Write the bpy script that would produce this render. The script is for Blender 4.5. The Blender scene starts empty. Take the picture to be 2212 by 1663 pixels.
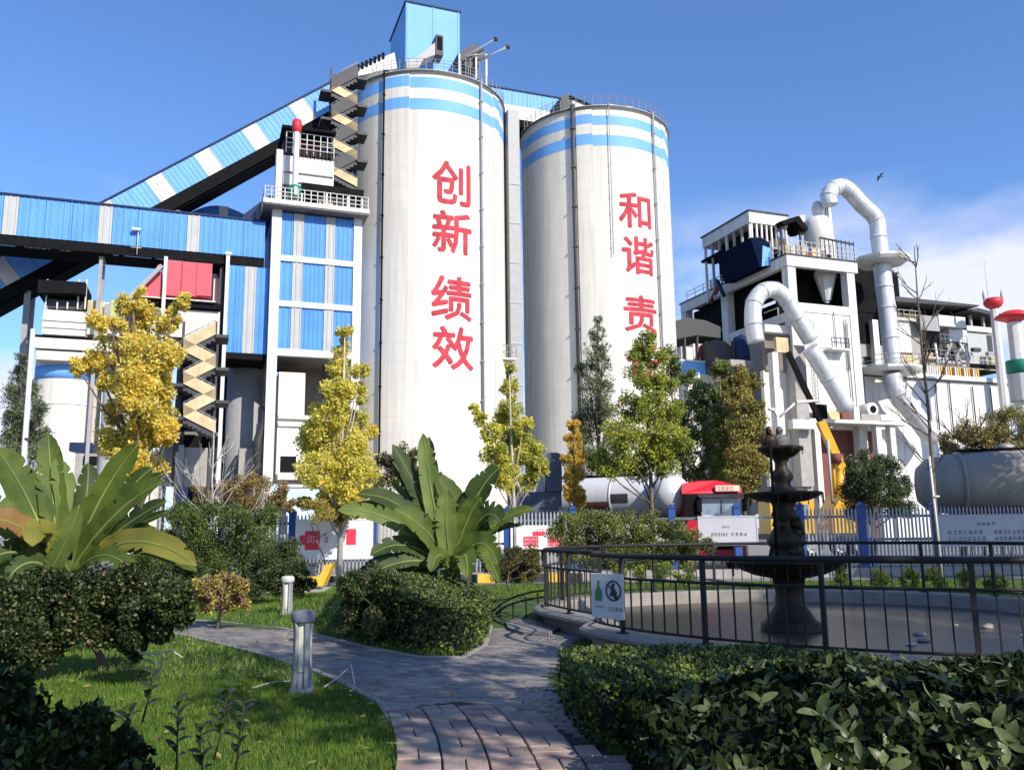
import bpy, bmesh, math, random
import numpy as np
from mathutils import Vector, Matrix
R = math.radians
sc = bpy.context.scene
COL = sc.collection

# ---------------------------------------------------------------- camera
PW, PH, FPX = 2212.0, 1663.0, 1850.0          # working picture frame the layout was measured in
EYE = Vector((0, 0, 1.55))
TH, RO = R(9.62), R(0.7)
_F = Vector((0, math.cos(TH), math.sin(TH))); _U0 = Vector((0, -math.sin(TH), math.cos(TH))); _R0 = Vector((1, 0, 0))
_R = _R0 * math.cos(RO) - _U0 * math.sin(RO); _U = _R0 * math.sin(RO) + _U0 * math.cos(RO)
cam = bpy.data.cameras.new('camera'); camo = bpy.data.objects.new('camera', cam); COL.objects.link(camo)
cam.sensor_fit = 'HORIZONTAL'; cam.sensor_width = 36; cam.lens = FPX / PW * 36
cam.clip_start = 0.1; cam.clip_end = 6000
camo.matrix_world = Matrix(((_R.x, _U.x, -_F.x, EYE.x), (_R.y, _U.y, -_F.y, EYE.y), (_R.z, _U.z, -_F.z, EYE.z), (0, 0, 0, 1)))
sc.camera = camo

# ---------------------------------------------------------------- sky, sun, exposure
SUN_AZ, SUN_EL = R(40), R(33)                  # azimuth measured from behind the camera towards the right
TO_SUN = Vector((math.sin(SUN_AZ) * math.cos(SUN_EL), -math.cos(SUN_AZ) * math.cos(SUN_EL), math.sin(SUN_EL)))
w = bpy.data.worlds.new('World'); sc.world = w; w.use_nodes = True
nt = w.node_tree; nt.nodes.clear()
def N(nt, t, **k):
    n = nt.nodes.new(t)
    for a, b in k.items(): setattr(n, a, b)
    return n
out = N(nt, 'ShaderNodeOutputWorld'); bg = N(nt, 'ShaderNodeBackground'); bg.inputs[1].default_value = 0.15
sky = N(nt, 'ShaderNodeTexSky', sky_type='NISHITA', sun_disc=False)
sky.sun_elevation = SUN_EL; sky.sun_rotation = math.pi - SUN_AZ; sky.altitude = 300; sky.air_density = 1.0; sky.dust_density = 0.5; sky.ozone_density = 5.0
tc = N(nt, 'ShaderNodeTexCoord'); mp = N(nt, 'ShaderNodeMapping'); mp.inputs['Scale'].default_value = (1.5, 1.5, 3.0); mp.inputs['Location'].default_value = (3.37, 0.6, 0.28)
nz = N(nt, 'ShaderNodeTexNoise'); nz.inputs['Scale'].default_value = 1.9; nz.inputs['Detail'].default_value = 7; nz.inputs['Roughness'].default_value = 0.55
cr = N(nt, 'ShaderNodeValToRGB'); cr.color_ramp.elements[0].position = 0.47; cr.color_ramp.elements[1].position = 0.62
sx = N(nt, 'ShaderNodeSeparateXYZ'); mr = N(nt, 'ShaderNodeMapRange'); mr.inputs[1].default_value = 0.37; mr.inputs[2].default_value = 0.27; mr.inputs[3].default_value = 0; mr.inputs[4].default_value = 1
mu = N(nt, 'ShaderNodeMath', operation='MULTIPLY'); mx = N(nt, 'ShaderNodeMix', data_type='RGBA')
L = nt.links.new
L(tc.outputs['Generated'], mp.inputs[0]); L(mp.outputs[0], nz.inputs['Vector']); L(nz.outputs[0], cr.inputs[0])
L(tc.outputs['Generated'], sx.inputs[0]); L(sx.outputs[2], mr.inputs[0]); L(cr.outputs[0], mu.inputs[0]); L(mr.outputs[0], mu.inputs[1])
hs = N(nt, 'ShaderNodeMix', data_type='RGBA', blend_type='MULTIPLY'); hs.inputs[0].default_value = 1.0; hs.inputs[7].default_value = (.90, 1.05, 1.25, 1)
L(sky.outputs[0], hs.inputs[6]); L(hs.outputs[2], mx.inputs[6]); L(mu.outputs[0], mx.inputs[0]); mx.inputs[7].default_value = (5.0, 5.2, 6.4, 1)
L(mx.outputs[2], bg.inputs[0]); L(bg.outputs[0], out.inputs[0])
sl = bpy.data.lights.new('sun', 'SUN'); sl.energy = 5.0; sl.angle = R(0.5); sl.color = (1.0, 0.92, 0.80)
so = bpy.data.objects.new('sun', sl); COL.objects.link(so); so.location = (30, -30, 40); so.rotation_euler = (-TO_SUN).to_track_quat('-Z', 'Y').to_euler()
vs = sc.view_settings; vs.view_transform = 'Standard'; vs.look = 'None'; vs.gamma = 1; vs.use_curve_mapping = False; vs.exposure = 0.25
sc.cycles.max_bounces = 6; sc.cycles.diffuse_bounces = 3; sc.cycles.transparent_max_bounces = 6

# ---------------------------------------------------------------- layout helpers: where the sight line of a picture point meets a plane of the place
def ray(px, py):
    return _F + _R * ((px - PW / 2) / FPX) + _U * ((PH / 2 - py) / FPX)
def at(px, py, Y):                               # point at distance Y ahead
    d = ray(px, py); return EYE + d * (Y / d.y)
def gr(px, py, z=0.0):                           # point on level z
    d = ray(px, py); return EYE + d * ((z - EYE.z) / d.z)
PA = R(20); PU_, PV_ = Vector((math.cos(PA), math.sin(PA), 0)), Vector((-math.sin(PA), math.cos(PA), 0))
def toW(u, v, z): return Vector((PU_.x * u + PV_.x * v, PU_.y * u + PV_.y * v, z))
def toP(p): return Vector((p.dot(PU_), p.dot(PV_), p.z))
def pv(px, py, v):                               # hit on a works-grid plane v = const -> (u, z)
    d = ray(px, py); p = EYE + d * (v / d.dot(PV_)); return p.dot(PU_), p.z
def pu(px, py, u):                               # hit on a works-grid plane u = const -> (v, z)
    d = ray(px, py); p = EYE + d * (u / d.dot(PU_)); return p.dot(PV_), p.z

# ---------------------------------------------------------------- materials
MATS = {}
def mat(name, rgb, rough=0.6, var=0.12, scale=3.0, bump=0.0, bscale=None, metal=0.0, streak=0.0, corr=0.0, spec=0.4, lift=0, coord='Object'):
    if name in MATS: return MATS[name]
    m = bpy.data.materials.new(name); m.use_nodes = True; t = m.node_tree; b = t.nodes['Principled BSDF']; l = t.links.new
    b.inputs['Roughness'].default_value = rough; b.inputs['Metallic'].default_value = metal; b.inputs['Specular IOR Level'].default_value = spec
    c = N(t, 'ShaderNodeTexCoord')
    n1 = N(t, 'ShaderNodeTexNoise'); n1.inputs['Scale'].default_value = scale; n1.inputs['Detail'].default_value = 6; n1.inputs['Roughness'].default_value = .6
    l(c.outputs[coord], n1.inputs['Vector'])
    r = N(t, 'ShaderNodeValToRGB'); e = r.color_ramp.elements
    lo = [max(0, x * (1 - var)) for x in rgb]; hi = [min(1, x * (1 + var)) for x in rgb]
    e[0].position = .3; e[1].position = .72; e[0].color = (*lo, 1); e[1].color = (*hi, 1)
    l(n1.outputs[0], r.inputs[0]); colout = r.outputs[0]
    if streak:
        mp = N(t, 'ShaderNodeMapping'); mp.inputs['Scale'].default_value = (2.2, 2.2, .09)
        n2 = N(t, 'ShaderNodeTexNoise'); n2.inputs['Scale'].default_value = 1.3; n2.inputs['Detail'].default_value = 8
        l(c.outputs[coord], mp.inputs[0]); l(mp.outputs[0], n2.inputs['Vector'])
        r2 = N(t, 'ShaderNodeValToRGB'); r2.color_ramp.elements[0].position = .42; r2.color_ramp.elements[1].position = .75
        r2.color_ramp.elements[0].color = (0, 0, 0, 1); r2.color_ramp.elements[1].color = (streak,) * 3 + (1,)
        l(n2.outputs[0], r2.inputs[0])
        x = N(t, 'ShaderNodeMix', data_type='RGBA'); x.inputs[7].default_value = (rgb[0] * .55, rgb[1] * .5, rgb[2] * .45, 1)
        l(r2.outputs[0], x.inputs[0]); l(colout, x.inputs[6]); colout = x.outputs[2]
    l(colout, b.inputs['Base Color'])
    if lift:
        sp = N(t, 'ShaderNodeSeparateXYZ'); l(c.outputs[coord], sp.inputs[0])
        m1 = N(t, 'ShaderNodeMath', operation='MULTIPLY'); m1.inputs[1].default_value = 1 / lift; l(sp.outputs[2], m1.inputs[0])
        m2 = N(t, 'ShaderNodeMath', operation='FRACT'); l(m1.outputs[0], m2.inputs[0])
        m3 = N(t, 'ShaderNodeMath', operation='LESS_THAN'); m3.inputs[1].default_value = .035; l(m2.outputs[0], m3.inputs[0])
        m4 = N(t, 'ShaderNodeMath', operation='MULTIPLY'); l(m3.outputs[0], m4.inputs[0]); l(n1.outputs[0], m4.inputs[1])
        x = N(t, 'ShaderNodeMix', data_type='RGBA'); x.inputs[7].default_value = (rgb[0] * .78, rgb[1] * .77, rgb[2] * .75, 1)
        l(m4.outputs[0], x.inputs[0]); l(b.inputs['Base Color'].links[0].from_socket, x.inputs[6]); l(x.outputs[2], b.inputs['Base Color'])
    h = None
    if bump:
        n3 = N(t, 'ShaderNodeTexNoise'); n3.inputs['Scale'].default_value = bscale or scale * 6; n3.inputs['Detail'].default_value = 5
        l(c.outputs[coord], n3.inputs['Vector']); bp = N(t, 'ShaderNodeBump'); bp.inputs['Strength'].default_value = bump; bp.inputs['Distance'].default_value = .02
        l(n3.outputs[0], bp.inputs['Height']); l(bp.outputs[0], b.inputs['Normal'])
    if corr:
        wv = N(t, 'ShaderNodeTexWave', wave_type='BANDS', bands_direction='X'); wv.inputs['Scale'].default_value = corr
        l(c.outputs[coord], wv.inputs['Vector']); bp = N(t, 'ShaderNodeBump'); bp.inputs['Strength'].default_value = .35; bp.inputs['Distance'].default_value = .04
        l(wv.outputs[0], bp.inputs['Height']); l(bp.outputs[0], b.inputs['Normal'])
    MATS[name] = m; return m
def leafmat(name, rgb, trans=.3, rough=.5, var=.35, scale=1.2, spec=.35):
    if name in MATS: return MATS[name]
    m = bpy.data.materials.new(name); m.use_nodes = True; t = m.node_tree; b = t.nodes['Principled BSDF']; l = t.links.new; o = t.nodes['Material Output']
    b.inputs['Roughness'].default_value = rough; b.inputs['Specular IOR Level'].default_value = spec
    c = N(t, 'ShaderNodeTexCoord'); n1 = N(t, 'ShaderNodeTexNoise'); n1.inputs['Scale'].default_value = scale; n1.inputs['Detail'].default_value = 4
    l(c.outputs['Object'], n1.inputs['Vector']); r = N(t, 'ShaderNodeValToRGB'); e = r.color_ramp.elements
    e[0].position = .32; e[1].position = .7
    e[0].color = (rgb[0] * (1 - var), rgb[1] * (1 - var * .8), rgb[2] * (1 - var), 1); e[1].color = (min(1, rgb[0] * (1 + var)), min(1, rgb[1] * (1 + var * .8)), rgb[2], 1)
    l(n1.outputs[0], r.inputs[0]); l(r.outputs[0], b.inputs['Base Color'])
    tr = N(t, 'ShaderNodeBsdfTranslucent'); l(r.outputs[0], tr.inputs[0]); mxs = N(t, 'ShaderNodeMixShader'); mxs.inputs[0].default_value = trans
    l(b.outputs[0], mxs.inputs[1]); l(tr.outputs[0], mxs.inputs[2]); l(mxs.outputs[0], o.inputs[0])
    MATS[name] = m; return m

# ---------------------------------------------------------------- mesh helpers
class MB:
    def __init__(s, f=None): s.v = []; s.f = []; s.mi = []; s.sm = []; s.t = f; s.m = 0
    def P(s, *a):
        return s.t(*a) if s.t else Vector(a)
    def add(s, vs, fs, smooth=False, raw=False):
        o = len(s.v); s.v += [Vector(x) if raw else s.P(*x) for x in vs]
        for f in fs: s.f.append([i + o for i in f]); s.mi.append(s.m); s.sm.append(smooth)
        return s
    def box(s, a, b):
        (x0, y0, z0), (x1, y1, z1) = [min(p, q) for p, q in zip(a, b)], [max(p, q) for p, q in zip(a, b)]
        return s.add([(x0, y0, z0), (x1, y0, z0), (x1, y1, z0), (x0, y1, z0), (x0, y0, z1), (x1, y0, z1), (x1, y1, z1), (x0, y1, z1)],
                     [(3, 2, 1, 0), (4, 5, 6, 7), (0, 1, 5, 4), (1, 2, 6, 5), (2, 3, 7, 6), (3, 0, 4, 7)])
    def prism(s, pts, off):                      # a planar polygon pushed along off (both in own coords)
        n = len(pts); q = [tuple(a + b for a, b in zip(p, off)) for p in pts]
        return s.add(list(pts) + q, [tuple(range(n))[::-1], tuple(range(n, 2 * n))] + [(i, (i + 1) % n, n + (i + 1) % n, n + i) for i in range(n)])
    def corr(s, u0, u1, v, z0, z1, pitch=.42, d=.05):   # ribbed sheet between two columns, ribs standing towards -v
        n = max(1, round((u1 - u0) / pitch)); p = (u1 - u0) / n; us = []
        for k in range(n):
            a = u0 + k * p; us += [(a, v), (a + p * .62, v), (a + p * .7, v - d), (a + p * .92, v - d)]
        us.append((u1, v)); m = len(us)
        return s.add([(a, b, z0) for a, b in us] + [(a, b, z1) for a, b in us], [(i, i + 1, m + i + 1, m + i) for i in range(m - 1)])
    def tube(s, path, rad, n=8, cap=True, smooth=True):
        path = [s.P(*p) for p in path]; rad = rad if isinstance(rad, (list, tuple)) else [rad] * len(path)
        vs = []; up = None
        for i, p in enumerate(path):
            d = (path[min(i + 1, len(path) - 1)] - path[max(i - 1, 0)])
            d = d.normalized() if d.length > 1e-9 else Vector((0, 0, 1))
            if up is None: up = Vector((0, 0, 1)) if abs(d.z) < .9 else Vector((1, 0, 0))
            a = d.cross(up); a = a.normalized() if a.length > 1e-6 else Vector((1, 0, 0)); b = a.cross(d).normalized(); up = b
            vs += [p + (a * math.cos(2 * math.pi * k / n) + b * math.sin(2 * math.pi * k / n)) * rad[i] for k in range(n)]
        fs = [(i * n + k, i * n + (k + 1) % n, (i + 1) * n + (k + 1) % n, (i + 1) * n + k) for i in range(len(path) - 1) for k in range(n)]
        o = len(s.v); s.add(vs, fs, smooth, True)
        if cap: 
            s.f += [[o + k for k in range(n)][::-1], [o + (len(path) - 1) * n + k for k in range(n)]]; s.mi += [s.m] * 2; s.sm += [False] * 2
        return s
    def bar(s, a, b, r, n=4): return s.tube([a, b], r, n, True, n > 4)
    def beam(s, a, b, w, h):                     # square beam between two points
        a, b = s.P(*a), s.P(*b); d = (b - a).normalized(); up = Vector((0, 0, 1)) if abs(d.z) < .95 else Vector((0, 1, 0))
        x = d.cross(up).normalized() * w / 2; y = x.cross(d).normalized() * h / 2
        vs = [a - x - y, a + x - y, a + x + y, a - x + y, b - x - y, b + x - y, b + x + y, b - x + y]
        return s.add(vs, [(0, 1, 2, 3)[::-1], (4, 5, 6, 7), (0, 1, 5, 4), (1, 2, 6, 5), (2, 3, 7, 6), (3, 0, 4, 7)], False, True)
    def lathe(s, c, prof, n=24, smooth=True, a0=0, a1=2 * math.pi):
        full = abs(a1 - a0 - 2 * math.pi) < 1e-6; k = n if full else n + 1; vs = []
        for r, z in prof:
            for i in range(k):
                a = a0 + (a1 - a0) * i / n; vs.append((c[0] + r * math.cos(a), c[1] + r * math.sin(a), c[2] + z))
        fs = []
        for j in range(len(prof) - 1):
            for i in range(n):
                i2 = (i + 1) % k; fs.append((j * k + i, j * k + i2, (j + 1) * k + i2, (j + 1) * k + i))
        return s.add(vs, fs, smooth)
    def blob(s, c, r, n=10, m=7, rnd=None, j=.12, sc=(1, 1, 1)):
        vs = []
        for i in range(m + 1):
            t = math.pi * i / m
            for k in range(n):
                a = 2 * math.pi * k / n; q = r * (1 + (rnd.uniform(-j, j) if rnd else 0))
                vs.append((c[0] + q * sc[0] * math.sin(t) * math.cos(a), c[1] + q * sc[1] * math.sin(t) * math.sin(a), c[2] + q * sc[2] * math.cos(t)))
        return s.add(vs, [(i * n + k, (i + 1) * n + k, (i + 1) * n + (k + 1) % n, i * n + (k + 1) % n) for i in range(m) for k in range(n)], True)
    def mesh(s, name, mats, inv=None):
        me = bpy.data.meshes.new(name); vs = [inv @ v for v in s.v] if inv else s.v
        me.from_pydata([tuple(v) for v in vs], [], s.f)
        for m in (mats if isinstance(mats, (list, tuple)) else [mats]): me.materials.append(m)
        me.polygons.foreach_set('material_index', s.mi); me.polygons.foreach_set('use_smooth', s.sm); me.update(); return me
WM = {}
def tag(o, label=None, cat=None, group=None, kind=None):
    for k, v in (('label', label), ('category', cat), ('group', group), ('kind', kind)):
        if v: o[k] = v
    return o
def put(name, data, parent=None, M=None, label=None, cat=None, group=None, kind=None):
    o = bpy.data.objects.new(name, data); COL.objects.link(o)
    if parent is not None:
        Mp = WM[parent.name]; M = Mp if M is None else M; o.parent = parent; o.matrix_local = Mp.inverted() @ M
    else:
        M = Matrix() if M is None else M; o.matrix_world = M
    WM[o.name] = M.copy(); return tag(o, label, cat, group, kind)
def thing(name, label, cat, loc=(0, 0, 0), rz=0.0, group=None):
    return put(name, None, None, Matrix.Translation(Vector(loc)) @ Matrix.Rotation(rz, 4, 'Z'), label, cat, group)
def obj(name, mb, m, parent=None, label=None, cat=None, group=None, kind=None, base=None):
    """mb holds world coordinates"""
    M = WM[parent.name] if parent is not None else Matrix.Translation(Vector(base) if base is not None else Vector((0, 0, 0)))
    return put(name, mb.mesh(name, m, M.inverted()), parent, M, label, cat, group, kind)
def inst(name, me, parent, loc, rz=0.0, scale=None, label=None, rot=None):
    M = Matrix.Translation(Vector(loc)) @ (rot.to_4x4() if rot is not None else Matrix.Rotation(rz, 4, 'Z'))
    if scale is not None: M = M @ Matrix.Diagonal((*scale, 1))
    return put(name, me, parent, M, label)
def copy_tree(root, loc, rz=0.0, label=None, scale=1.0):
    """a copy of a thing with copies of its parts and sub-parts"""
    def cp(o, par, M):
        c = o.copy(); COL.objects.link(c)
        if par is not None: c.parent = par; c.matrix_local = o.matrix_local.copy(); WM[c.name] = WM[par.name] @ o.matrix_local
        else: c.matrix_world = M; WM[c.name] = M.copy()
        for ch in list(o.children): cp(ch, c, None)
        return c
    r = cp(root, None, Matrix.Translation(Vector(loc)) @ Matrix.Rotation(rz, 4, 'Z') @ Matrix.Scale(scale, 4))
    if label: r['label'] = label
    return r
def npmesh(name, V, counts_quads, mi, mats, smooth=False):
    """V: (N*k,3) array, faces are consecutive k-gons"""
    k = counts_quads; n = len(V) // k; me = bpy.data.meshes.new(name)
    me.vertices.add(len(V)); me.vertices.foreach_set('co', V.astype(np.float32).ravel())
    me.loops.add(n * k); me.loops.foreach_set('vertex_index', np.arange(n * k, dtype=np.int32))
    me.polygons.add(n); me.polygons.foreach_set('loop_start', np.arange(0, n * k, k, dtype=np.int32)); me.polygons.foreach_set('loop_total', np.full(n, k, dtype=np.int32))
    for m in mats: me.materials.append(m)
    me.polygons.foreach_set('material_index', np.asarray(mi, dtype=np.int32))
    if smooth: me.polygons.foreach_set('use_smooth', np.ones(n, dtype=bool))
    me.update(calc_edges=True); return me
def leaves(pts, size, rng, up=.5, aspect=.55, out=None, droop=0.0):
    """diamond leaves: pts (N,3); returns (N*4,3)"""
    n = len(pts); d = rng.normal(size=(n, 3)); d[:, 2] += up - droop
    if out is not None: d += out * .8
    d /= np.linalg.norm(d, axis=1)[:, None] + 1e-9
    q = rng.normal(size=(n, 3)); nrm = q + np.array([TO_SUN.x, TO_SUN.y, TO_SUN.z + .3]) * 1.1
    s = np.cross(d, nrm); s /= np.linalg.norm(s, axis=1)[:, None] + 1e-9
    sz = (size * rng.uniform(.6, 1.35, n))[:, None]
    V = np.empty((n, 4, 3)); V[:, 0] = pts - d * sz * .5; V[:, 1] = pts + s * sz * aspect * .5; V[:, 2] = pts + d * sz * .5; V[:, 3] = pts - s * sz * aspect * .5
    return V.reshape(-1, 3)
def glyph(mb, x, z, s, rnd, P):
    """illegible brush-like sign of short strokes, on the surface map P(x,z)->points"""
    def st(a, b, c, d):
        mb.add([P(a, b), P(c, b), P(c, d), P(a, d)], [(0, 1, 2, 3)], False, True)
    for k in range(3):
        if rnd.random() < .8: q = z + s * (.1 + .36 * k); st(x + s * rnd.uniform(0, .2), q, x + s * rnd.uniform(.75, .95), q + s * .1)
    for k in range(2):
        if rnd.random() < .9: q = x + s * (.15 + .5 * k + rnd.uniform(-.08, .15)); st(q, z + s * rnd.uniform(0, .2), q + s * .11, z + s * rnd.uniform(.75, .98))
# ---------------------------------------------------------------- shared surface colours
CREAM = mat('painted_concrete_cream', (.67, .635, .565), .75, .06, .35, .15, 3, streak=.32, lift=1.6)
WHITE = mat('painted_white', (.66, .65, .62), .6, .09, 1.2, .1, 5, streak=.5)
WHITE2 = mat('weathered_white', (.66, .63, .58), .7, .12, 1.5, .15, 5, streak=.45)
GREYW = mat('light_grey_cladding', (.43, .44, .43), .5, .07, .8, corr=4.0)
BLUEP = mat('blue_cladding', (.08, .28, .71), .45, .14, .5, corr=4.0, streak=.12)
BLUEB = mat('blue_paint_band', (.15, .38, .76), .6, .07, .6, streak=.1)
BLUED = mat('dark_and_shaded_blue_steel', (.007, .02, .075), .6, .1, 1, spec=.25)
BLACK = mat('black_steel_and_shade', (.010, .010, .011), .8, .2, 3, spec=.06)  # black steel; also shade inside openings, put into the colour
ROOF_AND_SHADE = mat('roof_and_shade_dark', (.013, .013, .013), .9, .3, 1, spec=.03)  # shade of open interiors put into the colour; also one dark roof
DARK = mat('dark_grey_steel', (.045, .045, .05), .6, .2, 2)
GREY = mat('grey_steel', (.30, .30, .31), .5, .1, 2)
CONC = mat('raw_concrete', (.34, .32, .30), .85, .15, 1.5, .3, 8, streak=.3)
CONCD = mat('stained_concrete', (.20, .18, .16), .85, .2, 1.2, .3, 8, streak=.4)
RED = mat('red_paint', (.62, .03, .04), .45, .08, 2)
REDC = mat('red_cladding', (.68, .085, .11), .5, .08, .8, corr=4)
REDL = mat('red_lettering', (.49, .036, .056), .75, .35, 1.1, streak=.5)
GREEN = mat('green_paint', (.01, .18, .12), .5, .1, 2)
SILVER = mat('aluminium_jacket', (.60, .61, .63), .5, .16, .8, .2, 1.4, metal=.3, streak=.45)
OCHRE = mat('ochre_stained_concrete', (.58, .46, .27), .8, .25, .8, .2, 4, streak=.35)
YEL = mat('crane_yellow', (.72, .40, .02), .4, .12, 2)
RUST = mat('red_brown_steel', (.17, .055, .04), .7, .25, 2)
LEADBARK = mat('bark', (.16, .12, .085), .9, .3, 6, .6, 30)
PALEBARK = mat('pale_bark', (.45, .42, .38), .85, .25, 6, .5, 30)
DARKBARK = mat('dark_bark', (.05, .04, .032), .9, .3, 6, .5, 30)
BRONZE = mat('dark_bronze', (.030, .020, .013), .48, .5, 7, .4, 20, spec=.25)
RAILM = mat('railing_steel', (.022, .021, .022), .55, .3, 5, spec=.25)
COPING = mat('pool_coping', (.27, .245, .22), .6, .22, 3, .2, 14, streak=.2)
TILE = mat('pool_floor_stone', (.055, .043, .033), .3, .5, 1.3, .25, 9)
SOIL = mat('soil', (.11, .075, .05), .95, .35, 2.5, .8, 12)
ASPH = mat('asphalt', (.055, .055, .058), .9, .25, 1, .5, 30)
YARD = mat('yard_concrete', (.22, .21, .19), .9, .2, .15, .3, 3)
PATHM = mat('path_concrete', (.225, .206, .197), .65, .45, 1.3, .25, 18)
PAVER = mat('paver_pink', (.36, .26, .22), .8, .3, 2.5, .5, 40)
PAVER2 = mat('paver_grey', (.30, .25, .215), .8, .3, 2.5, .5, 40)
JOINT = mat('joint_earth', (.05, .042, .036), .95, .3, 5)
GRASSB = mat('lawn_turf', (.055, .095, .022), .95, .35, 1.2, .6, 25)
# ================================================================ GROUND
def sheet(name, pts, z, m, kind='structure', label=None):
    mb = MB(); mb.add([(p[0], p[1], z) for p in pts], [tuple(range(len(pts)))]); return obj(name, mb, m, kind=kind, label=label)
sheet('ground', [(-2500, -400), (2500, -400), (2500, 4000), (-2500, 4000)], -0.06, YARD)
def gpoly(name, pix, z, m): return sheet(name, [gr(x, y) for x, y in pix], z, m)

# ================================================================ SILOS
def text_mesh(ch):
    cu = bpy.data.curves.new('character', 'FONT'); cu.body = ch; cu.size = 1; cu.offset = 0; cu.align_x = 'CENTER'; cu.resolution_u = 2
    o = bpy.data.objects.new('character', cu); COL.objects.link(o); dg = bpy.context.evaluated_depsgraph_get()
    me = bpy.data.meshes.new_from_object(o.evaluated_get(dg)); bpy.data.objects.remove(o); bpy.data.curves.remove(cu)
    bm = bmesh.new(); bm.from_mesh(me); bpy.data.meshes.remove(me); bmesh.ops.triangulate(bm, faces=bm.faces[:])
    xs = [v.co.x for v in bm.verts]; ys = [v.co.y for v in bm.verts]; x0, x1, y0, y1 = min(xs), max(xs), min(ys), max(ys)
    for v in bm.verts: v.co = Vector(((v.co.x - x0) / (x1 - x0) - .5, (v.co.y - y0) / (y1 - y0) - .5, 0))
    for k in range(1, 16): bmesh.ops.bisect_plane(bm, geom=bm.verts[:] + bm.edges[:] + bm.faces[:], plane_co=(k / 16 - .5, 0, 0), plane_no=(1, 0, 0))
    return bm
SR = 7.75
def cyl_hit(px, py, c, r):
    d = ray(px, py); ox, oy = EYE.x - c[0], EYE.y - c[1]; a = d.x ** 2 + d.y ** 2; b = 2 * (ox * d.x + oy * d.y); cc = ox * ox + oy * oy - r * r
    D = b * b - 4 * a * cc; t = (-b - math.sqrt(max(D, 0))) / (2 * a); p = EYE + d * t
    return math.atan2(p.y - c[1], p.x - c[0]), p.z
def silo(c, H, label, group, chars, bands, seams, pipes):
    t = thing('cement_silo', label, 'silo', (c[0], c[1], 0), 0, group)
    mb = MB(); mb.lathe((c[0], c[1], 0), [(SR, -.1), (SR, H - .6), (SR, H)], 96); obj('wall', mb, CREAM, t)
    mb = MB(); mb.lathe((c[0], c[1], 0), [(SR + .003, H + .002), (SR + .16, H + .01), (SR + .16, H + .32), (0, H + .34)], 96, False); obj('roof_slab', mb, WHITE2, t)
    mb = MB(); mb.lathe((c[0], c[1], 0), [(SR + .17, H + .02), (SR + .19, H + .02), (SR + .19, H + .26), (SR + .17, H + .26)], 96, False); obj('roof_edge_strip', mb, DARK, t)
    for px, ya, yb in bands:
        _, z1 = cyl_hit(px, ya, c, SR); _, z0 = cyl_hit(px, yb, c, SR)
        mb = MB(); mb.lathe((c[0], c[1], 0), [(SR + .012, z0), (SR + .012, z1)], 96); obj('blue_band', mb, BLUEB, t)
    zb_list = [(cyl_hit(px, ya, c, SR)[1], cyl_hit(px, yb, c, SR)[1]) for px, ya, yb in bands]
    for px, py, w in seams:                       # shallow buttress strips up the wall
        a, _ = cyl_hit(px, py, c, SR); da = w / SR / 2
        mb = MB(); mb.lathe((c[0], c[1], 0), [(SR + .02, 0.1), (SR + .09, 0.1), (SR + .09, H - .05), (SR + .02, H - .05)], 3, False, a - da, a + da); 
        for q in (a - da, a + da):
            x, y = math.cos(q), math.sin(q)
            mb.add([(c[0] + x * (SR + .0), c[1] + y * (SR + .0), .1), (c[0] + x * (SR + .09), c[1] + y * (SR + .09), .1), (c[0] + x * (SR + .09), c[1] + y * (SR + .09), H - .05), (c[0] + x * SR, c[1] + y * SR, H - .05)], [(0, 1, 2, 3)])
        bt = obj('buttress', mb, CREAM, t)
        for z1, z0 in zb_list:
            mb = MB(); mb.lathe((c[0], c[1], 0), [(SR + .1, z0 + .15), (SR + .1, z1 + .15)], 3, False, a - da, a + da); obj('blue_band', mb, BLUEB, bt)
    for px, py, z0, rr, m in pipes:
        a, _ = cyl_hit(px, py, c, SR + .2); x, y = c[0] + math.cos(a) * (SR + .25), c[1] + math.sin(a) * (SR + .25)
        mb = MB(); mb.tube([(x, y, z0), (x, y, H + .5), (x - math.cos(a) * .6, y - math.sin(a) * .6, H + .75)], rr, 8)
        dn = obj('downpipe', mb, m, t); bk = MB()
        for k in range(9):
            z = z0 + (H - z0) * (k + .5) / 9; bk.box((x - rr * 1.35, y - rr * 1.35, z), (x + rr * 1.35, y + rr * 1.35, z + .12))
        obj('bracket', bk, m, dn)
    for ch, px, py, wpx, hpx in chars:
        bm = text_mesh(ch); a0, z = cyl_hit(px, py, c, SR); a1, _ = cyl_hit(px - wpx / 2, py, c, SR); a2, _ = cyl_hit(px + wpx / 2, py, c, SR)
        _, zt = cyl_hit(px, py - hpx / 2, c, SR); _, zb = cyl_hit(px, py + hpx / 2, c, SR); am = (a1 + a2) / 2
        mb = MB()
        for e, (ox, oy) in enumerate(((0, 0), (.022, .008), (-.022, -.008), (.0, .022), (0, -.022), (.014, -.014), (-.014, .014))): mb.add([(c[0] + (SR + .014 + .004 * e) * math.cos(am + (v.co.x + ox) * (a2 - a1)), c[1] + (SR + .014 + .004 * e) * math.sin(am + (v.co.x + ox) * (a2 - a1)), zb + (v.co.y + oy + .5) * (zt - zb)) for v in bm.verts], [tuple(v.index for v in f.verts) for f in bm.faces])
        bm.free(); obj('painted_character', mb, REDL, t)
    # guard rail round the roof
    mb = MB(); n = 60; ring = [(c[0] + (SR + .05) * math.cos(2 * math.pi * k / n), c[1] + (SR + .05) * math.sin(2 * math.pi * k / n)) for k in range(n)]
    for k in range(n):
        p, q = ring[k], ring[(k + 1) % n]
        mb.bar((*p, H + .34), (*p, H + 1.45), .03)
        for hz in (.75, 1.1, 1.43): mb.bar((*p, H + hz), (*q, H + hz), .025)
    obj('roof_railing', mb, GREY, t, kind='stuff'); return t
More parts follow.
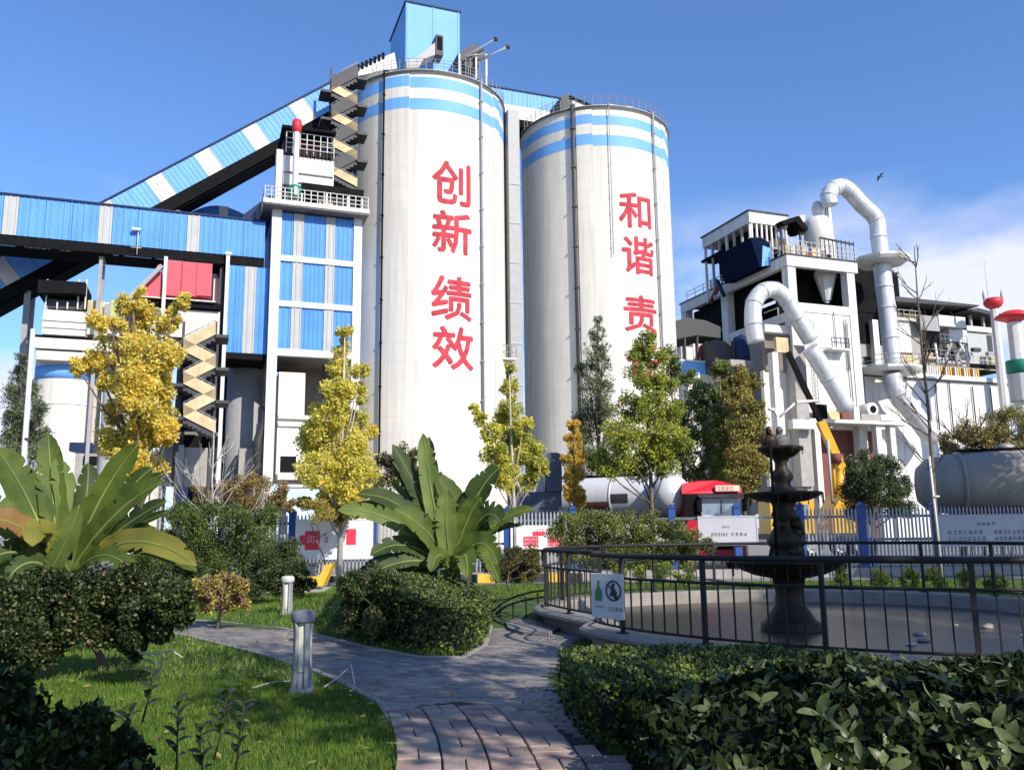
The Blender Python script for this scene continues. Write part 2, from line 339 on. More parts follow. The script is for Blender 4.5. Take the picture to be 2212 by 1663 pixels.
def tangent_c(pxL, pxR, py, Y):
    """silo centre from the picture of its right edge at distance Y"""
    d = ray(pxR, py); ang = math.atan2(d.x, d.y); x = Y * math.tan(ang)
    for _ in range(12):
        dist = math.hypot(x, Y); x = Y * math.tan(ang - math.asin(SR / dist))
    return (x, Y)
C1 = tangent_c(0, 1089, 420, 80.0); C2 = tangent_c(0, 1447, 420, 86.0)
_, H1 = cyl_hit(890, 150, C1, SR + .16); _, H2 = cyl_hit(1290, 227, C2, SR + .16)
SG = 'cement silos with blue bands and red lettering'
S1 = silo(C1, H1 - .3, 'tall cream silo carrying the four red characters 创新绩效 and the blue roof cabin', SG,
     [('创', 975, 396, 80, 90), ('新', 976, 502, 82, 88), ('绩', 975, 644, 84, 92), ('效', 978, 752, 86, 90)],
     [(885, 167, 190), (885, 213, 237)], [(854, 500, 2.4), (1073, 500, 1.2)],
     [(826, 500, 8.0, .09, BLACK), (1041, 500, 11.0, .11, GREY), (714, 500, 4, .1, GREY)])
S2 = silo(C2, H2 - .3, 'second cream silo further right, with the red characters 和谐责任 half hidden by trees', SG,
     [('和', 1371, 455, 66, 74), ('谐', 1378, 552, 66, 78), ('责', 1383, 678, 68, 76), ('任', 1388, 780, 68, 76)],
     [(1290, 250, 270), (1290, 292, 315)], [(1268, 500, 1.6), (1441, 500, 1.0), (1134, 500, 1.2)],
     [(1240, 400, 6.0, .17, DARK), (1416, 400, 9.0, .10, GREY), (1318, 330, H2 * .64, .04, GREY)])
# inspection hatches, the cabin, huts and jib on the silo roofs
def plan_box(t, name, m, px0, px1, pyt, pyb, v, dep, **k):
    """an upright box on the works grid: front plane v, spanning the two picture columns"""
    u0, zt = pv(px0, pyt, v); u1, _ = pv(px1, pyt, v); _, zb = pv((px0 + px1) / 2, pyb, v)
    mb = MB(toW); mb.box((u0, v, zb), (u1, v + dep, zt)); return obj(name, mb, m, t, **k)
c1p = toP(Vector((C1[0], C1[1], 0))); c2p = toP(Vector((C2[0], C2[1], 0)))
Z1 = H1 + .04; Z2 = H2 + .04
vc = c1p.y - 3.6; u0, zt = pv(877, 5, vc); u1, _ = pv(993, 30, vc)
t = thing('roof_cabin', 'tall blue sheet metal cabin on top of the first silo', 'cabin', toW(u0, vc, Z1), 0)
mb = MB(toW); mb.box((u0, vc, Z1 + .9), (u1, vc + 7.2, zt)); obj('cladding', mb, BLUEB, t)
mb = MB(toW); mb.box((u0 - .12, vc - .12, zt + .003), (u1 + .12, vc + 7.3, zt + .14)); obj('roof', mb, BLUED, t)
mb = MB(toW); mb.box((u0 + .05, vc + .05, Z1), (u1 - .05, vc + 7.1, Z1 + .9)); obj('plinth', mb, WHITE2, t)
for q in (.03, .5, .97):
    mb = MB(toW); uu = u0 + (u1 - u0) * q; mb.box((uu - .05, vc - .05, Z1 + .9), (uu + .05, vc - .003, zt)); obj('corner_trim', mb, BLUEB, t)
vh = c1p.y - 6.0
t = thing('roof_chute', 'grey inclined chute with a dark mouth in front of the blue cabin', 'chute', toW(*pv(900, 138, vh)[:1], vh, Z1), 0)
a = [pv(880, 128, vh), pv(900, 124, vh), pv(944, 84, vh), pv(944, 100, vh), pv(955, 122, vh), pv(918, 127, vh), pv(905, 140, vh), pv(880, 141, vh)]
mb = MB(toW); mb.prism([(u, vh, z) for u, z in [pv(878, 130, vh), pv(898, 126, vh), pv(940, 92, vh), pv(942, 118, vh), pv(915, 128, vh), pv(905, 146, vh), pv(878, 147, vh)]], (0, 1.3, 0)); obj('duct', mb, GREY, t)
ua, za = pv(941, 76, vh); ub, zb = pv(957, 122, vh)
mb = MB(toW); mb.box((ua, vh - .12, zb), (ub, vh + 1.45, za)); obj('mouth_box', mb, DARK, t)
mb = MB(toW); mb.box((ua + .12, vh - .16, zb + .5), (ub - .12, vh - .125, za - .2)); obj('grille', mb, BLACK, t)
# landing gallery end at the left roof edge
t = thing('roof_parapet', 'white sloped parapet at the left edge of the first silo roof', 'parapet', toW(c1p.x - 5, c1p.y - 5, Z1))
vq = c1p.y - 4.5
mb = MB(toW); mb.prism([(u, vq, z) for u, z in [pv(758, 168, vq), pv(758, 158, vq), pv(815, 130, vq), pv(852, 114, vq), pv(858, 148, vq), pv(830, 152, vq)]], (0, 1.2, 0)); obj('panel', mb, WHITE, t)
mb = MB(toW); 
for k in range(8):
    u, z = pv(765 + k * 9, 150 - k * 4.2, vq - .1); mb.box((u - .13, vq - .12, z - .3), (u + .13, vq - .004, z + .3))
obj('vent_slots', mb, BLACK, t, kind='stuff')
# jib hut
vj = c1p.y - 5.2
t = thing('jib_hoist', 'dark hoist hut with two lattice jib arms at the right roof edge', 'hoist', toW(*pv(1020, 160, vj)[:1], vj, Z1))
mb = MB(toW); mb.prism([(u, vj, z) for u, z in [pv(988, 118, vj), pv(1022, 95, vj), pv(1044, 104, vj), pv(1048, 122, vj), pv(1036, 142, vj), pv(1010, 148, vj)]], (0, 2.2, 0)); obj('hut', mb, DARK, t)
for px in (992, 1028, 1050):
    mb = MB(toW); u, z = pv(px, 118, vj - .3); mb.box((u - .09, vj - .4, Z1), (u + .09, vj - .22, z)); obj('post', mb, WHITE2, t)
for a, b in (((995, 128), (1070, 85)), ((1046, 128), (1096, 100)), ((1050, 122), (1098, 103)), ((1000, 122), (1046, 118))):
    ua, za = pv(*a, vj - .5); ub, zb = pv(*b, vj - .5); mb = MB(toW); mb.bar((ua, vj - .5, za), (ub, vj - .5, zb), .06, 5); obj('jib_arm', mb, GREY, t)
for px, py in ((1071, 85), (1097, 102)):
    u, z = pv(px, py, vj - .5); mb = MB(toW); mb.lathe((u, vj - .5, z - .2), [(0, 0), (.2, .05), (.22, .2), (.2, .35), (0, .4)], 10); obj('pulley', mb, DARK, t)
u, z = pv(1020, 130, vj - .3); mb = MB(toW)
for k in range(5):
    uu, _ = pv(996 + k * 10, 150, vj - .3); mb.bar((uu, vj - .3, Z1), (uu, vj - .3, z), .035)
for k in range(4): mb.bar((pv(992, 150, vj)[0], vj - .31, Z1 + .2 + k * .45), (pv(1036, 150, vj)[0], vj - .31, Z1 + .2 + k * .45), .03)
obj('guard_rail', mb, GREY, t)
# things on silo 2 roof
vk = c2p.y - 4.6; ua, _ = pv(1212, 215, vk); ub, _ = pv(1236, 215, vk)
t = thing('roof_hut', 'small dark gabled hut on the left of the second silo roof', 'hut', toW(ua, vk, Z2))
za = pv(1224, 202, vk)[1]; zl = pv(1224, 212, vk)[1]
mb = MB(toW); mb.prism([(ua, vk, Z2), (ub, vk, Z2), (ub, vk, zl), ((ua + ub) / 2, vk, za), (ua, vk, zl)], (0, 3, 0)); obj('wall', mb, DARK, t)
ur, zr = pv(1300, 214, vk); mb = MB(toW)
mb.prism([(ub + .02, vk, Z2), (ur, vk, Z2), (ur, vk, Z2 + .7), (ub + .02, vk, zl)], (0, 3, 0)); obj('annex', mb, WHITE2, t)
mb = MB(toW); mb.prism([(ub - .3, vk - .2, zl + .05), (ur + .2, vk - .2, Z2 + .75), (ur + .2, vk - .2, Z2 + .92), (ub - .3, vk - .2, zl + .25)], (0, 3.4, 0)); obj('roof', mb, BLACK, t)
t = thing('dust_collector', 'row of grey filter boxes behind the railing of the second silo roof', 'dust collector', toW(c2p.x + 2, c2p.y - 3, Z2))
for k in range(6):
    mb = MB(toW); uu = c2p.x - 1 + k * .95; h = [1.9, 2.1, 1.7, 2.2, 1.8, 1.4][k]; mb.box((uu, c2p.y - 4.2, Z2), (uu + .8, c2p.y - 2.6, Z2 + h)); obj('filter_box', mb, [GREY, WHITE2][k % 2], t)
# gallery between the silo roofs
def gallery(name, label, v, P0, P1, h, wd, marks, m1=BLUEP, m2=GREYW, under=.9, h2=0.0, group=None):
    """belt gallery between two points (u,z) of the bottom of its cladding; marks: list of (s0,s1) light strips"""
    P0, P1 = Vector(P0), Vector(P1); Lg = (P1 - P0).length; wv = (P1 - P0) / Lg; n = Vector((-wv.y, wv.x))
    t = thing(name, label, 'conveyor', toW(P0.x, v, P0.y), 0, group)
    def quad(s0, s1, a, b, v0, dv, nm, m):
        q = [P0 + wv * s0 + n * a, P0 + wv * s1 + n * a, P0 + wv * s1 + n * b, P0 + wv * s0 + n * b]
        mb = MB(toW); mb.prism([(p.x, v0, p.y) for p in q], (0, dv, 0)); return obj(nm, mb, m, t)
    cuts = [0.0]
    for a, b in marks: cuts += [a, b]
    cuts.append(Lg)
    for i in range(len(cuts) - 1):
        s0, s1 = cuts[i], cuts[i + 1]
        if s1 - s0 < .05: continue
        light = i % 2 == 1; k = 1 if light else max(1, round((s1 - s0) / 1.6))
        for j in range(k):
            a = s0 + (s1 - s0) * j / k; b = s0 + (s1 - s0) * (j + 1) / k
            mb = MB(); e0, e1 = a + .012, b - .012; nr_ = max(1, round((e1 - e0) / .4)); pp = (e1 - e0) / nr_; prof = []
            for q in range(nr_):
                f = e0 + q * pp; prof += [(f, 0), (f + pp * .62, 0), (f + pp * .7, -.032), (f + pp * .92, -.032)]
            prof.append((e1, 0)); vv = v - (.012 if light else 0); M_ = len(prof); vs_ = []
            for hh_ in (0, h):
                for f, o in prof: p_ = P0 + wv * f + n * hh_; vs_.append(toW(p_.x, vv + o, p_.y))
            mb.add(vs_, [(q, q + 1, M_ + q + 1, M_ + q) for q in range(M_ - 1)], False, True); obj('cladding_panel', mb, m2 if light else m1, t)
    quad(0, Lg, h * .02, h * .98, v + .1, wd - .2, 'inner_frame', BLUED)
    quad(-.1, Lg + .1, h + .01, h + .16, v - .12, wd + .24, 'roof', BLUED)
    quad(0, Lg, -under, -.02, v + .05, .22, 'truss_girder', BLACK); quad(0, Lg, -under, -.02, v + wd - .27, .22, 'truss_girder', BLACK)
    quad(0, Lg, -under - .12, -under - .01, v + .3, wd - .6, 'floor_plate', BLACK)
    k = max(3, int(Lg / 2.2))
    for i in range(k): quad(Lg * (i + .4) / k, Lg * (i + .4) / k + .16, -under, -.03, v + .28, wd - .56, 'cross_beam', BLACK)
    return t
# ================================================================ LEFT PLANT: tower, galleries
pc = toP(at(590, 640, 66.0)); VT = pc.y                 # front plane of the transfer tower
VG = VT + .8
# horizontal gallery into the tower
uR, zR = pv(571, 558, VG); u0, _ = pv(-420, 500, VG); _, zb = pv(300, 527, VG); _, ztp = pv(300, 446, VG)
zb = zR; hh = pv(300, 446, VG)[1] - pv(300, 527, VG)[1]
def smark(px, py=480): return pv(px, py, VG)[0] - u0
gallery('belt_gallery', 'blue horizontal conveyor gallery running left out of the striped tower', VG, (u0, zb), (uR, zb), hh, 3.0,
        [(smark(-215), smark(-185)), (smark(5), smark(38)), (smark(213), smark(243)), (smark(405), smark(433))], under=.75)
for px in (-60, 217, 356):
    ofs = -2.2 if px == 356 else 0; u, _ = pv(px, 600, VG + 1.0 + ofs); t = thing('gallery_prop', {-60: 'grey steel prop under the left end of the blue gallery', 217: 'thin grey steel prop under the blue gallery near the low roof', 356: 'white steel prop in front of the red cladding'}[px], 'support', toW(u, VG + 1.0, 0), 0, 'props under the belt gallery')
    for dv in (0, 1.6):
        mb = MB(toW); mb.box((u - .13, VG + .6 + dv * (px != 356) + ofs * .75 - .002 * dv, -.05), (u + .13, VG + .86 + dv * (px != 356) + ofs * .75 - .002 * dv, zb - .9 - dv * .1)); obj('leg', mb, [GREY, WHITE2][px == 356], t)
    mb = MB(toW); mb.box((u - .2, VG + .5, zb - .89), (u + .2, VG + 2.7, zb - .76)); obj('head_plate', mb, GREY, t)
# wall lamp standing on the girder
u, z = pv(296, 500, VG - .15); t = thing('wall_lamp', 'white lamp head on a bracket fixed to the blue gallery', 'lamp', toW(u, VG - .15, z))
mb = MB(toW); mb.box((u - .35, VG - .5, z + .0), (u + .28, VG - .2, z + .18)); obj('lamp_head', mb, WHITE, t)
mb = MB(toW); mb.bar((u + .1, VG - .3, z - 1.9), (u + .1, VG - .3, z), .035, 6); mb.bar((u - .35, VG - .3, z - 1.35), (u + .4, VG - .3, z - 1.35), .03, 6); obj('bracket', mb, WHITE2, t)
# inclined gallery up to the first silo
VI = c1p.y - 2.5
def ilow(px): return 630 - .525 * px
A0 = pv(-330, ilow(-330), VI); A1 = pv(858, ilow(858) - 18, VI)
wv = (Vector(A1) - Vector(A0)).normalized(); nn = Vector((-wv.y, wv.x))
pt = Vector(pv(500, 293, VI)); hI = (pt - Vector(A0)).dot(nn)
def imark(px):                                           # position of a strip by its top corner in the picture
    return (Vector(pv(px, 546 - .506 * px, VI)) - Vector(A0)).dot(wv)
gallery('inclined_gallery', 'blue and white striped conveyor gallery climbing to the first silo roof', VI, A0, A1, hI, 3.0,
        [(imark(p), imark(p + w)) for p, w in ((-140, 32), (-30, 32), (80, 36), (200, 34), (312, 34), (417, 33), (521, 32), (624, 32), (716, 26))], m1=BLUEB, m2=WHITE, under=1.0)
for k, px in enumerate((60, 385, 640)):
    u, z = pv(px, ilow(px), VI); t = thing('trestle', ['steel trestle under the low end of the inclined gallery', 'steel trestle where the two galleries cross', 'steel trestle under the upper end of the inclined gallery'][k], 'support', toW(u, VI + 1.5, 0), 0, 'trestles of the inclined gallery')
    for dv in (.3, 2.5):
        mb = MB(toW); mb.box((u - .2, VI + dv, -.05), (u + .2, VI + dv + .3, z - 1.0)); obj('leg', mb, GREY, t)
    for j in range(5):
        mb = MB(toW); a = z * .15 * j + 2; mb.beam((u, VI + .45, a), (u, VI + 2.65, a + z * .14), .12, .12); obj('brace', mb, GREY, t)
# gallery between the silos
VB = c1p.y + .2
ua, za = pv(1040, 238, VB); ub, zb2 = pv(1240, 258, VB); zz = (pv(1100, 255, VB)[1] + pv(1130, 259, VB)[1]) / 2
hb = pv(1120, 197, VB)[1] - pv(1120, 256, VB)[1]
t = gallery('silo_bridge', 'blue and white bridge gallery joining the two silo roofs', VB, (ua, zz), (ub + 1.5, zz), hb, 3.2, [], m1=BLUEB, under=.8)
mb = MB(toW); mb.box((ua, VB - .06, zz - .05), (ub + 1.4, VB - .004, zz + hb * .46)); obj('lower_panel', mb, WHITE, t)
# lift column between the silos
vl = c2p.y - 3.0; ua, zt = pv(1098, 300, vl); ub, _ = pv(1122, 300, vl)
t = thing('lift_shaft', 'grey concrete lift shaft standing between the two silos', 'shaft', toW(ua, vl, 0))
mb = MB(toW); mb.box((ua, vl, -.1), (ub, vl + 2.4, zz - 1.0)); obj('wall', mb, GREY, t)
for k in range(9):
    mb = MB(toW); z = 3 + k * 4.0; mb.box((ua - .05, vl - .06, z), (ub + .05, vl - .004, z + .12)); obj('joint_band', mb, GREYW, t)
# rungs / small balcony seen beside the shaft
u, z = pv(1108, 735, vl - 1); t = thing('service_balcony', 'small white balcony with railing low between the silos', 'balcony', toW(u, vl - 1.2, z))
mb = MB(toW); mb.box((u - 1.3, vl - 1.3, z - 1.9), (u + .3, vl - .01, z - 1.75)); obj('deck', mb, WHITE2, t)
mb = MB(toW)
for q in (-1.25, -.7, -.2, .25): mb.bar((u + q, vl - 1.25, z - 1.75), (u + q, vl - 1.25, z - .6), .04)
for q in (-1.2, -.6): mb.bar((u - 1.25, vl - 1.25, z + q), (u + .25, vl - 1.25, z + q), .04)
obj('railing', mb, GREY, t)

# ---------------------------------------------------------------- transfer tower
uL, _ = pv(582, 640, VT); uRr, _ = pv(781, 640, VT)
_, zc = pv(690, 462, VT); _, zB = pv(680, 770, VT)        # top and bottom of the clad box
def zt_(py): return pv(690, py, VT)[1]
t = thing('transfer_tower', 'white framed tower with blue and grey panels beside the first silo', 'tower', toW(uL, VT, 0))
D = 8.0
def cu(px): return pv(px, 640, VT)[0]
for px0, px1 in ((582, 603), (762, 780)):
    for dv in (0, D - .8):
        mb = MB(toW); mb.box((cu(px0), VT + dv, -.1), (cu(px1), VT + dv + .8, zc - .02)); obj('column', mb, WHITE, t)
rows = [(zt_(466), zt_(558)), (zt_(570), zt_(655)), (zt_(667), zt_(757))]
for z1, z0 in rows:
    for px0, px1, m in ((603, 630, BLUEP), (630, 653, GREYW), (653, 701, BLUEP), (701, 722, GREYW), (722, 762, BLUEP)):
        mb = MB(toW); mb.corr(cu(px0) + .01, cu(px1) - .01, VT + (.2 if m is BLUEP else .13), z0, z1, .38); obj('cladding_panel', mb, m, t)
for za, zb_ in ((558, 570), (655, 667), (757, 772)):
    mb = MB(toW); mb.box((cu(603) + .004, VT + .02, zt_(zb_)), (cu(762) - .004, VT + .4, zt_(za))); obj('beam', mb, WHITE, t)
for k in range(6):                                         # side cladding
    a, b = VT + .81 + k * 1.06, VT + .81 + (k + 1) * 1.06
    for uu in (uL + .05, uRr - .15):
        mb = MB(toW); mb.box((uu, a + .01, zB), (uu + .1, b - .01, zc - .1)); obj('cladding_panel', mb, BLUEP, t)
mb = MB(toW); mb.box((uL + .2, VT + D - .4, zB), (uRr - .2, VT + D - .2, zc)); obj('rear_wall', mb, BLUEP, t)
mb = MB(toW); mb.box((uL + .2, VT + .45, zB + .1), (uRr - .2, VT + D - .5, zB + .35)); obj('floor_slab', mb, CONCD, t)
mb = MB(toW); mb.prism([(uL - .75, VT - 1.0, zc), (uRr + .3, VT - 1.0, zc - .05), (uRr + .3, VT - 1.0, zc + .35), (uL - .75, VT - 1.0, zc + .4)], (0, D + 1.4, 0)); obj('deck_slab', mb, CONCD, t)
mb = MB(toW); mb.box((uL - .8, VT - 1.06, zc + .1), (uRr + .35, VT - 1.005, zc + .46)); obj('deck_kerb', mb, WHITE, t)
def railing(t, a, b, v, z, h=1.15, n=12, m=WHITE, rails=(.4, .75, 1.12), nm='railing'):
    mb = MB(toW)
    for k in range(n + 1):
        u = a + (b - a) * k / n; mb.bar((u, v, z), (u, v, z + h), .045)
    for q in rails: mb.bar((a, v, z + h * q / 1.12), (b, v, z + h * q / 1.12), .045)
    return obj(nm, mb, m, t)
def railing_v(t, u, a, b, z, h=1.15, n=8, m=WHITE, rails=(.4, .75, 1.12), nm='railing'):
    mb = MB(toW)
    for k in range(n + 1):
        q = a + (b - a) * k / n; mb.bar((u, q, z), (u, q, z + h), .045)
    for q in rails: mb.bar((u, a, z + h * q / 1.12), (u, b, z + h * q / 1.12), .045)
    return obj(nm, mb, m, t)
zd = zc + .42
railing(t, uL - .7, uRr + .25, VT - .9, zd, 1.1, 16); railing_v(t, uL - .7, VT - .85, VT + D, zd, 1.1, 8)
# machinery boxes and storey above the deck
t = thing('tower_penthouse', 'white stepped penthouse with dark roofs on top of the striped tower', 'penthouse', toW(uL + 1, VT + 2, zd))
V2 = VT + 1.6
def pbox(t, nm, m, x0, x1, yt, yb, v, dep): return plan_box(t, nm, m, x0, x1, yt, yb, v, dep)
pbox(t, 'wall', DARK, 606, 722, 402, 440, V2 + .9, 4)
pbox(t, 'wall', WHITE, 613, 722, 335, 404, V2 + .3, 4.2)
pbox(t, 'wall', WHITE2, 640, 716, 384, 398, V2 + .12, .2)
pbox(t, 'shutter_band', GREY, 613, 720, 368, 377, V2 + .15, .2)
pbox(t, 'side_column', WHITE2, 598, 612, 322, 452, V2, 1.2)
pbox(t, 'upper_wall', RUST, 640, 722, 300, 330, V2 + 2.2, 2.6)
pbox(t, 'upper_wall', DARK, 612, 640, 290, 322, V2 + 2.2, 2.6)
mb = MB(toW); a, za = pv(608, 282, V2 + .5); b, zb3 = pv(724, 297, V2 + .5); mb.prism([(a, V2 - .2, za), (b, V2 - .2, zb3), (b, V2 - .2, zb3 + .22), (a, V2 - .2, za + .22)], (0, 5, 0)); obj('roof', mb, BLACK, t)
mb = MB(toW); a, za = pv(652, 394, V2 - 1.4); b, zb3 = pv(786, 411, V2 - 1.4); mb.prism([(a, V2 - 1.4, za - .55), (b, V2 - 1.4, zb3 - .75), (b, V2 - 1.4, zb3), (a, V2 - 1.4, za)], (0, 3.6, 0)); obj('roof', mb, ROOF_AND_SHADE, t)
for px in (652, 706, 752, 782):
    a, za = pv(px, 409, V2 - 1.3); mb = MB(toW); mb.box((a - .08, V2 - 1.36, zd), (a + .08, V2 - 1.2, za - .35)); obj('post', mb, WHITE, t)
pbox(t, 'dark_bay', ROOF_AND_SHADE, 650, 784, 410, 448, V2 + .1, 2.0)  # solid box, its near-black stands for the shade under the roof
pbox(t, 'machine_box', OCHRE, 690, 720, 424, 446, V2 - .6, 1.2); pbox(t, 'machine_box', CONC, 722, 768, 428, 446, V2 - .4, 1.2)
z_ = pv(660, 334, V2 + .1)[1]; railing(t, pv(618, 330, V2)[0], pv(722, 330, V2)[0], V2 + .2, z_, 1.9, 7, WHITE, (.3, .55, .8, 1.12)); 
z_ = pv(660, 360, V2)[1]; railing(t, pv(640, 330, V2)[0], pv(716, 330, V2)[0], V2 + .16, z_ + .9, .6, 9, DARK, (.6, 1.12))
# slim stack with red tip
vs_ = VT + .3; u, zt = pv(642, 262, vs_); _, z0 = pv(642, 455, vs_)
t = thing('exhaust_stack', 'slim white stack with a red tip and a green collar on the tower deck', 'chimney', toW(u, vs_, zd))
mb = MB(toW); mb.lathe((u, vs_, 0), [(.24, zd), (.24, zt - 1.0)], 16); obj('pipe', mb, WHITE, t)
mb = MB(toW); mb.lathe((u, vs_, zt), [(.25, -1.02), (.36, -.9), (.42, -.3), (.34, .05), (.0, .1)], 16); obj('tip', mb, RED, t)
_, zg0 = pv(642, 432, vs_); _, zg1 = pv(642, 402, vs_)
mb = MB(toW); mb.lathe((u, vs_, 0), [(.25, zg0), (.52, zg0 + .02), (.52, zg1 - .1), (.3, zg1), (.25, zg1)], 12); obj('collar', mb, GREEN, t)
mb = MB(toW); mb.box((u - .1, vs_ - .56, zg0 + .2), (u + .14, vs_ - .5, zg1 - .3)); obj('plate', mb, WHITE, t)
# blue side roof going down to the gallery
v = VG + 3; t = thing('dome_shed', 'small blue arched shed roof behind the horizontal gallery', 'shed', toW(pv(460, 460, v)[0], v, 0))
arc = [pv(398 + 13.5 * k, 466 - 22 * math.sin(math.pi * k / 10), v + 9) for k in range(11)]
mb = MB(toW); mb.prism([(a, v + 9, z) for a, z in arc], (0, 5, 0)); obj('roof', mb, BLUEP, t)
a = pv(474, 440, v + 9)[0]; b = pv(494, 440, v + 9)[0]; mb = MB(toW); mb.box((a, v + 8.96, pv(484, 470, v + 9)[1]), (b, v + 8.995, pv(484, 446, v + 9)[1])); obj('strip', mb, WHITE, t)
mb = MB(toW); mb.box((arc[0][0] + .5, v + 9.3, -.1), (arc[-1][0] - .5, v + 13.5, arc[0][1])); obj('wall', mb, BLUED, t)
t = thing('stair_flight', 'dark blue covered stair rising to the tower deck behind the gallery', 'stairs', toW(pv(540, 460, VG + 2)[0], VG + 2, 0))
mb = MB(toW); q = [pv(518, 478, VG + 2), pv(582, 478, VG + 2), pv(590, 420, VG + 2), pv(574, 428, VG + 2), pv(528, 462, VG + 2)]; mb.prism([(a, VG + 2, z) for a, z in q], (0, 1.6, 0)); obj('side_panel', mb, BLUED, t)
# lower blue annex left of the tower
a, _ = pv(492, 640, VG); b = uL - .02; z1 = pv(520, 560, VG)[1] - .55; z0 = pv(540, 763, VG)[1]
t = thing('tower_annex', 'blue clad annex with one grey stripe hanging between white column and tower', 'annex', toW(a, VG, z0))
m0, m1_ = pv(527, 640, VG)[0], pv(553, 640, VG)[0]
for q0, q1, m in ((a, (a + m0) / 2, BLUEP), ((a + m0) / 2, m0, BLUEP), (m0, m1_, GREYW), (m1_, b, BLUEP)):
    mb = MB(toW); mb.corr(q0 + .01, q1 - .01, VG + (.03 if m is GREYW else .06), z0, z1, .38); obj('cladding_panel', mb, m, t)
mb = MB(toW); mb.box((a, VG + .13, z0), (b, VG + 4, z1)); obj('inner_wall', mb, BLUED, t)
mb = MB(toW); mb.box((a - .02, VG + .05, z0 - .5), (b, VG + 4, z0 - .01)); obj('floor_beam', mb, BLACK, t)
c0, c1_ = pv(485, 640, VG - .3)[0], pv(493, 640, VG - .3)[0]
t = thing('slim_column', 'slim white column under the right end of the blue gallery', 'column', toW(c0, VG - .3, 0))
mb = MB(toW); mb.box((c0, VG - .35, -.1), (c1_, VG + .1, zR - .1)); obj('shaft', mb, WHITE, t)
mb = MB(toW); mb.box((c0 - .08, VG - .42, zR - .098), (c1_ + .12, VG - .03, zR + .12)); obj('capital', mb, WHITE, t)
# under the tower: bins in the shade
def shade_cyl(name, label, px0, px1, pyt, Y, m, zbot=0):
    p = at((px0 + px1) / 2, pyt, Y); r = (px1 - px0) / 2 / FPX * Y; t = thing(name, label, 'tank', (p.x, p.y, 0))
    mb = MB(); mb.lathe((p.x, p.y, 0), [(r, zbot), (r, p.z), (0, p.z + .4)], 40); obj('shell', mb, m, t); return t, p, r
shade_cyl('storage_bin', 'grey round bin in the shade under the blue annex', 494, 572, 786, 71, GREY)
t = thing('ground_room', 'cream stepped machine room under the striped tower', 'room', toW(uL + 1, VT + 1, 0))
pbox(t, 'wall', CREAM, 603, 660, 803, 1040, VT + 1.2, 4)
pbox(t, 'wall', CREAM, 655, 712, 905, 1045, VT + 1.6, 4)
pbox(t, 'ledge', WHITE, 601, 690, 895, 905, VT + .9, .5); pbox(t, 'ledge', WHITE, 601, 690, 912, 921, VT + 1.0, .4)
pbox(t, 'ledge', CREAM, 600, 690, 1022, 1036, VT - .4, 2); pbox(t, 'ledge', WHITE2, 606, 700, 1046, 1052, VT - .5, 2)
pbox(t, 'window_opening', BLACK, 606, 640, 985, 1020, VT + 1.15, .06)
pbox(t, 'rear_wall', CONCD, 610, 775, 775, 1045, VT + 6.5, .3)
t = thing('duct_elbow', 'grey bent duct against the white column under the annex', 'duct', toW(*pv(570, 950, VT + .5)[:1], VT, 0))
mb = MB(toW); mb.tube([(u, VT + .6, z) for u, z in (pv(577, 880, VT + .6), pv(570, 915, VT + .6), pv(558, 950, VT + .6), pv(554, 1045, VT + .6))], .36, 12); obj('pipe', mb, DARK, t)
pbox(t, 'housing', WHITE, 556, 576, 912, 1045, VT + 1.4, 1.5)
t = thing('pump_house', 'grey concrete doorway block under the blue annex', 'building', toW(*pv(530, 1000, VT + 2)[:1], VT + 2, 0))
pbox(t, 'wall', CONC, 517, 560, 968, 1050, VT + 2.0, 2); pbox(t, 'door', BLACK, 540, 556, 1000, 1050, VT + 1.95, .045)
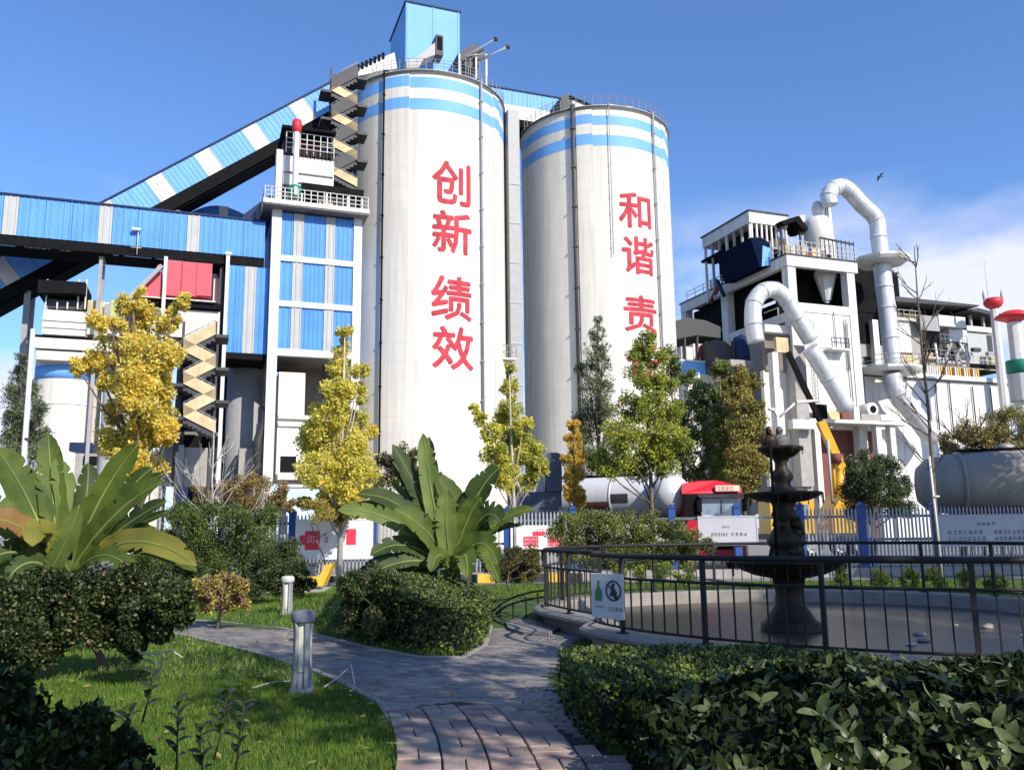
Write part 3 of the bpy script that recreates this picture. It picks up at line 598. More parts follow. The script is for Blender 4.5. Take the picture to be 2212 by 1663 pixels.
# ---------------------------------------------------------------- stair towers with alternating flights
def stair_tower(label, px0, px1, py0, py1, Y, n, m, mu, dep=2.2, th0=.95, th1=.6):
    p = at((px0 + px1) / 2, py1, Y); v = toP(p).y; t = thing('zigzag_stair', label, 'stairs', toW(*pv((px0 + px1) / 2, py1, v)[:1], v, 0), 0, 'zigzag stair towers')
    ys = [py0 + (py1 - py0) * k / n for k in range(n + 1)]; hpx = (py1 - py0) / n
    for k in range(n):
        a, b = (px0, px1) if k % 2 == 0 else (px1, px0)
        y1, y0 = ys[k], ys[k + 1]; th = hpx * (th0 if k % 2 == 0 else th1)
        for dv, mm in ((0, mu if k % 2 == 0 and th0 > th1 else m), (dep - .12, mu)):
            q = [pv(a, y0, v + dv), pv(b, y1, v + dv), pv(b, y1 - th, v + dv), pv(a, y0 - th, v + dv)]
            mb = MB(toW); mb.prism([(uu, v + dv, z) for uu, z in q], (0, .12, 0)); obj('flight_parapet', mb, mm, t)
        q = [pv(a, y0, v), pv(b, y1, v)]; mb = MB(toW)
        for j in range(7):
            f0, f1 = j / 7, (j + 1) / 7; ua = q[0][0] + (q[1][0] - q[0][0]) * f0; ub = q[0][0] + (q[1][0] - q[0][0]) * f1; zz_ = q[0][1] + (q[1][1] - q[0][1]) * f1
            mb.box((ua, v + .13, zz_ - .5), (ub, v + dep - .13, zz_))
        obj('steps', mb, mu, t)
        hr = MB(toW); q2 = [pv(a, y0 - th - hpx * .12, v - .02), pv(b, y1 - th - hpx * .12, v - .02)]; hr.bar((q2[0][0], v + .06, q2[0][1]), (q2[1][0], v + .06, q2[1][1]), .035, 5)
        for j in range(6):
            f0 = j / 5; uu = q2[0][0] + (q2[1][0] - q2[0][0]) * f0; z_ = q2[0][1] + (q2[1][1] - q2[0][1]) * f0; hr.bar((uu, v + .06, z_ - .35), (uu, v + .06, z_), .03)
        obj('handrail', hr, GREY, t)
        ul, zl = pv(b, y1, v); sg = 1 if b > a else -1
        mb = MB(toW); mb.box((ul, v - .05, zl - .22), (ul + sg * .9, v + dep + .05, zl)); obj('landing', mb, mu, t)
    for px in (px0, px1):
        ul, zl = pv(px, py0, v + dep); mb = MB(toW); mb.box((ul - .1, v + dep + .06, -.1), (ul + .1, v + dep + .26, zl + 1)); obj('post', mb, mu, t)
    return t
stair_tower('dark zigzag stair tower climbing the left side of the first silo', 716, 772, 166, 404, 70.0, 8, OCHRE, DARK, 1.8)
stair_tower('ochre stained zigzag stair tower behind the large golden tree', 396, 466, 722, 935, 60.0, 6, OCHRE, DARK, 2.4, .75, .75)
# ---------------------------------------------------------------- low packing plant behind the golden tree
pl = toP(at(75, 800, 61.0)); VL = pl.y
t = thing('packing_house', 'low cream packing house with stacked roof rooms behind the golden tree', 'building', toW(*pv(160, 1050, VL)[:1], VL, 0))
pbox(t, 'upper_wall', CREAM, 76, 262, 728, 756, VL - .3, 9); pbox(t, 'lower_wall', CREAM, 80, 290, 756, 781, VL - .1, 9)
pbox(t, 'parapet', DARK, 72, 262, 722, 728, VL - .45, 9)
pbox(t, 'roof_room', WHITE, 94, 188, 668, 724, VL + 1.0, 4); pbox(t, 'roof_room', CREAM, 190, 262, 650, 724, VL + 2, 4)
pbox(t, 'ledge', WHITE2, 92, 190, 690, 694, VL + .9, .2); pbox(t, 'ledge', WHITE2, 92, 190, 706, 709, VL + .9, .2)
pbox(t, 'window_strip', DARK, 104, 186, 645, 668, VL + 1.4, 3)
for px in (103, 128, 150, 172, 188):
    a, za = pv(px, 604, VL + 1.1); _, zb_ = pv(px, 668, VL + 1.1); mb = MB(toW); mb.box((a - .05, VL + 1.05, zb_), (a + .05, VL + 1.18, za if px in (103, 188, 172) else pv(px, 645, VL)[1])); obj('post', mb, WHITE2, t)
mb = MB(toW); a, za = pv(84, 606, VL + .6); b, zb_ = pv(186, 612, VL + .6); mb.prism([(a, VL + .3, za - 1.0), (b, VL + .3, zb_ - .9), (b, VL + .3, zb_), (a, VL + .3, za)], (0, 4, 0)); obj('canopy', mb, BLACK, t)
OLIVEP = mat('faded_lime_paint', (.42, .46, .16), .6)
for k, (x0, x1, m) in enumerate(((190, 222, OCHRE), (226, 240, GREY), (240, 258, OLIVEP), (258, 290, GREY), (300, 400, CREAM))):
    pbox(t, 'roof_crate', m, x0, x1, 648 + (k % 2) * 8, 700, VL + 1.6 + .05 * k, 1.2)
pbox(t, 'base_wall', CONC, 90, 480, 960, 1050, VL + 1, .4)
for k in range(3):
    pbox(t, 'base_window', BLACK, 130 + k * 50, 160 + k * 50, 985, 1005, VL + .95, .045)
pbox(t, 'base_band', BLUED, 150, 235, 955, 975, VL + .8, .15)
for k, (x0, x1) in enumerate(((84, 217), (231, 362))):
    p = at((x0 + x1) / 2, 800, 64.5); r = (x1 - x0) / 2 / FPX * 64.5; zt = at(150, 783, 64.5).z; zb_ = at(150, 958, 64.5).z
    t = thing('small_silo', ['short cream silo with blue top band beside the pole', 'short cream silo half hidden by the golden tree'][k], 'silo', (p.x, p.y, 0), 0, 'short silos under the packing house')
    mb = MB(); mb.lathe((p.x, p.y, 0), [(r, -.05), (r, zt + .3)], 48); obj('shell', mb, CREAM, t)
    za = at(150, 816, 64.5 - r).z; zb2_ = at(150, 786, 64.5 - r).z; mb = MB(); mb.lathe((p.x, p.y, 0), [(r + .002, za), (r + .015, za), (r + .015, zb2_), (r + .002, zb2_)], 48); obj('blue_band', mb, BLUEB, t)
    zs = at(150, 872, 64.5 - r).z; mb = MB(); mb.lathe((p.x, p.y, 0), [(r + .002, zs), (r + .05, zs + .02), (r + .05, zs + .1), (r + .002, zs + .12)], 48); obj('hoop', mb, WHITE2, t)
t = thing('red_hopper_house', 'red clad sloped hopper house under the blue gallery', 'building', toW(*pv(380, 640, VL + 6)[:1], VL + 6, 0))
v = VG - .55
mb = MB(toW); mb.prism([(a, v, z) for a, z in (pv(296, 640, v), pv(348, 640, v), pv(348, 572, v), pv(342, 572, v))], (0, 3, 0)); obj('sloped_panel', mb, REDC, t)
for x0, x1 in ((360, 392), (392, 424), (424, 456)):
    mb = MB(toW); a, _ = pv(x0 + .4, 560, v); b, z0 = pv(x1 - .4, 640, v); z1 = pv(408, 566, v)[1]; mb.box((a, v, z0), (b, v + 3, z1)); obj('cladding_panel', mb, REDC, t)
pbox(t, 'sill', WHITE2, 290, 466, 640, 644, v - .1, 3.2); pbox(t, 'opening', BLACK, 300, 476, 644, 662, v + .2, 2.2)
pbox(t, 'base', CREAM, 300, 476, 662, 728, v + .6, 2.0)
for px in (306, 386, 466): pbox(t, 'leg', DARK, px, px + 9, 728, 1050, v + .9, .5)
pbox(t, 'rear_leg', DARK, 340, 352, 728, 1050, v + 2.2, .4)
mb = MB(toW); a, za = pv(268, 655, v - .6); b, zb_ = pv(350, 574, v - .6); mb.beam((a, v - .6, za), (b, v - .6, zb_), .25, .3); obj('sloped_pipe', mb, GREY, t)
t = thing('stacked_tank', 'cream rectangular tank stack right of the golden tree', 'tank', toW(*pv(440, 700, VL + 1)[:1], VL + 1, 0))
pbox(t, 'upper_tank', CREAM, 403, 477, 668, 696, VL + 1.0, 3); pbox(t, 'lower_tank', CREAM, 401, 478, 699, 725, VL + .95, 3); pbox(t, 'top_frame', BLACK, 410, 476, 655, 668, VL + 1.2, 2.5)
pbox(t, 'side_box', WHITE2, 462, 478, 600, 655, VL + 1.5, 1.5); pbox(t, 'post', DARK, 476, 484, 570, 1040, VL + .6, .5); pbox(t, 'wall', CONCD, 330, 478, 930, 1045, VL + 3, .3); pbox(t, 'shaded_bay', ROOF_AND_SHADE, 398, 476, 940, 1045, VL + 2.4, .4); pbox(t, 'post', GREY, 452, 470, 740, 1045, VL + 2.6, .4)  # solid bay box; its shade is put into the near-black colour
pbox(t, 'pier', CONC, 372, 398, 960, 1050, VL + .5, 1.2)
# white lamp pole
p = gr(48, 1300); p = at(50, 1005, 30); a = at(71, 711, 30)
t = thing('lamp_pole', 'tall plain white pole at the far left behind the banana leaves', 'pole', (p.x, 30, 0))
mb = MB(); mb.tube([(p.x, 30, -.05), (p.x + .02, 30, 3), (a.x, 30, a.z)], [.11, .1, .075], 12); obj('shaft', mb, WHITE, t)
mb = MB(); mb.lathe((p.x + .1, 30, a.z * .55), [(.1, 0), (.13, .01), (.13, .06), (.1, .07)], 12); obj('clamp', mb, DARK, t)
# ================================================================ RIGHT PLANT (kiln tower)
def ZX(x, y): return ((1700 + x * .434) / 1.2026, (400 + y * .434) / 1.2026)     # measured on an enlargement
kc = toP(at(1700, 560, 90.0)); KU, KV = kc.x, kc.y
def cbox(t, nm, m, pxc, yt, yb, v, pxr, pxl=None, dep=2.0, **k):
    """upright box given by its near vertical edge: right extent on plane v, back extent by the picture of its left face"""
    u0, z1 = pv(pxc, yt, v); _, z0 = pv(pxc, yb, v); u1, _ = pv(pxr, yt, v)
    if pxl is not None: dep = pu(pxl, yt, u0)[0] - v
    mb = MB(toW); mb.box((u0, v, z0), (u1, v + dep, z1)); return obj(nm, mb, m, t, **k)
t = thing('kiln_tower', 'white concrete frame building with open upper storey at the right', 'building', toW(KU, KV, 0))
uR_ = pv(1846, 600, KV)[0]; ztop = pv(1700, 551, KV)[1]; zb1 = pv(1700, 574, KV)[1]; z2t = pv(1713, 652, KV)[1]; z2b = pv(1713, 671, KV)[1]; zl = pv(1800, 912, KV)[1]
cw = pv(1713, 600, KV)[0] - pv(1696, 600, KV)[0]; VB_ = KV + 22
mb = MB(toW); mb.box((KU, KV, -.1), (KU + cw, KV + cw, ztop - .01)); obj('column', mb, WHITE, t)
mb = MB(toW); mb.box((uR_ - cw, KV, -.1), (uR_, KV + cw, ztop - .01)); obj('column', mb, WHITE, t)
vm = pu(1563, 800, KU)[0]; vm2 = pu(1563, 640, KU)[0]
for q in (vm2 - .6, VB_ - 1): 
    mb = MB(toW); mb.box((KU, q, 4), (KU + cw, q + 1.2, ztop - .01)); obj('column', mb, WHITE, t)
mb = MB(toW); mb.box((uR_ - cw, VB_ - 1, 0), (uR_, VB_, ztop - .01)); obj('column', mb, WHITE, t)
mb = MB(toW); mb.box((KU - .15, KV - .15, zb1), (uR_ + .4, KV + .5, ztop)); obj('roof_beam', mb, WHITE, t)
mb = MB(toW); mb.box((KU - .15, KV + .504, zb1), (KU + .5, VB_, ztop)); obj('roof_beam', mb, WHITE, t)
mb = MB(toW); mb.box((KU + .504, KV + .504, ztop - .5), (uR_ + .4, VB_, ztop - .1)); obj('roof_slab', mb, ROOF_AND_SHADE, t)
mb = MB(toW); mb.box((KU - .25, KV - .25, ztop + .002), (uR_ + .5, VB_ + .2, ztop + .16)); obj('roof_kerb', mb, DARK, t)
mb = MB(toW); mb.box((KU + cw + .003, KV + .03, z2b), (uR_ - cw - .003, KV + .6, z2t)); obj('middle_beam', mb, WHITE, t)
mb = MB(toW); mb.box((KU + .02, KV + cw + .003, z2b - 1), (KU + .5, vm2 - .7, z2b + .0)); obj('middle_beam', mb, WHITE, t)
mb = MB(toW); mb.box((KU + .6, KV + .7, z2b - .5), (uR_ - .1, VB_ - 1, z2b - .1)); obj('floor_slab', mb, ROOF_AND_SHADE, t)
mb = MB(toW); mb.box((KU + 1.6, KV + 4.2, zl), (uR_ - .4, KV + 4.5, zb1)); obj('inner_wall', mb, ROOF_AND_SHADE, t)  # near-black inner walls and slabs hold the open storey's shade
mb = MB(toW); mb.box((uR_ - .35, KV + cw + .01, zl), (uR_ - .1, VB_, zb1)); obj('side_wall', mb, ROOF_AND_SHADE, t)
mb = MB(toW); mb.box((KU + 1.2, KV + 7.4, z2b - 3), (KU + 1.5, VB_ - 1, zb1)); obj('inner_wall', mb, ROOF_AND_SHADE, t)
for k in range(2):                                        # main wall of poured lifts
    za = zl + (z2b - zl) * k / 2; zb_ = zl + (z2b - zl) * (k + 1) / 2
    mb = MB(toW); mb.box((KU + cw + .003, KV + .12, za + .02), (uR_ - cw - .003, KV + .5, zb_ - .02)); obj('wall_panel', mb, WHITE, t)
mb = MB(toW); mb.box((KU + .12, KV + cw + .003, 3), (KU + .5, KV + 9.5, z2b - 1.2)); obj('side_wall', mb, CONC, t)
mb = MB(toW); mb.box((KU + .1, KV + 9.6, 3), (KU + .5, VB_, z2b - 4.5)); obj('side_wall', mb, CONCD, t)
mb = MB(toW); mb.box((KU + .2, KV + .7, zl - .6), (uR_ + 3.4, KV + 10, zl - .1)); obj('lower_slab', mb, WHITE2, t)
mb = MB(toW); mb.box((KU + 2.4, KV + 1.9, -.1), (uR_ + 3, KV + 2.2, zl - .62)); obj('shaded_wall', mb, RUST, t)
for px in (1738, 1762, 1895, 1925):
    u = pv(px, 960, KV - 1.4)[0]; mb = MB(toW); mb.box((u - .35, KV - 1.8, -.1), (u + .35, KV - 1.1, zl - .36)); obj('pier', mb, [CONC, WHITE2][px > 1750], t)
a = pv(1727, 912, KV - 2)[0]; b = pv(1958, 912, KV - 2)[0]
mb = MB(toW); mb.box((a, KV - 2.2, zl - .35), (b, KV + .0, zl)); obj('loading_deck', mb, WHITE, t)
for px, w_, h_, m in ((1776, 20, 36, BLACK), (1800, 26, 22, OCHRE), (1826, 16, 26, RUST), (1850, 12, 30, WHITE2), (1880, 40, 16, CONC), (1915, 26, 14, WHITE2)):
    plan_box(t, 'deck_crate', m, px - w_ / 2, px + w_ / 2, 909 - h_, 908, KV - 1.7, .9)
u, z = pv(1880, 885, KV - 1.2); mb = MB(toW); mb.tube([(u, KV - 1.6, z), (u, KV - .2, z)], .75, 16); obj('fan_casing', mb, WHITE2, t)
mb = MB(toW); mb.tube([(u, KV - 1.66, z), (u, KV - 1.62, z)], .4, 14); obj('fan_inlet', mb, BLACK, t)
for zz_ in (830, 770):
    pass
u, z = pv(1808, 752, KV - .6); mb = MB(toW); mb.box((u - 1.2, KV - 1.2, z - .3), (u + 1.3, KV + .1, z - .1)); obj('balcony_deck', mb, WHITE, t)
mb = MB(toW)
for q in (-1.1, -.5, .1, .7, 1.2): mb.bar((u + q, KV - 1.15, z - .1), (u + q, KV - 1.15, z + 1.0), .05)
for q in (.5, 1.0): mb.bar((u - 1.1, KV - 1.15, z + q), (u + 1.2, KV - 1.15, z + q), .05)
obj('balcony_railing', mb, DARK, t)
u, z = pv(1788, 700, KV - .1); mb = MB(toW); mb.bar((u + 1, KV - .06, z - 2.4), (u + 1, KV - .06, z + 1.5), .05, 6); obj('conduit', mb, GREY, t)
# conical hopper in the open storey
u, z = pv(1782, 588, KV + 2.6); _, z0 = pv(1782, 656, KV + 2.6)
t = thing('cone_hopper', 'white conical hopper hanging in the open upper storey', 'hopper', toW(u, KV + 2.6, z0))
mb = MB(toW); mb.lathe((u, KV + 2.6, 0), [(1.25, z + .4), (1.2, z - .6), (.45, z0 + .35), (.3, z0 + .3), (.3, z0)], 10, False); obj('cone', mb, WHITE, t)
mb = MB(toW); mb.lathe((u, KV + 2.6, 0), [(.4, z0 + .02), (.42, z0 - .25), (.0, z0 - .3)], 10); obj('outlet', mb, BLACK, t)
# roof-top plant
ZR = ztop + .17
t = thing('conveyor_head', 'white roofed conveyor head house on legs above the frame', 'building', toW(KU + 1, KV + 5, ZR))
v = KV + 4.0; u0, z1 = pv(1617, 456, v); _, z0 = pv(1617, 480, v); u1, _ = pv(1700, 463, v); vb = pu(1516, 508, u0)[0]
mb = MB(toW); mb.box((u0, v, z0), (u1, vb, z1)); obj('fascia', mb, WHITE, t)
mb = MB(toW); mb.box((u0 - .15, v - .15, z1 + .002), (u1 + .15, vb + .15, z1 + .16)); obj('roof', mb, DARK, t)
zf = pv(1568, 580, v + 3)[1]
for q in range(7):
    vv = v + .3 + (vb - v - .6) * q / 6; mb = MB(toW); mb.box((u0 + .1, vv - .12, z0 - 3.0 - (q > 4) * 4), (u0 + .35, vv + .12, z0 - .003)); obj('post', mb, [WHITE2, CONC, GREY][q % 3], t)
mb = MB(toW); mb.box((u0 + 1.6, v + 1.5, ZR + .5), (u1 - .5, vb - 1, z0 - .01)); obj('dark_core', mb, BLACK, t)
mb = MB(toW); zz_ = pu(1530, 556, u0)[1]; mb.box((u0 - .1, v + (vb - v) * .55, zz_ - .3), (u0 + 2, vb + .3, zz_)); obj('landing', mb, BLACK, t)
for q in range(8):
    uu = u0 + .4 + (u1 - u0 - .6) * q / 7; mb = MB(toW); mb.box((uu - .1, v + .1, z0 - 2.6), (uu + .1, v + .3, z0 - .003)); obj('post', mb, WHITE2, t)
mb = MB(toW); mb.box((u0 - .1, v - .1, z0 - 2.9), (u1 + 1.2, v + 1.4, z0 - 2.65)); obj('floor_slab', mb, CONC, t)
rr = random.Random(4)
for q in range(9):
    uu = u0 + .5 + q * .62; h = rr.uniform(.9, 1.8); m = [WHITE2, GREYW, OCHRE, GREY][q % 4]
    mb = MB(toW); mb.lathe((uu, v + .75, z0 - 2.64), [(.26, 0), (.28, h * .7), (.2, h), (0, h + .1)], 8); obj('drum', mb, m, t)
mb = MB(toW); mb.bar((u0 + .4, vb - .5, z0 - 7), (u0 + .2, vb - 2.5, ZR - 1), .3, 6); obj('brace', mb, RUST, t)
mb = MB(toW); mb.bar((u0 + .4, vb - 3.5, z0 - 7), (u0 + .2, vb - 2.5, ZR), .25, 6); obj('brace', mb, BLUED, t)
t = thing('blue_bunker', 'blue steel bunker with shade-dark shell and one bright blue end under the roofed head house', 'bunker', toW(KU + .3, KV + 3, ZR))
v = KV + 2.6; u0, z1 = pv(1643, 530, v); u1, _ = pv(1668, 530, v); _, z0 = pv(1650, 572, v); vb = pu(1568, 575, u0)[0]
mb = MB(toW); mb.prism([(u0, v, z0 - .2), (u1, v, z0 + .1), (u1, v, z1 - .3), (u0 + .3, v, z1)], (0, .1, 0)); obj('end_plate', mb, BLUEB, t)
mb = MB(toW); mb.prism([(u0 - .2, v + .11, z0 - .3), (u1, v + .11, z0), (u1 - .3, v + .11, z1 + .5), (u0 + .2, v + .11, z1 + 1.0), (u0 - 1.2, v + .11, z1 + .8)], (0, vb - v, 0)); obj('shell', mb, mat('bunker_blue_shaded', (.003, .008, .03), .8, .3, 1, spec=.05), t)  # blue shell darkened to hold the shade under the roof
for q in range(12):
    vv = KV + 1.2 + q * 1.25; mb = MB(toW); h = rr.uniform(.9, 2.2); mb.box((KU + .02, vv, ZR), (KU + .18, vv + .22, ZR + h)); obj('rail_post', mb, [CONC, GREY, WHITE2][q % 3], t)
# deck railing and crates along the front edge
t = thing('deck_railing', 'pale railing with crates along the front edge of the frame roof', 'railing', toW(KU + 1, KV, ZR))
railing(t, KU + .1, uR_ + .3, KV + .0, ZR, 1.6, 14, WHITE2, (.35, .7, 1.12))
for q in range(8):
    uu = KU + .3 + q * .72; h = rr.uniform(.6, 1.5); mb = MB(toW); mb.box((uu, KV + .5, ZR), (uu + .55, KV + 1.1, ZR + h)); obj('crate', mb, [OCHRE, WHITE2, CONC, OCHRE, RUST][q % 5], t)
t = thing('tilted_canopy', 'black tilted canopy between head house and cyclone', 'canopy', toW(*pv(1715, 490, KV + 3)[:1], KV + 3, ZR))
v = KV + 3; mb = MB(toW); mb.prism([(a, v, z) for a, z in (pv(1686, 478, v), pv(1726, 466, v), pv(1748, 496, v), pv(1736, 497, v), pv(1720, 478, v), pv(1694, 486, v))], (0, 2.5, 0)); obj('roof', mb, BLACK, t)
mb = MB(toW); a, z = pv(1728, 484, v + .5); mb.box((a - .1, v + .5, ZR), (a + .1, v + .7, z)); a, _ = pv(1694, 484, v); mb.box((a - .1, v + .5, ZR), (a + .1, v + .7, z)); obj('post', mb, DARK, t)
# cyclone
v = KV + 3.2
def cyc(pxc, prof):                                        # (half width px, y px) -> lathe round a vertical axis
    u, _ = pv(pxc, 520, v); dd = (EYE - toW(u, v, 30)).length; return u, [(hw / FPX * dd, pv(pxc, y, v)[1]) for hw, y in prof]
u, prof = cyc(1771, [(0, 434), (8, 440), (12, 452), (10, 464), (7, 470)])
t = thing('cyclone', 'white cyclone separator with egg shaped top on the frame roof', 'cyclone', toW(u, v, ZR))
mb = MB(toW); mb.lathe((u, v, 0), prof, 20); obj('dome', mb, WHITE, t)
u, prof = cyc(1768, [(5, 468), (22, 474), (27, 490), (28, 520), (20, 534), (22, 556)]); mb = MB(toW); mb.lathe((u, v, 0), prof, 24); obj('drum', mb, WHITE, t)
u, prof = cyc(1746, [(0, 460), (8, 462), (8, 500)]); mb = MB(toW); mb.lathe((u, v + 1, 0), prof, 16); obj('side_vessel', mb, WHITE2, t)
u, prof = cyc(1798, [(6, 438), (9, 560)]); mb = MB(toW); mb.lathe((u, v + .4, 0), prof, 14); obj('standpipe', mb, WHITE, t)
u, _ = pv(1792, 520, v - .6); mb = MB(toW); mb.bar((u, v - .7, ZR), (u, v - .7, pv(1792, 445, v)[1]), .06, 6); obj('ladder_rail', mb, DARK, t)
a = pv(1761, 540, v - 2.2)[0]; b = pv(1832, 540, v - 2.2)[0]; z = pv(1800, 524, v - 2.2)[1]
mb = MB(toW); 
for q in range(9): uu = a + (b - a) * q / 8; mb.bar((uu, KV + .1, ZR), (uu, KV + .1, z), .06)
mb.beam((a, KV + .1, z), (b, KV + .1, z - .3), .25, .12); obj('guard_rail', mb, DARK, t)
# big goose-neck duct
def duct(name, label, pts, v, rpx, m=SILVER, n=18, seams=True):
    P = [pv(x, y, v) for x, y in pts]; P = [(a, v, z) for a, z in P]
    # smooth once with Catmull-Rom
    Q = []; 
    for i in range(len(P) - 1):
        p0, p1, p2, p3 = [Vector(P[max(0, min(len(P) - 1, j))]) for j in (i - 1, i, i + 1, i + 2)]
        for s in range(4):
            tt = s / 4; Q.append(.5 * ((2 * p1) + (p2 - p0) * tt + (2 * p0 - 5 * p1 + 4 * p2 - p3) * tt * tt + (3 * p1 - p0 - 3 * p2 + p3) * tt ** 3))
    Q.append(Vector(P[-1])); dd = (toW(*P[len(P) // 2]) - EYE).length; r = rpx / FPX * dd
    t = thing(name, label, 'duct', toW(P[-1][0], v, P[-1][2])); mb = MB(toW); mb.tube([tuple(q) for q in Q], r, n); obj('pipe', mb, m, t)
    if seams:
        for i in range(4, len(Q) - 2, 4):
            d = (Q[i + 1] - Q[i - 1]).normalized() * .14; mb = MB(toW); mb.tube([tuple(Q[i] - d), tuple(Q[i] + d)], r * 1.045, n); obj('flange', mb, m, t)
    return t
VD = KV + 1.8
duct('gooseneck_duct', 'big silver gooseneck duct arching over the roof of the white frame', [(1793, 444), (1790, 424), (1800, 408), (1818, 403), (1835, 413), (1862, 443), (1892, 473), (1898, 513), (1903, 555)], VD, 15.5)
duct('riser_duct', 'tall straight silver riser duct right of the white frame', [(1904, 568), (1910, 620), (1916, 665), (1923, 730), (1931, 792)], VD, 16.5)
duct('sloped_duct', 'silver duct sloping down to the right in front of the white wall', [(1926, 808), (1938, 850), (1975, 895), (2016, 950)], VD - 1.5, 18.5)
for k, (x0, x1, yt, yb, lab) in enumerate(((1858, 1948, 557, 574, 'white octagonal platform round the top of the silver riser duct'), (1866, 1975, 795, 812, 'white platform at the foot of the silver riser duct'))):
    t = thing('duct_platform', lab, 'platform', toW(*pv((x0 + x1) / 2, yb, VD)[:1], VD, pv(1900, yb, VD)[1]), 0, 'platforms round the silver riser duct')
    u, z1 = pv((x0 + x1) / 2, yt + 2, VD); _, z0 = pv((x0 + x1) / 2, yb - 3, VD); rr_ = pv(x1, yt, VD)[0] - u
    mb = MB(toW); mb.lathe((u, VD, 0), [(.9, z0), (rr_ - .3, z0 + .05), (rr_, z1 - .3), (rr_, z1), (.9, z1 + .02)], 8, False); obj('deck', mb, WHITE, t)
    if k:
        mb = MB(toW)
        for q in range(16):
            an = 2 * math.pi * q / 16; mb.bar((u + rr_ * .95 * math.cos(an), VD + rr_ * .95 * math.sin(an), z1), (u + rr_ * .95 * math.cos(an), VD + rr_ * .95 * math.sin(an), z1 + 1.2), .05)
        for q2 in (.6, 1.18): mb.tube([(u + rr_ * .95 * math.cos(2 * math.pi * q / 16), VD + rr_ * .95 * math.sin(2 * math.pi * q / 16), z1 + q2) for q in range(17)], .05, 5)
        obj('railing', mb, GREY, t)
# nearer elbow duct in front of the left face
v = KV - 3.0
duct('elbow_duct', 'weathered silver elbow duct curving in front of the white frame', [(1634, 740), (1627, 700), (1629, 655), (1648, 630), (1674, 627), (1700, 648), (1722, 686), (1752, 736)], v, 17)
duct('chute_duct', 'silver sloping chute in front of the white wall ending at the loading deck', [(1750, 752), (1790, 816), (1830, 884)], v - 1, 17.5)
t = thing('duct_house', 'grey concrete block under the elbow duct', 'building', toW(*pv(1680, 900, v)[:1], v, 0))
cbox(t, 'wall', CONC, 1712, 745, 1050, v + .8, 1738, 1648); cbox(t, 'beam', WHITE, 1652, 700, 716, v + 1, 1706, None, 1.0); cbox(t, 'wall', CONCD, 1650, 716, 800, v + 2, 1706, None, .5)
cbox(t, 'timber_frame', OCHRE, 1676, 728, 760, v + .4, 1702, None, .4); cbox(t, 'column', WHITE2, 1668, 760, 1050, v + .2, 1680, None, .8); cbox(t, 'lower_beam', WHITE2, 1712, 905, 925, v - .4, 1765, None, .8); cbox(t, 'wall', CREAM, 1648, 800, 1050, v + 2.2, 1712, None, .5)
# low plant left of the frame, between second silo and tower
t = thing('mill_shed', 'dark roofed shed with blue banded tank between second silo and white frame', 'shed', toW(*pv(1510, 800, KV + 6)[:1], KV + 6, 0))
v = KV + 6
cbox(t, 'tank_band', BLUEB, 1471, 779, 806, v, 1545, None, 3); cbox(t, 'tank_wall', WHITE2, 1471, 806, 1050, v + .04, 1545, None, 3); cbox(t, 'tank_rim', WHITE, 1468, 776, 779, v - .1, 1547, None, 3)
cbox(t, 'wall', WHITE2, 1471, 748, 776, v + 1, 1500, None, 2); cbox(t, 'red_door', RED, 1508, 748, 772, v + .8, 1514, None, .4); cbox(t, 'wall', WHITE, 1497, 742, 776, v + .9, 1522, None, 2); cbox(t, 'wall', DARK, 1524, 736, 776, v + 1.2, 1545, None, 3)
mb = MB(toW); mb.prism([(a, v + .5, z) for a, z in (pv(1466, 730, v), pv(1466, 690, v), pv(1490, 684, v), pv(1530, 690, v), pv(1562, 704, v), pv(1562, 728, v), pv(1510, 722, v))], (0, 7, 0)); obj('roof', mb, DARK, t)
cbox(t, 'post', DARK, 1478, 725, 776, v + .6, 1481, None, .3); cbox(t, 'post', DARK, 1505, 725, 776, v + .6, 1508, None, .3)
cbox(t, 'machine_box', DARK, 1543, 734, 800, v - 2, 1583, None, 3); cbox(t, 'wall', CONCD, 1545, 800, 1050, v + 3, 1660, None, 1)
t, p, r = shade_cyl('blue_drum', 'blue drum coloured dark for shade beside the dark box under the white frame', 1584, 1618, 730, 92, BLUED, at(1600, 790, 92).z)  # shade on the blue drum put into its dark colour
cbox(t, 'plinth', CONC, 1578, 776, 790, toP(p).y - 2.2, 1626, None, 4)
# shaded recess right of the frame
t = thing('recessed_wing', 'dark recessed wing behind the silver riser duct', 'building', toW(uR_ + 1, KV + 7, 0))
v = KV + 6.5
cbox(t, 'upper_opening', ROOF_AND_SHADE, 1842, 578, 672, v, 1938, None, 4); cbox(t, 'wall', ROOF_AND_SHADE, 1842, 672, 740, v + .1, 1912, None, 4); cbox(t, 'wall', CONC, 1842, 740, 800, v + .2, 1938, None, 4)  # recess shade put into the near-black upper walls
cbox(t, 'pilaster', WHITE, 1884, 690, 805, v - .8, 1896, None, .6); cbox(t, 'window', BLACK, 1868, 770, 786, v + .05, 1880, None, .14)
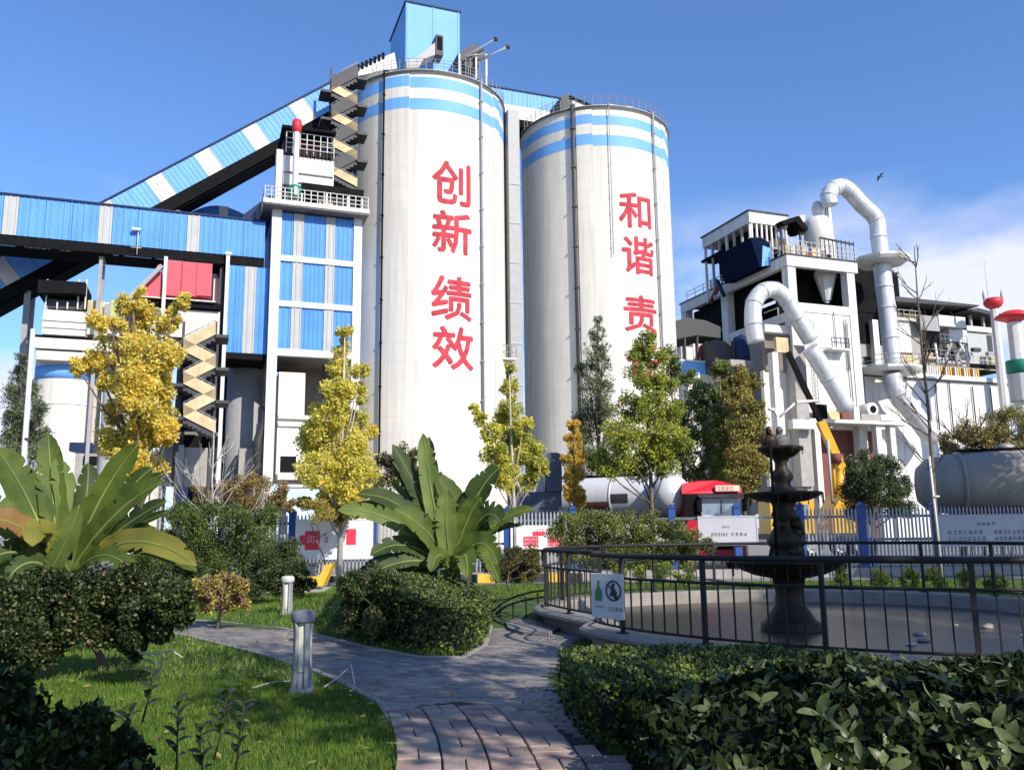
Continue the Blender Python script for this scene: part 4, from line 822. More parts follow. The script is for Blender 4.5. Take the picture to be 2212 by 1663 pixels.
# long low wing at the right
t = thing('long_wing', 'long white low wing with dark overhanging roofs and roof terrace at the right', 'building', toW(*pv(2050, 900, KV + 3)[:1], KV + 3, 0))
v = KV + 3
cuts = [1866, 1940, 2012, 2088, 2176]
for k in range(4):
    u0, z1 = pv(cuts[k] + .6, 812 + (cuts[k] - 1866) * .06, v); u1, _ = pv(cuts[k + 1] - .6, 812, v); z1 = pv(1990, 818, v)[1]
    mb = MB(toW); mb.box((u0, v, -.1), (u1, v + 8, z1)); obj('wall_panel', mb, WHITE, t)
a, b = pv(1864, 812, v)[0], pv(2178, 812, v)[0]
mb = MB(toW); mb.box((a, v - .35, z1 + .01), (b, v + 8, z1 + .55)); obj('parapet', mb, WHITE, t)
mb = MB(toW); mb.box((a, v - .36, z1 - .12), (b, v - .02, z1 + .0)); obj('shadow_gap_strip', mb, DARK, t)
zt_r = z1 + .56
for k in range(26):
    uu = pv(1985, 800, v)[0] + k * .36; m = [OCHRE, WHITE2, RUST, YEL][(k * 7) % 4 if k > 8 else 1]; mb = MB(toW); mb.box((uu, v - .2, zt_r), (uu + .2, v - .08, zt_r + 1.0)); obj('rail_baluster', mb, m, t)
mb = MB(toW); mb.bar((pv(1985, 800, v)[0], v - .14, zt_r + 1.05), (b, v - .14, zt_r + 1.05), .07); obj('handrail', mb, OCHRE, t)
v2 = v + 3
mb = MB(toW); mb.prism([(a_, v2 - 2.2, z) for a_, z in (pv(1932, 641, v2 - 2), pv(2114, 660, v2 - 2), pv(2108, 664, v2 - 2), pv(1934, 652, v2 - 2))], (0, 9, 0)); obj('roof', mb, DARK, t)
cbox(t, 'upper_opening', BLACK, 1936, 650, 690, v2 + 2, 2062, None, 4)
for k, px in enumerate((1940, 1968, 1996, 2024, 2052)): cbox(t, 'post', [RUST, WHITE2][k % 2], px, 660, 690, v2 + .2, px + 3, None, .3)
cbox(t, 'floor_edge', WHITE, 1936, 686, 690, v2 - .4, 1982, None, 2); cbox(t, 'guard_panel', OCHRE, 1938, 675, 686, v2 - .2, 1984, None, .1)
cbox(t, 'wall', WHITE, 1936, 692, 760, v2, 1964, None, 4); cbox(t, 'wall', CONC, 1964, 692, 775, v2 + .3, 1984, None, 4); cbox(t, 'wall', OCHRE, 1945, 765, 790, v2 - .6, 1985, None, 2)
cbox(t, 'guard_panel', GREY, 1985, 680, 712, v2 - .8, 2027, None, .15); cbox(t, 'floor_edge', WHITE, 2027, 680, 703, v2 - .9, 2084, None, 3)
cbox(t, 'core_wall', DARK, 1984, 712, 800, v2 + 1.5, 2088, None, 3); cbox(t, 'wall', WHITE, 2050, 710, 737, v2 - .2, 2088, None, 2); cbox(t, 'ledge', BLACK, 2020, 737, 741, v2 - .6, 2090, None, 2)
cbox(t, 'wall', CREAM, 2050, 743, 790, v2 + .2, 2090, None, 2); cbox(t, 'ledge', WHITE2, 1985, 768, 773, v2 - .7, 2050, None, 2); cbox(t, 'ledge', WHITE2, 2030, 778, 782, v2 - .7, 2092, None, 2); cbox(t, 'wall', CONC, 1985, 775, 800, v2 - .2, 2028, None, 2)
u, z = pv(2040, 756, v2 - .3); mb = MB(toW); mb.tube([(u, v2 - .6, z), (u, v2 + .4, z)], 1.15, 18); obj('fan_casing', mb, DARK, t)
mb = MB(toW); mb.beam((pv(2056, 775, v2)[0], v2 - .3, pv(2056, 775, v2)[1]), (pv(2078, 741, v2)[0], v2 - .3, pv(2078, 741, v2)[1]), .12, .12); obj('strut', mb, BLACK, t)
mb = MB(toW); mb.prism([(a_, v2 - 1.2, z) for a_, z in (pv(2064, 676, v2), pv(2095, 670, v2), pv(2152, 684, v2), pv(2156, 692, v2), pv(2095, 678, v2))], (0, 8, 0)); obj('roof', mb, DARK, t)
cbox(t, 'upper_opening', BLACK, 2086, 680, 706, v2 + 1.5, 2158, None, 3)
for px in (2095, 2122, 2146): cbox(t, 'post', CONC, px, 680, 712, v2 - .1, px + 4, None, .3)
cbox(t, 'guard_panel', WHITE2, 2088, 703, 714, v2 - .3, 2158, None, .12); cbox(t, 'wall', GREYW, 2088, 716, 784, v2, 2158, None, 4); cbox(t, 'arched_window', DARK, 2131, 724, 758, v2 - .05, 2142, None, .045)
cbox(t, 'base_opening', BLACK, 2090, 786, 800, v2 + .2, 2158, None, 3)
# the two lantern towers
def lantern(label, pxc, cw_px, y_cap, capw, caph, y_bot, Y, disc, collar):
    p = at(pxc, y_cap, Y); k = Y / FPX; t = thing('lantern_tower', label, 'tower', (p.x, p.y, 0), 0, 'lantern towers with red tops'); z = p.z
    mb = MB(); mb.lathe((p.x, p.y, 0), [(cw_px * k * 1.25, -.1), (cw_px * k * 1.12, z * .5), (cw_px * k, z)], 8, False); obj('column', mb, WHITE, t)
    mb = MB(); r = capw * k; h = caph * k
    prof = [(r * .35, 0), (r * .8, h * .25), (r, h * .55), (r * .98, h * .8), (r * .85, h), (0, h * 1.02)] if not disc else [(r * .3, 0), (r * .6, h * .2), (r, h * .42), (r * .95, h * .55), (r * .5, h * .9), (0, h)]
    mb.lathe((p.x, p.y, z), prof, 28); obj('lantern_head', mb, RED, t)
    if collar:
        za, zb_ = at(pxc, collar[1], Y).z, at(pxc, collar[0], Y).z; mb = MB(); mb.lathe((p.x, p.y, 0), [(cw_px * k * 1.15, za), (cw_px * k * 1.75, za + .1), (cw_px * k * 1.75, zb_ - .1), (cw_px * k * 1.7, zb_), (cw_px * k * 1.1, zb_ + .02)], 20); obj('green_collar', mb, GREEN, t)
        mb = MB(); mb.lathe((p.x, p.y, 0), [(cw_px * k * 1.7, za - 3), (cw_px * k * 1.7, za - .02), (0.2, za - .01)], 12, False); obj('plinth', mb, GREYW, t)
    else:
        mb = MB()
        for q in (-1, 1): mb.lathe((p.x + q * r * 1.0, p.y - .1, z + h * .7), [(.0, 0), (.16, .25), (.2, .9), (.05, 1.5), (0, 1.5)], 8)
        mb.bar((p.x - r * .5, p.y, z + h), (p.x - r * .5, p.y, z + h + 5), .03, 5); obj('antenna', mb, GREYW, t)
    return t
lantern('farther white lantern tower with red bowl top and aerials', 2147, 8.5, 668, 20, 24, 0, 102, False, None)
lantern('nearer white lantern tower with wide red disc top and green collar', 2190, 14.5, 697, 38, 28, 0, 92, True, (779, 808))

# pipework, ladders and rails that clutter the white plant
u_, zz_ = pv(1990, 818, KV + 3)
t = bpy.data.objects['long_wing']; rr = random.Random(12)
for px, y0, y1 in ((2030, 830, 930), (2062, 822, 950), (2110, 835, 930), (2150, 838, 940), (1960, 830, 860)):
    a, z0 = pv(px, y1, KV + 2.8); _, z1_ = pv(px, y0, KV + 2.8); mb = MB(toW); mb.bar((a, KV + 2.8, z0), (a, KV + 2.8, z1_), .07, 6); obj('downpipe', mb, DARK, t)
for px0, px1, py in ((1936, 1984, 688), (1985, 2088, 772), (2088, 2158, 786), (2027, 2084, 741)):
    a, z0 = pv(px0, py, KV + 5.0); b, _ = pv(px1, py, KV + 5.0); mb = MB(toW); n_ = max(3, int((b - a) / .7))
    for k in range(n_ + 1): uu = a + (b - a) * k / n_; mb.bar((uu, KV + 4.6, z0), (uu, KV + 4.6, z0 + 1.05), .04)
    for q in (.5, 1.05): mb.bar((a, KV + 4.6, z0 + q), (b, KV + 4.6, z0 + q), .04)
    obj('railing', mb, [WHITE2, GREY][px0 % 2], t)
for k in range(10):
    px = rr.uniform(1985, 2150); py = rr.uniform(740, 798); a, z0 = pv(px, py, KV + 5.3); m = rr.choice((GREY, WHITE2, CONC, DARK, OCHRE)); mb = MB(toW); w_ = rr.uniform(.5, 1.4); mb.box((a, KV + 4.9, z0), (a + w_, KV + 5.4, z0 + rr.uniform(.4, 1.0))); obj('machine_box', mb, m, t)
for k in range(5):
    px = rr.uniform(1990, 2140); a, z0 = pv(px, 800, KV + 4.9); b, z1_ = pv(px + rr.uniform(-25, 25), 742, KV + 4.9); mb = MB(toW); mb.tube([(a, KV + 4.8, z0), (a, KV + 4.8, (z0 + z1_) / 2), (b, KV + 4.8, z1_)], .16, 8); obj('pipe', mb, [SILVER, GREY, WHITE2][k % 3], t)
t = bpy.data.objects['kiln_tower']
for px, y0, y1 in ((1722, 690, 880), (1846, 700, 900), (1835, 690, 800)):
    a, z0 = pv(px, y1, KV - .15); _, z1_ = pv(px, y0, KV - .15); mb = MB(toW); mb.bar((a, KV - .12, z0), (a, KV - .12, z1_), .07, 6); obj('downpipe', mb, GREY, t)
mb = MB(toW)
for q in range(11):
    vv = KV + .4 + q * 2; mb.bar((KU - .1, vv, ztop + .17), (KU - .1, vv, ztop + 1.3), .045)
for q in (.75, 1.28): mb.bar((KU - .1, KV + .4, ztop + q), (KU - .1, KV + 20.4, ztop + q), .045)
obj('side_railing', mb, WHITE2, t)
for vv, zz_ in ((KV + 3, z2b), (KV + 6, z2b), (KV + 12, z2b), (KV + 15, z2b)):
    mb = MB(toW); mb.bar((KU + .7, vv, zz_ - .1), (KU + .7, vv, zz_ + 1.1), .06); mb.bar((KU + .7, vv, zz_ + 1.1), (KU + .7, vv + 2.5, zz_ + 1.1), .05); obj('railing', mb, WHITE2, t)
lad = MB(toW); a, z0 = pv(1768, 905, KV - .1); _, z1_ = pv(1768, 690, KV - .1)
for q in (-.22, .22): lad.bar((a + q, KV - .12, z0), (a + q, KV - .12, z1_), .035)
z_ = z0
while z_ < z1_: lad.bar((a - .22, KV - .12, z_), (a + .22, KV - .12, z_), .03); z_ += .45
obj('ladder', lad, GREY, t)
# ================================================================ YARD: fence, boards, vehicles
FY = 28.5
road = sheet('road', [(-70, 30.5), (80, 30.5), (80, 47), (-70, 47)], -.03, ASPH)
def fpt(px, Y=FY): return at(px, 1140, Y).x
fence = thing('picket_fence', 'long white picket fence with blue posts behind the garden', 'fence', (0, FY, 0))
mbp = MB(); mbp.prism([(-.027, -.012, .25), (.027, -.012, .25), (.027, -.012, 2.06), (0, -.012, 2.16), (-.027, -.012, 2.06)], (0, .024, 0)); FW = mat('fence_white_shaded', (.33, .35, .38), .6, .1, 2)  # white pickets with their shade mixed into the grey
picket = mbp.mesh('picket', FW)
mbp = MB(); mbp.box((-.11, -.1, -.06), (.11, .1, 2.2)); mbp.prism([(-.14, -.13, 2.203), (.14, -.13, 2.203), (.0, -.13, 2.34)], (0, .26, 0)); bpost = mbp.mesh('fence_post', mat('fence_blue', (.02, .07, .28), .5))
xs0, xs1 = fpt(500), fpt(2330); posts = [fpt(q) for q in (632, 806, 940, 1095, 1238, 1452, 1592, 1730, 1862, 2022, 2236)]
for x in posts: inst('fence_post', bpost, fence, (x, FY, 0))
x = xs0; npk = 0
far = MB()
while x < xs1:
    pxx = x / FY * FPX + 1106
    if min(abs(x - q) for q in posts) > .16 and not 1245 < pxx < 1655:
        vis = 0 <=  (x / FY) * FPX + 1106 <= 2212
        if npk < 292 and vis: inst('picket', picket, fence, (x, FY - .06, 0)); npk += 1
        else: far.prism([(x - .035, FY - .07, .25), (x + .035, FY - .07, .25), (x + .035, FY - .07, 2.06), (x, FY - .07, 2.16), (x - .035, FY - .07, 2.06)], (0, .024, 0))
    x += .122
if far.v: obj('picket_run', far, FW, fence, kind='stuff')
for z in (.5, 1.12, 1.86):
    mb = MB(); mb.box((xs0, FY - .045, z - .04), (xs1, FY + .02, z + .04)); obj('fence_rail', mb, mat('fence_rail_grey', (.12, .14, .2)), fence)
mb = MB(); mb.box((xs0 - .2, FY - .16, -.1), (xs1 + .2, FY + .16, .22)); obj('fence_footing', mb, CONC, fence)
# notice boards hung on the fence
PINK = mat('printed_red', (.75, .05, .10), .6, .1, 3); INK = mat('printed_black', (.06, .06, .07), .7, .1, 3); BW = mat('board_white', (.80, .80, .80), .5, .04, 2)
BW_SHADED = mat('board_white_shaded', (.46, .46, .51), .5, .06, 2)  # white boards in shade: the shade is in this greyer colour
def board(label, px0, px1, y0, y1, Y, cells, frame=BW, bw=None):
    a = at(px0, y1, Y); b = at(px1, y0, Y); t = thing('notice_board', label, 'notice board', (a.x, Y, a.z), 0, 'notice boards along the fence')
    mb = MB(); mb.box((a.x, Y - .03, a.z), (b.x, Y, b.z)); obj('panel', mb, bw or BW, t)
    mb = MB()
    for q in ((a.x - .04, a.z - .04, b.x + .04, a.z), (a.x - .04, b.z, b.x + .04, b.z + .04), (a.x - .04, a.z, a.x, b.z), (b.x, a.z, b.x + .04, b.z)): mb.box((q[0], Y - .045, q[1]), (q[2], Y + .01, q[3]))
    obj('rim', mb, frame, t)
    W_, H_ = b.x - a.x, b.z - a.z; P = lambda x, z: Vector((a.x + x * W_, Y - .034, a.z + z * H_)); P2 = lambda x, z: Vector((a.x + x * W_, Y - .038, a.z + z * H_))
    rnd = random.Random(int(px0)); asp = W_ / H_
    for kind, x, z, w_, h_, n, m in cells:
        mb = MB()
        if kind == 'block': mb.add([P(x, z), P(x + w_, z), P(x + w_, z + h_), P(x, z + h_)], [(0, 1, 2, 3)], False, True)
        else:
            for k in range(n):
                s = min(w_ / n * .8 , h_ / asp); 
                glyph(mb, 0, 0, 1, rnd, lambda gx, gz: P2(x + (k / n) * w_ + gx * w_ / n * .8, z + gz * h_))
        obj('printed_block' if kind == 'block' else 'printed_text', mb, m, t)
    return t
FB = FY - .12
board('wide white board with a red block and small red square, by the slanted yellow slab', 640, 804, 1122, 1206, FB,
      [('block', .11, .22, .2, .5, 0, PINK), ('t', .14, .4, .15, .2, 4, BW), ('block', .04, .36, .07, .25, 0, PINK), ('t', .37, .4, .06, .26, 2, INK), ('block', .66, .34, .13, .42, 0, PINK)])
board('white board covered with red lettering round a pale centre, left of the pool railing', 1106, 1229, 1136, 1184, FB,
      [('block', .2, .08, .26, .46, 0, PINK), ('t', .22, .34, .23, .13, 7, BW), ('t', .22, .14, .23, .13, 6, BW), ('block', .62, .08, .24, .46, 0, PINK), ('t', .63, .32, .22, .16, 4, BW), ('t', .63, .12, .22, .13, 5, BW), ('t', .42, .6, .22, .3, 4, PINK), ('block', .36, .56, .2, .2, 0, PINK)])
board('pale board coloured grey for shade with one line of small print behind the fountain pool', 1512, 1632, 1116, 1176, FB,
      [('t', .4, .6, .14, .08, 4, INK), ('t', .2, .3, .3, .13, 7, INK), ('t', .55, .3, .3, .13, 4, INK)], BW_SHADED, BW_SHADED)
board('large pale board coloured grey for shade with two columns of dark print at the far right of the fence', 2034, 2236, 1112, 1178, FB,
      [('t', .38, .66, .2, .12, 4, INK), ('t', .07, .36, .38, .15, 7, INK), ('t', .55, .36, .38, .15, 8, INK), ('t', .07, .14, .4, .15, 8, INK), ('t', .55, .14, .38, .15, 8, INK)], BW_SHADED, BW_SHADED)
# yellow and dark road kerb blocks beside the fence, and the leaning slab
ky = mat('kerb_yellow', (.70, .46, .05), .7, .2, 3, .2, 10)
kerb = thing('striped_kerb', 'yellow and black striped kerb blocks under the white notice board', 'kerb', (fpt(640), FY - .9, 0))
x = fpt(600); k = 0
while x < fpt(1240):
    mb = MB(); mb.box((x + .005, FY - 1.05, -.08), (x + .54, FY - .85, .2)); obj('kerb_block', mb, [ky, DARK][k % 2], kerb); x += .55; k += 1
p = at(680, 1266, 24); q = at(718, 1216, 24)
t = thing('leaning_slab', 'bright yellow slab leaning at an angle on the kerb by the path light', 'slab', (p.x, 24, 0))
mb = MB(); mb.prism([(p.x, 24, p.z), (p.x + .22, 24, p.z), (q.x + .02, 24, q.z), (q.x - .22, 24, q.z - .05)], (0, .5, 0)); obj('slab', mb, ky, t)

# ---------------------------------------------------------------- tankers and lorry
TANK = mat('tank_grey_white', (.62, .62, .64), .35, .06, .8, streak=.15); TYRE = mat('tyre', (.02, .02, .02), .9, .2, 5); RIM = mat('wheel_rim', (.35, .35, .36), .4, .1, 5, metal=.6)
GLASS = mat('cab_glass', (.22, .28, .36), .12, .1, .5, spec=.8)
def wheel(t, x, y, r, w_, ang=0.0):
    wp = put('wheel', None, t, Matrix.Translation(Vector((x, y, r - .03))))
    c, s = math.cos(ang), math.sin(ang)
    def ringf(prof, m, nm):
        mb = MB(lambda a, b, z: Vector((x, y, r - .03)) + Vector((b * -s, b * c, 0)) + Vector((a * c, a * s, z)))
        vs = []; n = 20
        for rad, off in prof:
            for i in range(n): aa = 2 * math.pi * i / n; vs.append((rad * math.cos(aa), off, rad * math.sin(aa)))
        mb.add(vs, [(j * n + i, j * n + (i + 1) % n, (j + 1) * n + (i + 1) % n, (j + 1) * n + i) for j in range(len(prof) - 1) for i in range(n)], True); obj(nm, mb, m, wp)
    ringf([(r * .55, -w_ / 2), (r * .95, -w_ / 2), (r, -w_ * .35), (r, w_ * .35), (r * .95, w_ / 2), (r * .55, w_ / 2)], TYRE, 'tyre')
    ringf([(0.01, -w_ * .35), (r * .3, -w_ * .4), (r * .5, -w_ * .3), (r * .56, -w_ * .48), (r * .56, w_ * .48), (.01, w_ * .3)], RIM, 'rim')
def tanker(label, a, b, r, zc_, name='tank_trailer', cone=1.4, axles=True, band=None, tm=None):
    tm = tm or TANK
    """horizontal powder tank between two ground points a->b"""
    a, b = Vector((*a, zc_)), Vector((*b, zc_)); d = (b - a).normalized(); t = thing(name, label, 'tanker', (a.x, a.y, 0)); n = Vector((-d.y, d.x, 0))
    if n.y > 0: n = -n
    ps = [a - d * .35, a - d * .3, a, a + d * cone * .4, a + d * cone, b - d * cone, b - d * cone * .4, b, b + d * .3, b + d * .35]
    rs = [.02, r * .55, r * .8, r * .92, r, r, r * .92, r * .8, r * .55, .02]
    mb = MB(); mb.tube([tuple(p) for p in ps], rs, 28, False); obj('tank', mb, tm, t)
    for q in (.12, .35, .62, .88):
        p = a.lerp(b, q); mb = MB(); mb.tube([tuple(p - d * .05), tuple(p + d * .05)], r * 1.012 if .1 < q < .9 else r, 28); obj('hoop', mb, tm, t)
    top = [a + d * 1.0 + Vector((0, 0, r + .03)), b - d * 1.0 + Vector((0, 0, r + .03))]
    mb = MB(); mb.beam(tuple(top[0]), tuple(top[1]), .6, .06); obj('catwalk', mb, BLACK, t)
    mb = MB(); mb.beam(tuple(a + Vector((0, 0, -r - .12)) + d * .6), tuple(b + Vector((0, 0, -r - .12)) - d * .6), 1.0, .25); obj('chassis', mb, DARK, t)
    for q in (.3, .7):
        p = a.lerp(b, q) + Vector((0, 0, r + .08)); mb = MB(); mb.lathe(tuple(p), [(.28, 0), (.28, .12), (0, .16)], 14); obj('hatch', mb, GREY, t)
    if band:
        for q0, q1, zz0, zz1, m in band:
            p0, p1 = a.lerp(b, q0), a.lerp(b, q1); mb = MB(); vs = []
            for k in range(7):
                al = zz0 + (zz1 - zz0) * k / 6
                for p in (p0, p1): vs.append(tuple(p + n * (r * 1.006 * math.cos(al)) + Vector((0, 0, r * 1.006 * math.sin(al)))))
            mb.add(vs, [(2 * k, 2 * k + 1, 2 * k + 3, 2 * k + 2) for k in range(6)], True); obj('marking', mb, m, t)
    if axles:
        for q in (.62, .74, .86):
            p = a.lerp(b, q)
            for s in (-.95, .95): wheel(t, p.x + n.x * s, p.y + n.y * s, .5, .32, math.atan2(d.y, d.x))
    return t
YT = 35.0
a = at(1250, 1085, YT + 3); b = at(1452, 1075, YT)
tanker('grey powder tank trailer with red stripe parked behind the yellow green tree', (a.x - 2, a.y), (b.x, b.y), .88, at(1400, 1071, YT).z, band=[(.42, .62, -.62, -.22, RUST), (.63, .75, -.3, .12, DARK)])
# red lorry seen from its front
p0 = at(1474, 1100, 33); p1 = at(1604, 1100, 33); lx0, lx1 = p0.x, p1.x; zt = at(1540, 1037, 33).z; zg = 0
LR = mat('lorry_red', (.55, .015, .03), .35, .06, 1)
t = thing('red_lorry', 'red lorry cab with pale windscreen parked beside the grey tank trailer', 'lorry', ((lx0 + lx1) / 2, 33, 0)); wdt = lx1 - lx0
def lx(f): return lx0 + wdt * f
zw1, zw0 = at(1540, 1066, 33).z, at(1540, 1122, 33).z
mb = MB(); mb.prism([(lx(.05), 33, zw0 - .9), (lx(.97), 33, zw0 - .9), (lx(.97), 33, zw1), (lx(.05), 33, zw1)], (0, 2.2, 0)); obj('cab', mb, LR, t)
mb = MB(); mb.prism([(lx(.0), 32.9, zw1 + .003), (lx(1.0), 32.9, zw1 + .003), (lx(.99), 32.98, zw1 + .25), (lx(.82), 33.1, zt - .12), (lx(.62), 33.2, zt), (lx(.3), 33.2, zt), (lx(.05), 33.1, zt - .1), (lx(0), 33, zt - .3)], (0, 2.2, 0)); obj('roof_fairing', mb, LR, t)
mb = MB(); mb.box((lx(.3), 32.86, zw0), (lx(.96), 32.995, zw1 - .18)); obj('windscreen', mb, GLASS, t)
mb = MB(); mb.prism([(lx(.26), 32.6, zw1 - .16), (lx(1.0), 32.6, zw1 - .16), (lx(1.0), 32.95, zw1 - .01), (lx(.24), 32.95, zw1 - .01)], (0, .1, .03)); obj('sun_visor', mb, DARK, t)
mb = MB(); mb.box((lx(.02), 32.84, zw0 - .1), (lx(.27), 32.99, zw1 - .05)); obj('side_window', mb, BLACK, t)
mb = MB(); mb.box((lx(.31), 32.8, zw0), (lx(.52), 32.855, zw0 + .16)); mb.box((lx(.56), 32.8, zw0), (lx(.94), 32.855, zw0 + .2)); obj('paper_cards', mb, WHITE, t)
for q in ((.22, .3), (.98, 1.04)):
    mb = MB(); mb.box((lx(q[0]), 32.7, zw0 + .3), (lx(q[1]), 32.84, zw1 - .22)); obj('mirror', mb, BLACK, t)
mb = MB(); mb.bar((lx(.62), 32.84, zw0 + .05), (lx(.64), 32.84, zw1 - .22), .015, 4); obj('wiper', mb, BLACK, t)
mb = MB(); mb.box((lx(.55), 32.8, zw1 + .08), (lx(.95), 32.895, zw1 + .3)); obj('name_plate', mb, mat('plate_cream', (.72, .6, .5), .5), t)
mb = MB(); rnd = random.Random(5)
for k in range(4): glyph(mb, 0, 0, 1, rnd, lambda gx, gz: Vector((lx(.57 + .07 * k) + gx * wdt * .06, 32.795, zw1 + .1 + gz * .17)))
obj('plate_marks', mb, RED, t)
mb = MB(); mb.box((lx(.05), 32.7, .35), (lx(.97), 32.998, zw0 - .02)); obj('bumper', mb, LR, t)
mb = MB(); mb.box((lx(.25), 32.66, .75), (lx(.77), 32.698, zw0 - .25)); obj('radiator_grille', mb, BLACK, t)
for f in (.08, .8): mb = MB(); mb.box((lx(f), 32.66, .6), (lx(f + .13), 32.698, .85)); obj('headlight', mb, GREYW, t)
for f in (.12, .9): wheel(t, lx(f), 34.2, .5, .3, math.pi / 2)
# pale cement tank (front of its barrel) next to the lorry
t = tanker('white blunt ended powder tank between the grey trailer and the red lorry', (at(1452, 1080, 33.5).x, 33.6), (at(1452, 1080, 33.5).x + .25, 38.5), .82, at(1440, 1068, 34).z, cone=.6, axles=False, name='powder_tank')
# big tanker at the right
a = at(1978, 1040, 31.5); b = (a.x + 9.0, 27.3 + 2)
zc_ = at(2120, 1042, 30).z
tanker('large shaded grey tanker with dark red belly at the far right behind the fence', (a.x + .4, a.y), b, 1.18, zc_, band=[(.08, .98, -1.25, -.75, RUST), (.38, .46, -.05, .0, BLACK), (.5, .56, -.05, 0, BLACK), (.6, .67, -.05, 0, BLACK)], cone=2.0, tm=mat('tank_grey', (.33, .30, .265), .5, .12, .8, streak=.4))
# truck crane: boom, jack, body
t = thing('truck_crane', 'yellow truck crane with raised boom, black inner section', 'crane', (at(1812, 1085, 46).x, 46, 0))
e0, e1, e2 = at(1702, 760, 46), at(1773, 912, 46), at(1818, 1012, 46)
mb = MB(); mb.beam(tuple(e0), tuple(e1), .24, .26); obj('inner_boom', mb, BLACK, t)
mb = MB(); mb.beam(tuple(e1 - (e2 - e1) * .02), tuple(e2), .40, .42); obj('outer_boom', mb, YEL, t)
mb = MB(); mb.lathe(tuple(at(1806, 990, 45.7)), [(0, -.25), (.28, -.25), (.28, .25), (0, .25)], 12); obj('boom_sheave', mb, RUST, t)
mb = MB(); mb.bar(tuple(at(1788, 950, 45.6)), tuple(at(1798, 1088, 45.6)), .07, 8); obj('hydraulic_jack', mb, GREYW, t)
mb = MB(); mb.bar(tuple(at(1795, 945, 46)), tuple(at(1806, 1088, 46)), .09, 8); obj('jack_sleeve', mb, YEL, t)
mb = MB(); mb.bar(tuple(e2), tuple(at(1808, 1075, 46)), .2, 8); obj('boom_foot', mb, YEL, t)
x0, x1 = at(1770, 1090, 46).x, at(1850, 1090, 46).x
mb = MB(); mb.box((x0 - 3, 45, .7), (x1, 47.4, 1.2)); obj('chassis', mb, DARK, t)
mb = MB(); mb.prism([(x0 + .3, 45.1, 1.203), (x1, 45.1, 1.203), (x1 - .2, 45.1, 3.0), (x0 + .9, 45.1, 3.2), (x0 + .3, 45.1, 2.2)], (0, 2.2, 0)); obj('turret', mb, YEL, t)
mb = MB(); mb.box((x0 - 2.9, 45.1, 1.203), (x0 - .6, 47.3, 2.9)); obj('cab', mb, YEL, t)
mb = MB(); mb.box((x0 - 2.6, 45.05, 1.95), (x0 - .9, 45.095, 2.7)); obj('cab_window', mb, GLASS, t)
for q in (-2.4, -.9, .6, 1.6): wheel(t, x0 + q, 45.05, .55, .35, 0)
# grey-blue dumper body near the middle
GB = mat('grey_blue_paint', (.095, .11, .15), .5, .12, 1)
a = at(1112, 1104, 33); b = at(1214, 1104, 33); z1, z2 = at(1150, 1062, 33).z, at(1200, 978, 33).z; xm = at(1180, 1100, 33).x
t = thing('grey_tipper', 'slate grey tipper body with tall end board behind the yellow green sapling', 'tipper', ((a.x + b.x) / 2, 33, 0))
mb = MB(); mb.prism([(a.x, 33, .9), (b.x, 33, .9), (b.x, 33, z1), (a.x + .12, 33, z1), (a.x, 33, z1 - .15)], (0, 2.3, 0)); obj('body', mb, GB, t)
mb = MB(); mb.prism([(xm, 32.9, z1 + .003), (b.x + .02, 32.9, z1 + .003), (b.x + .02, 32.9, z2 - .08), (b.x - .12, 32.9, z2), (xm + .06, 32.9, z2)], (0, 2.5, 0)); obj('end_board', mb, GB, t)
mb = MB(); mb.box((a.x + .1, 33.1, .45), (b.x - .1, 35.2, .88)); obj('chassis', mb, BLACK, t)
mb = MB(); mb.box((xm - .35, 33.2, z1 + .003), (xm - .06, 34.6, z1 + .65)); obj('ram_box', mb, WHITE2, t)
for q in (.25, .8): wheel(t, a.x + (b.x - a.x) * q, 33.05, .45, .3, 0)
# white street lamps in the yard
def street_lamp(label, px, py_top, py_bot, Y, arms, r=.06):
    p = at(px, py_top, Y); t = thing('street_lamp', label, 'street lamp', (p.x, Y, 0), 0, 'white lamps standing in the yard')
    mb = MB(); mb.tube([(p.x, Y, -.05), (p.x, Y, p.z)], [r * 1.3, r], 10); obj('pole', mb, WHITE, t)
    for dx, dz, L_ in arms:
        mb = MB(); mb.bar((p.x, Y, p.z - .1), (p.x + dx, Y, p.z + dz), r * .7, 6); arm = obj('arm', mb, WHITE, t)
        mb = MB(); sg = 1 if dx > 0 else -1; mb.prism([(p.x + dx, Y - .14, p.z + dz - .08), (p.x + dx + sg * L_, Y - .14, p.z + dz + .02), (p.x + dx + sg * L_, Y - .14, p.z + dz + .1), (p.x + dx, Y - .14, p.z + dz + .1)], (0, .28, 0)); obj('lamp_head', mb, WHITE, arm)
    return t
street_lamp('white two armed street lamp in front of the concrete block', 1680, 900, 1060, 44, [(1.0, .75, 1.2), (-.15, .35, .3)], .09)
street_lamp('small white street lamp behind the red lorry', 1517, 985, 1037, 40, [(-.12, .12, .25)], .07)
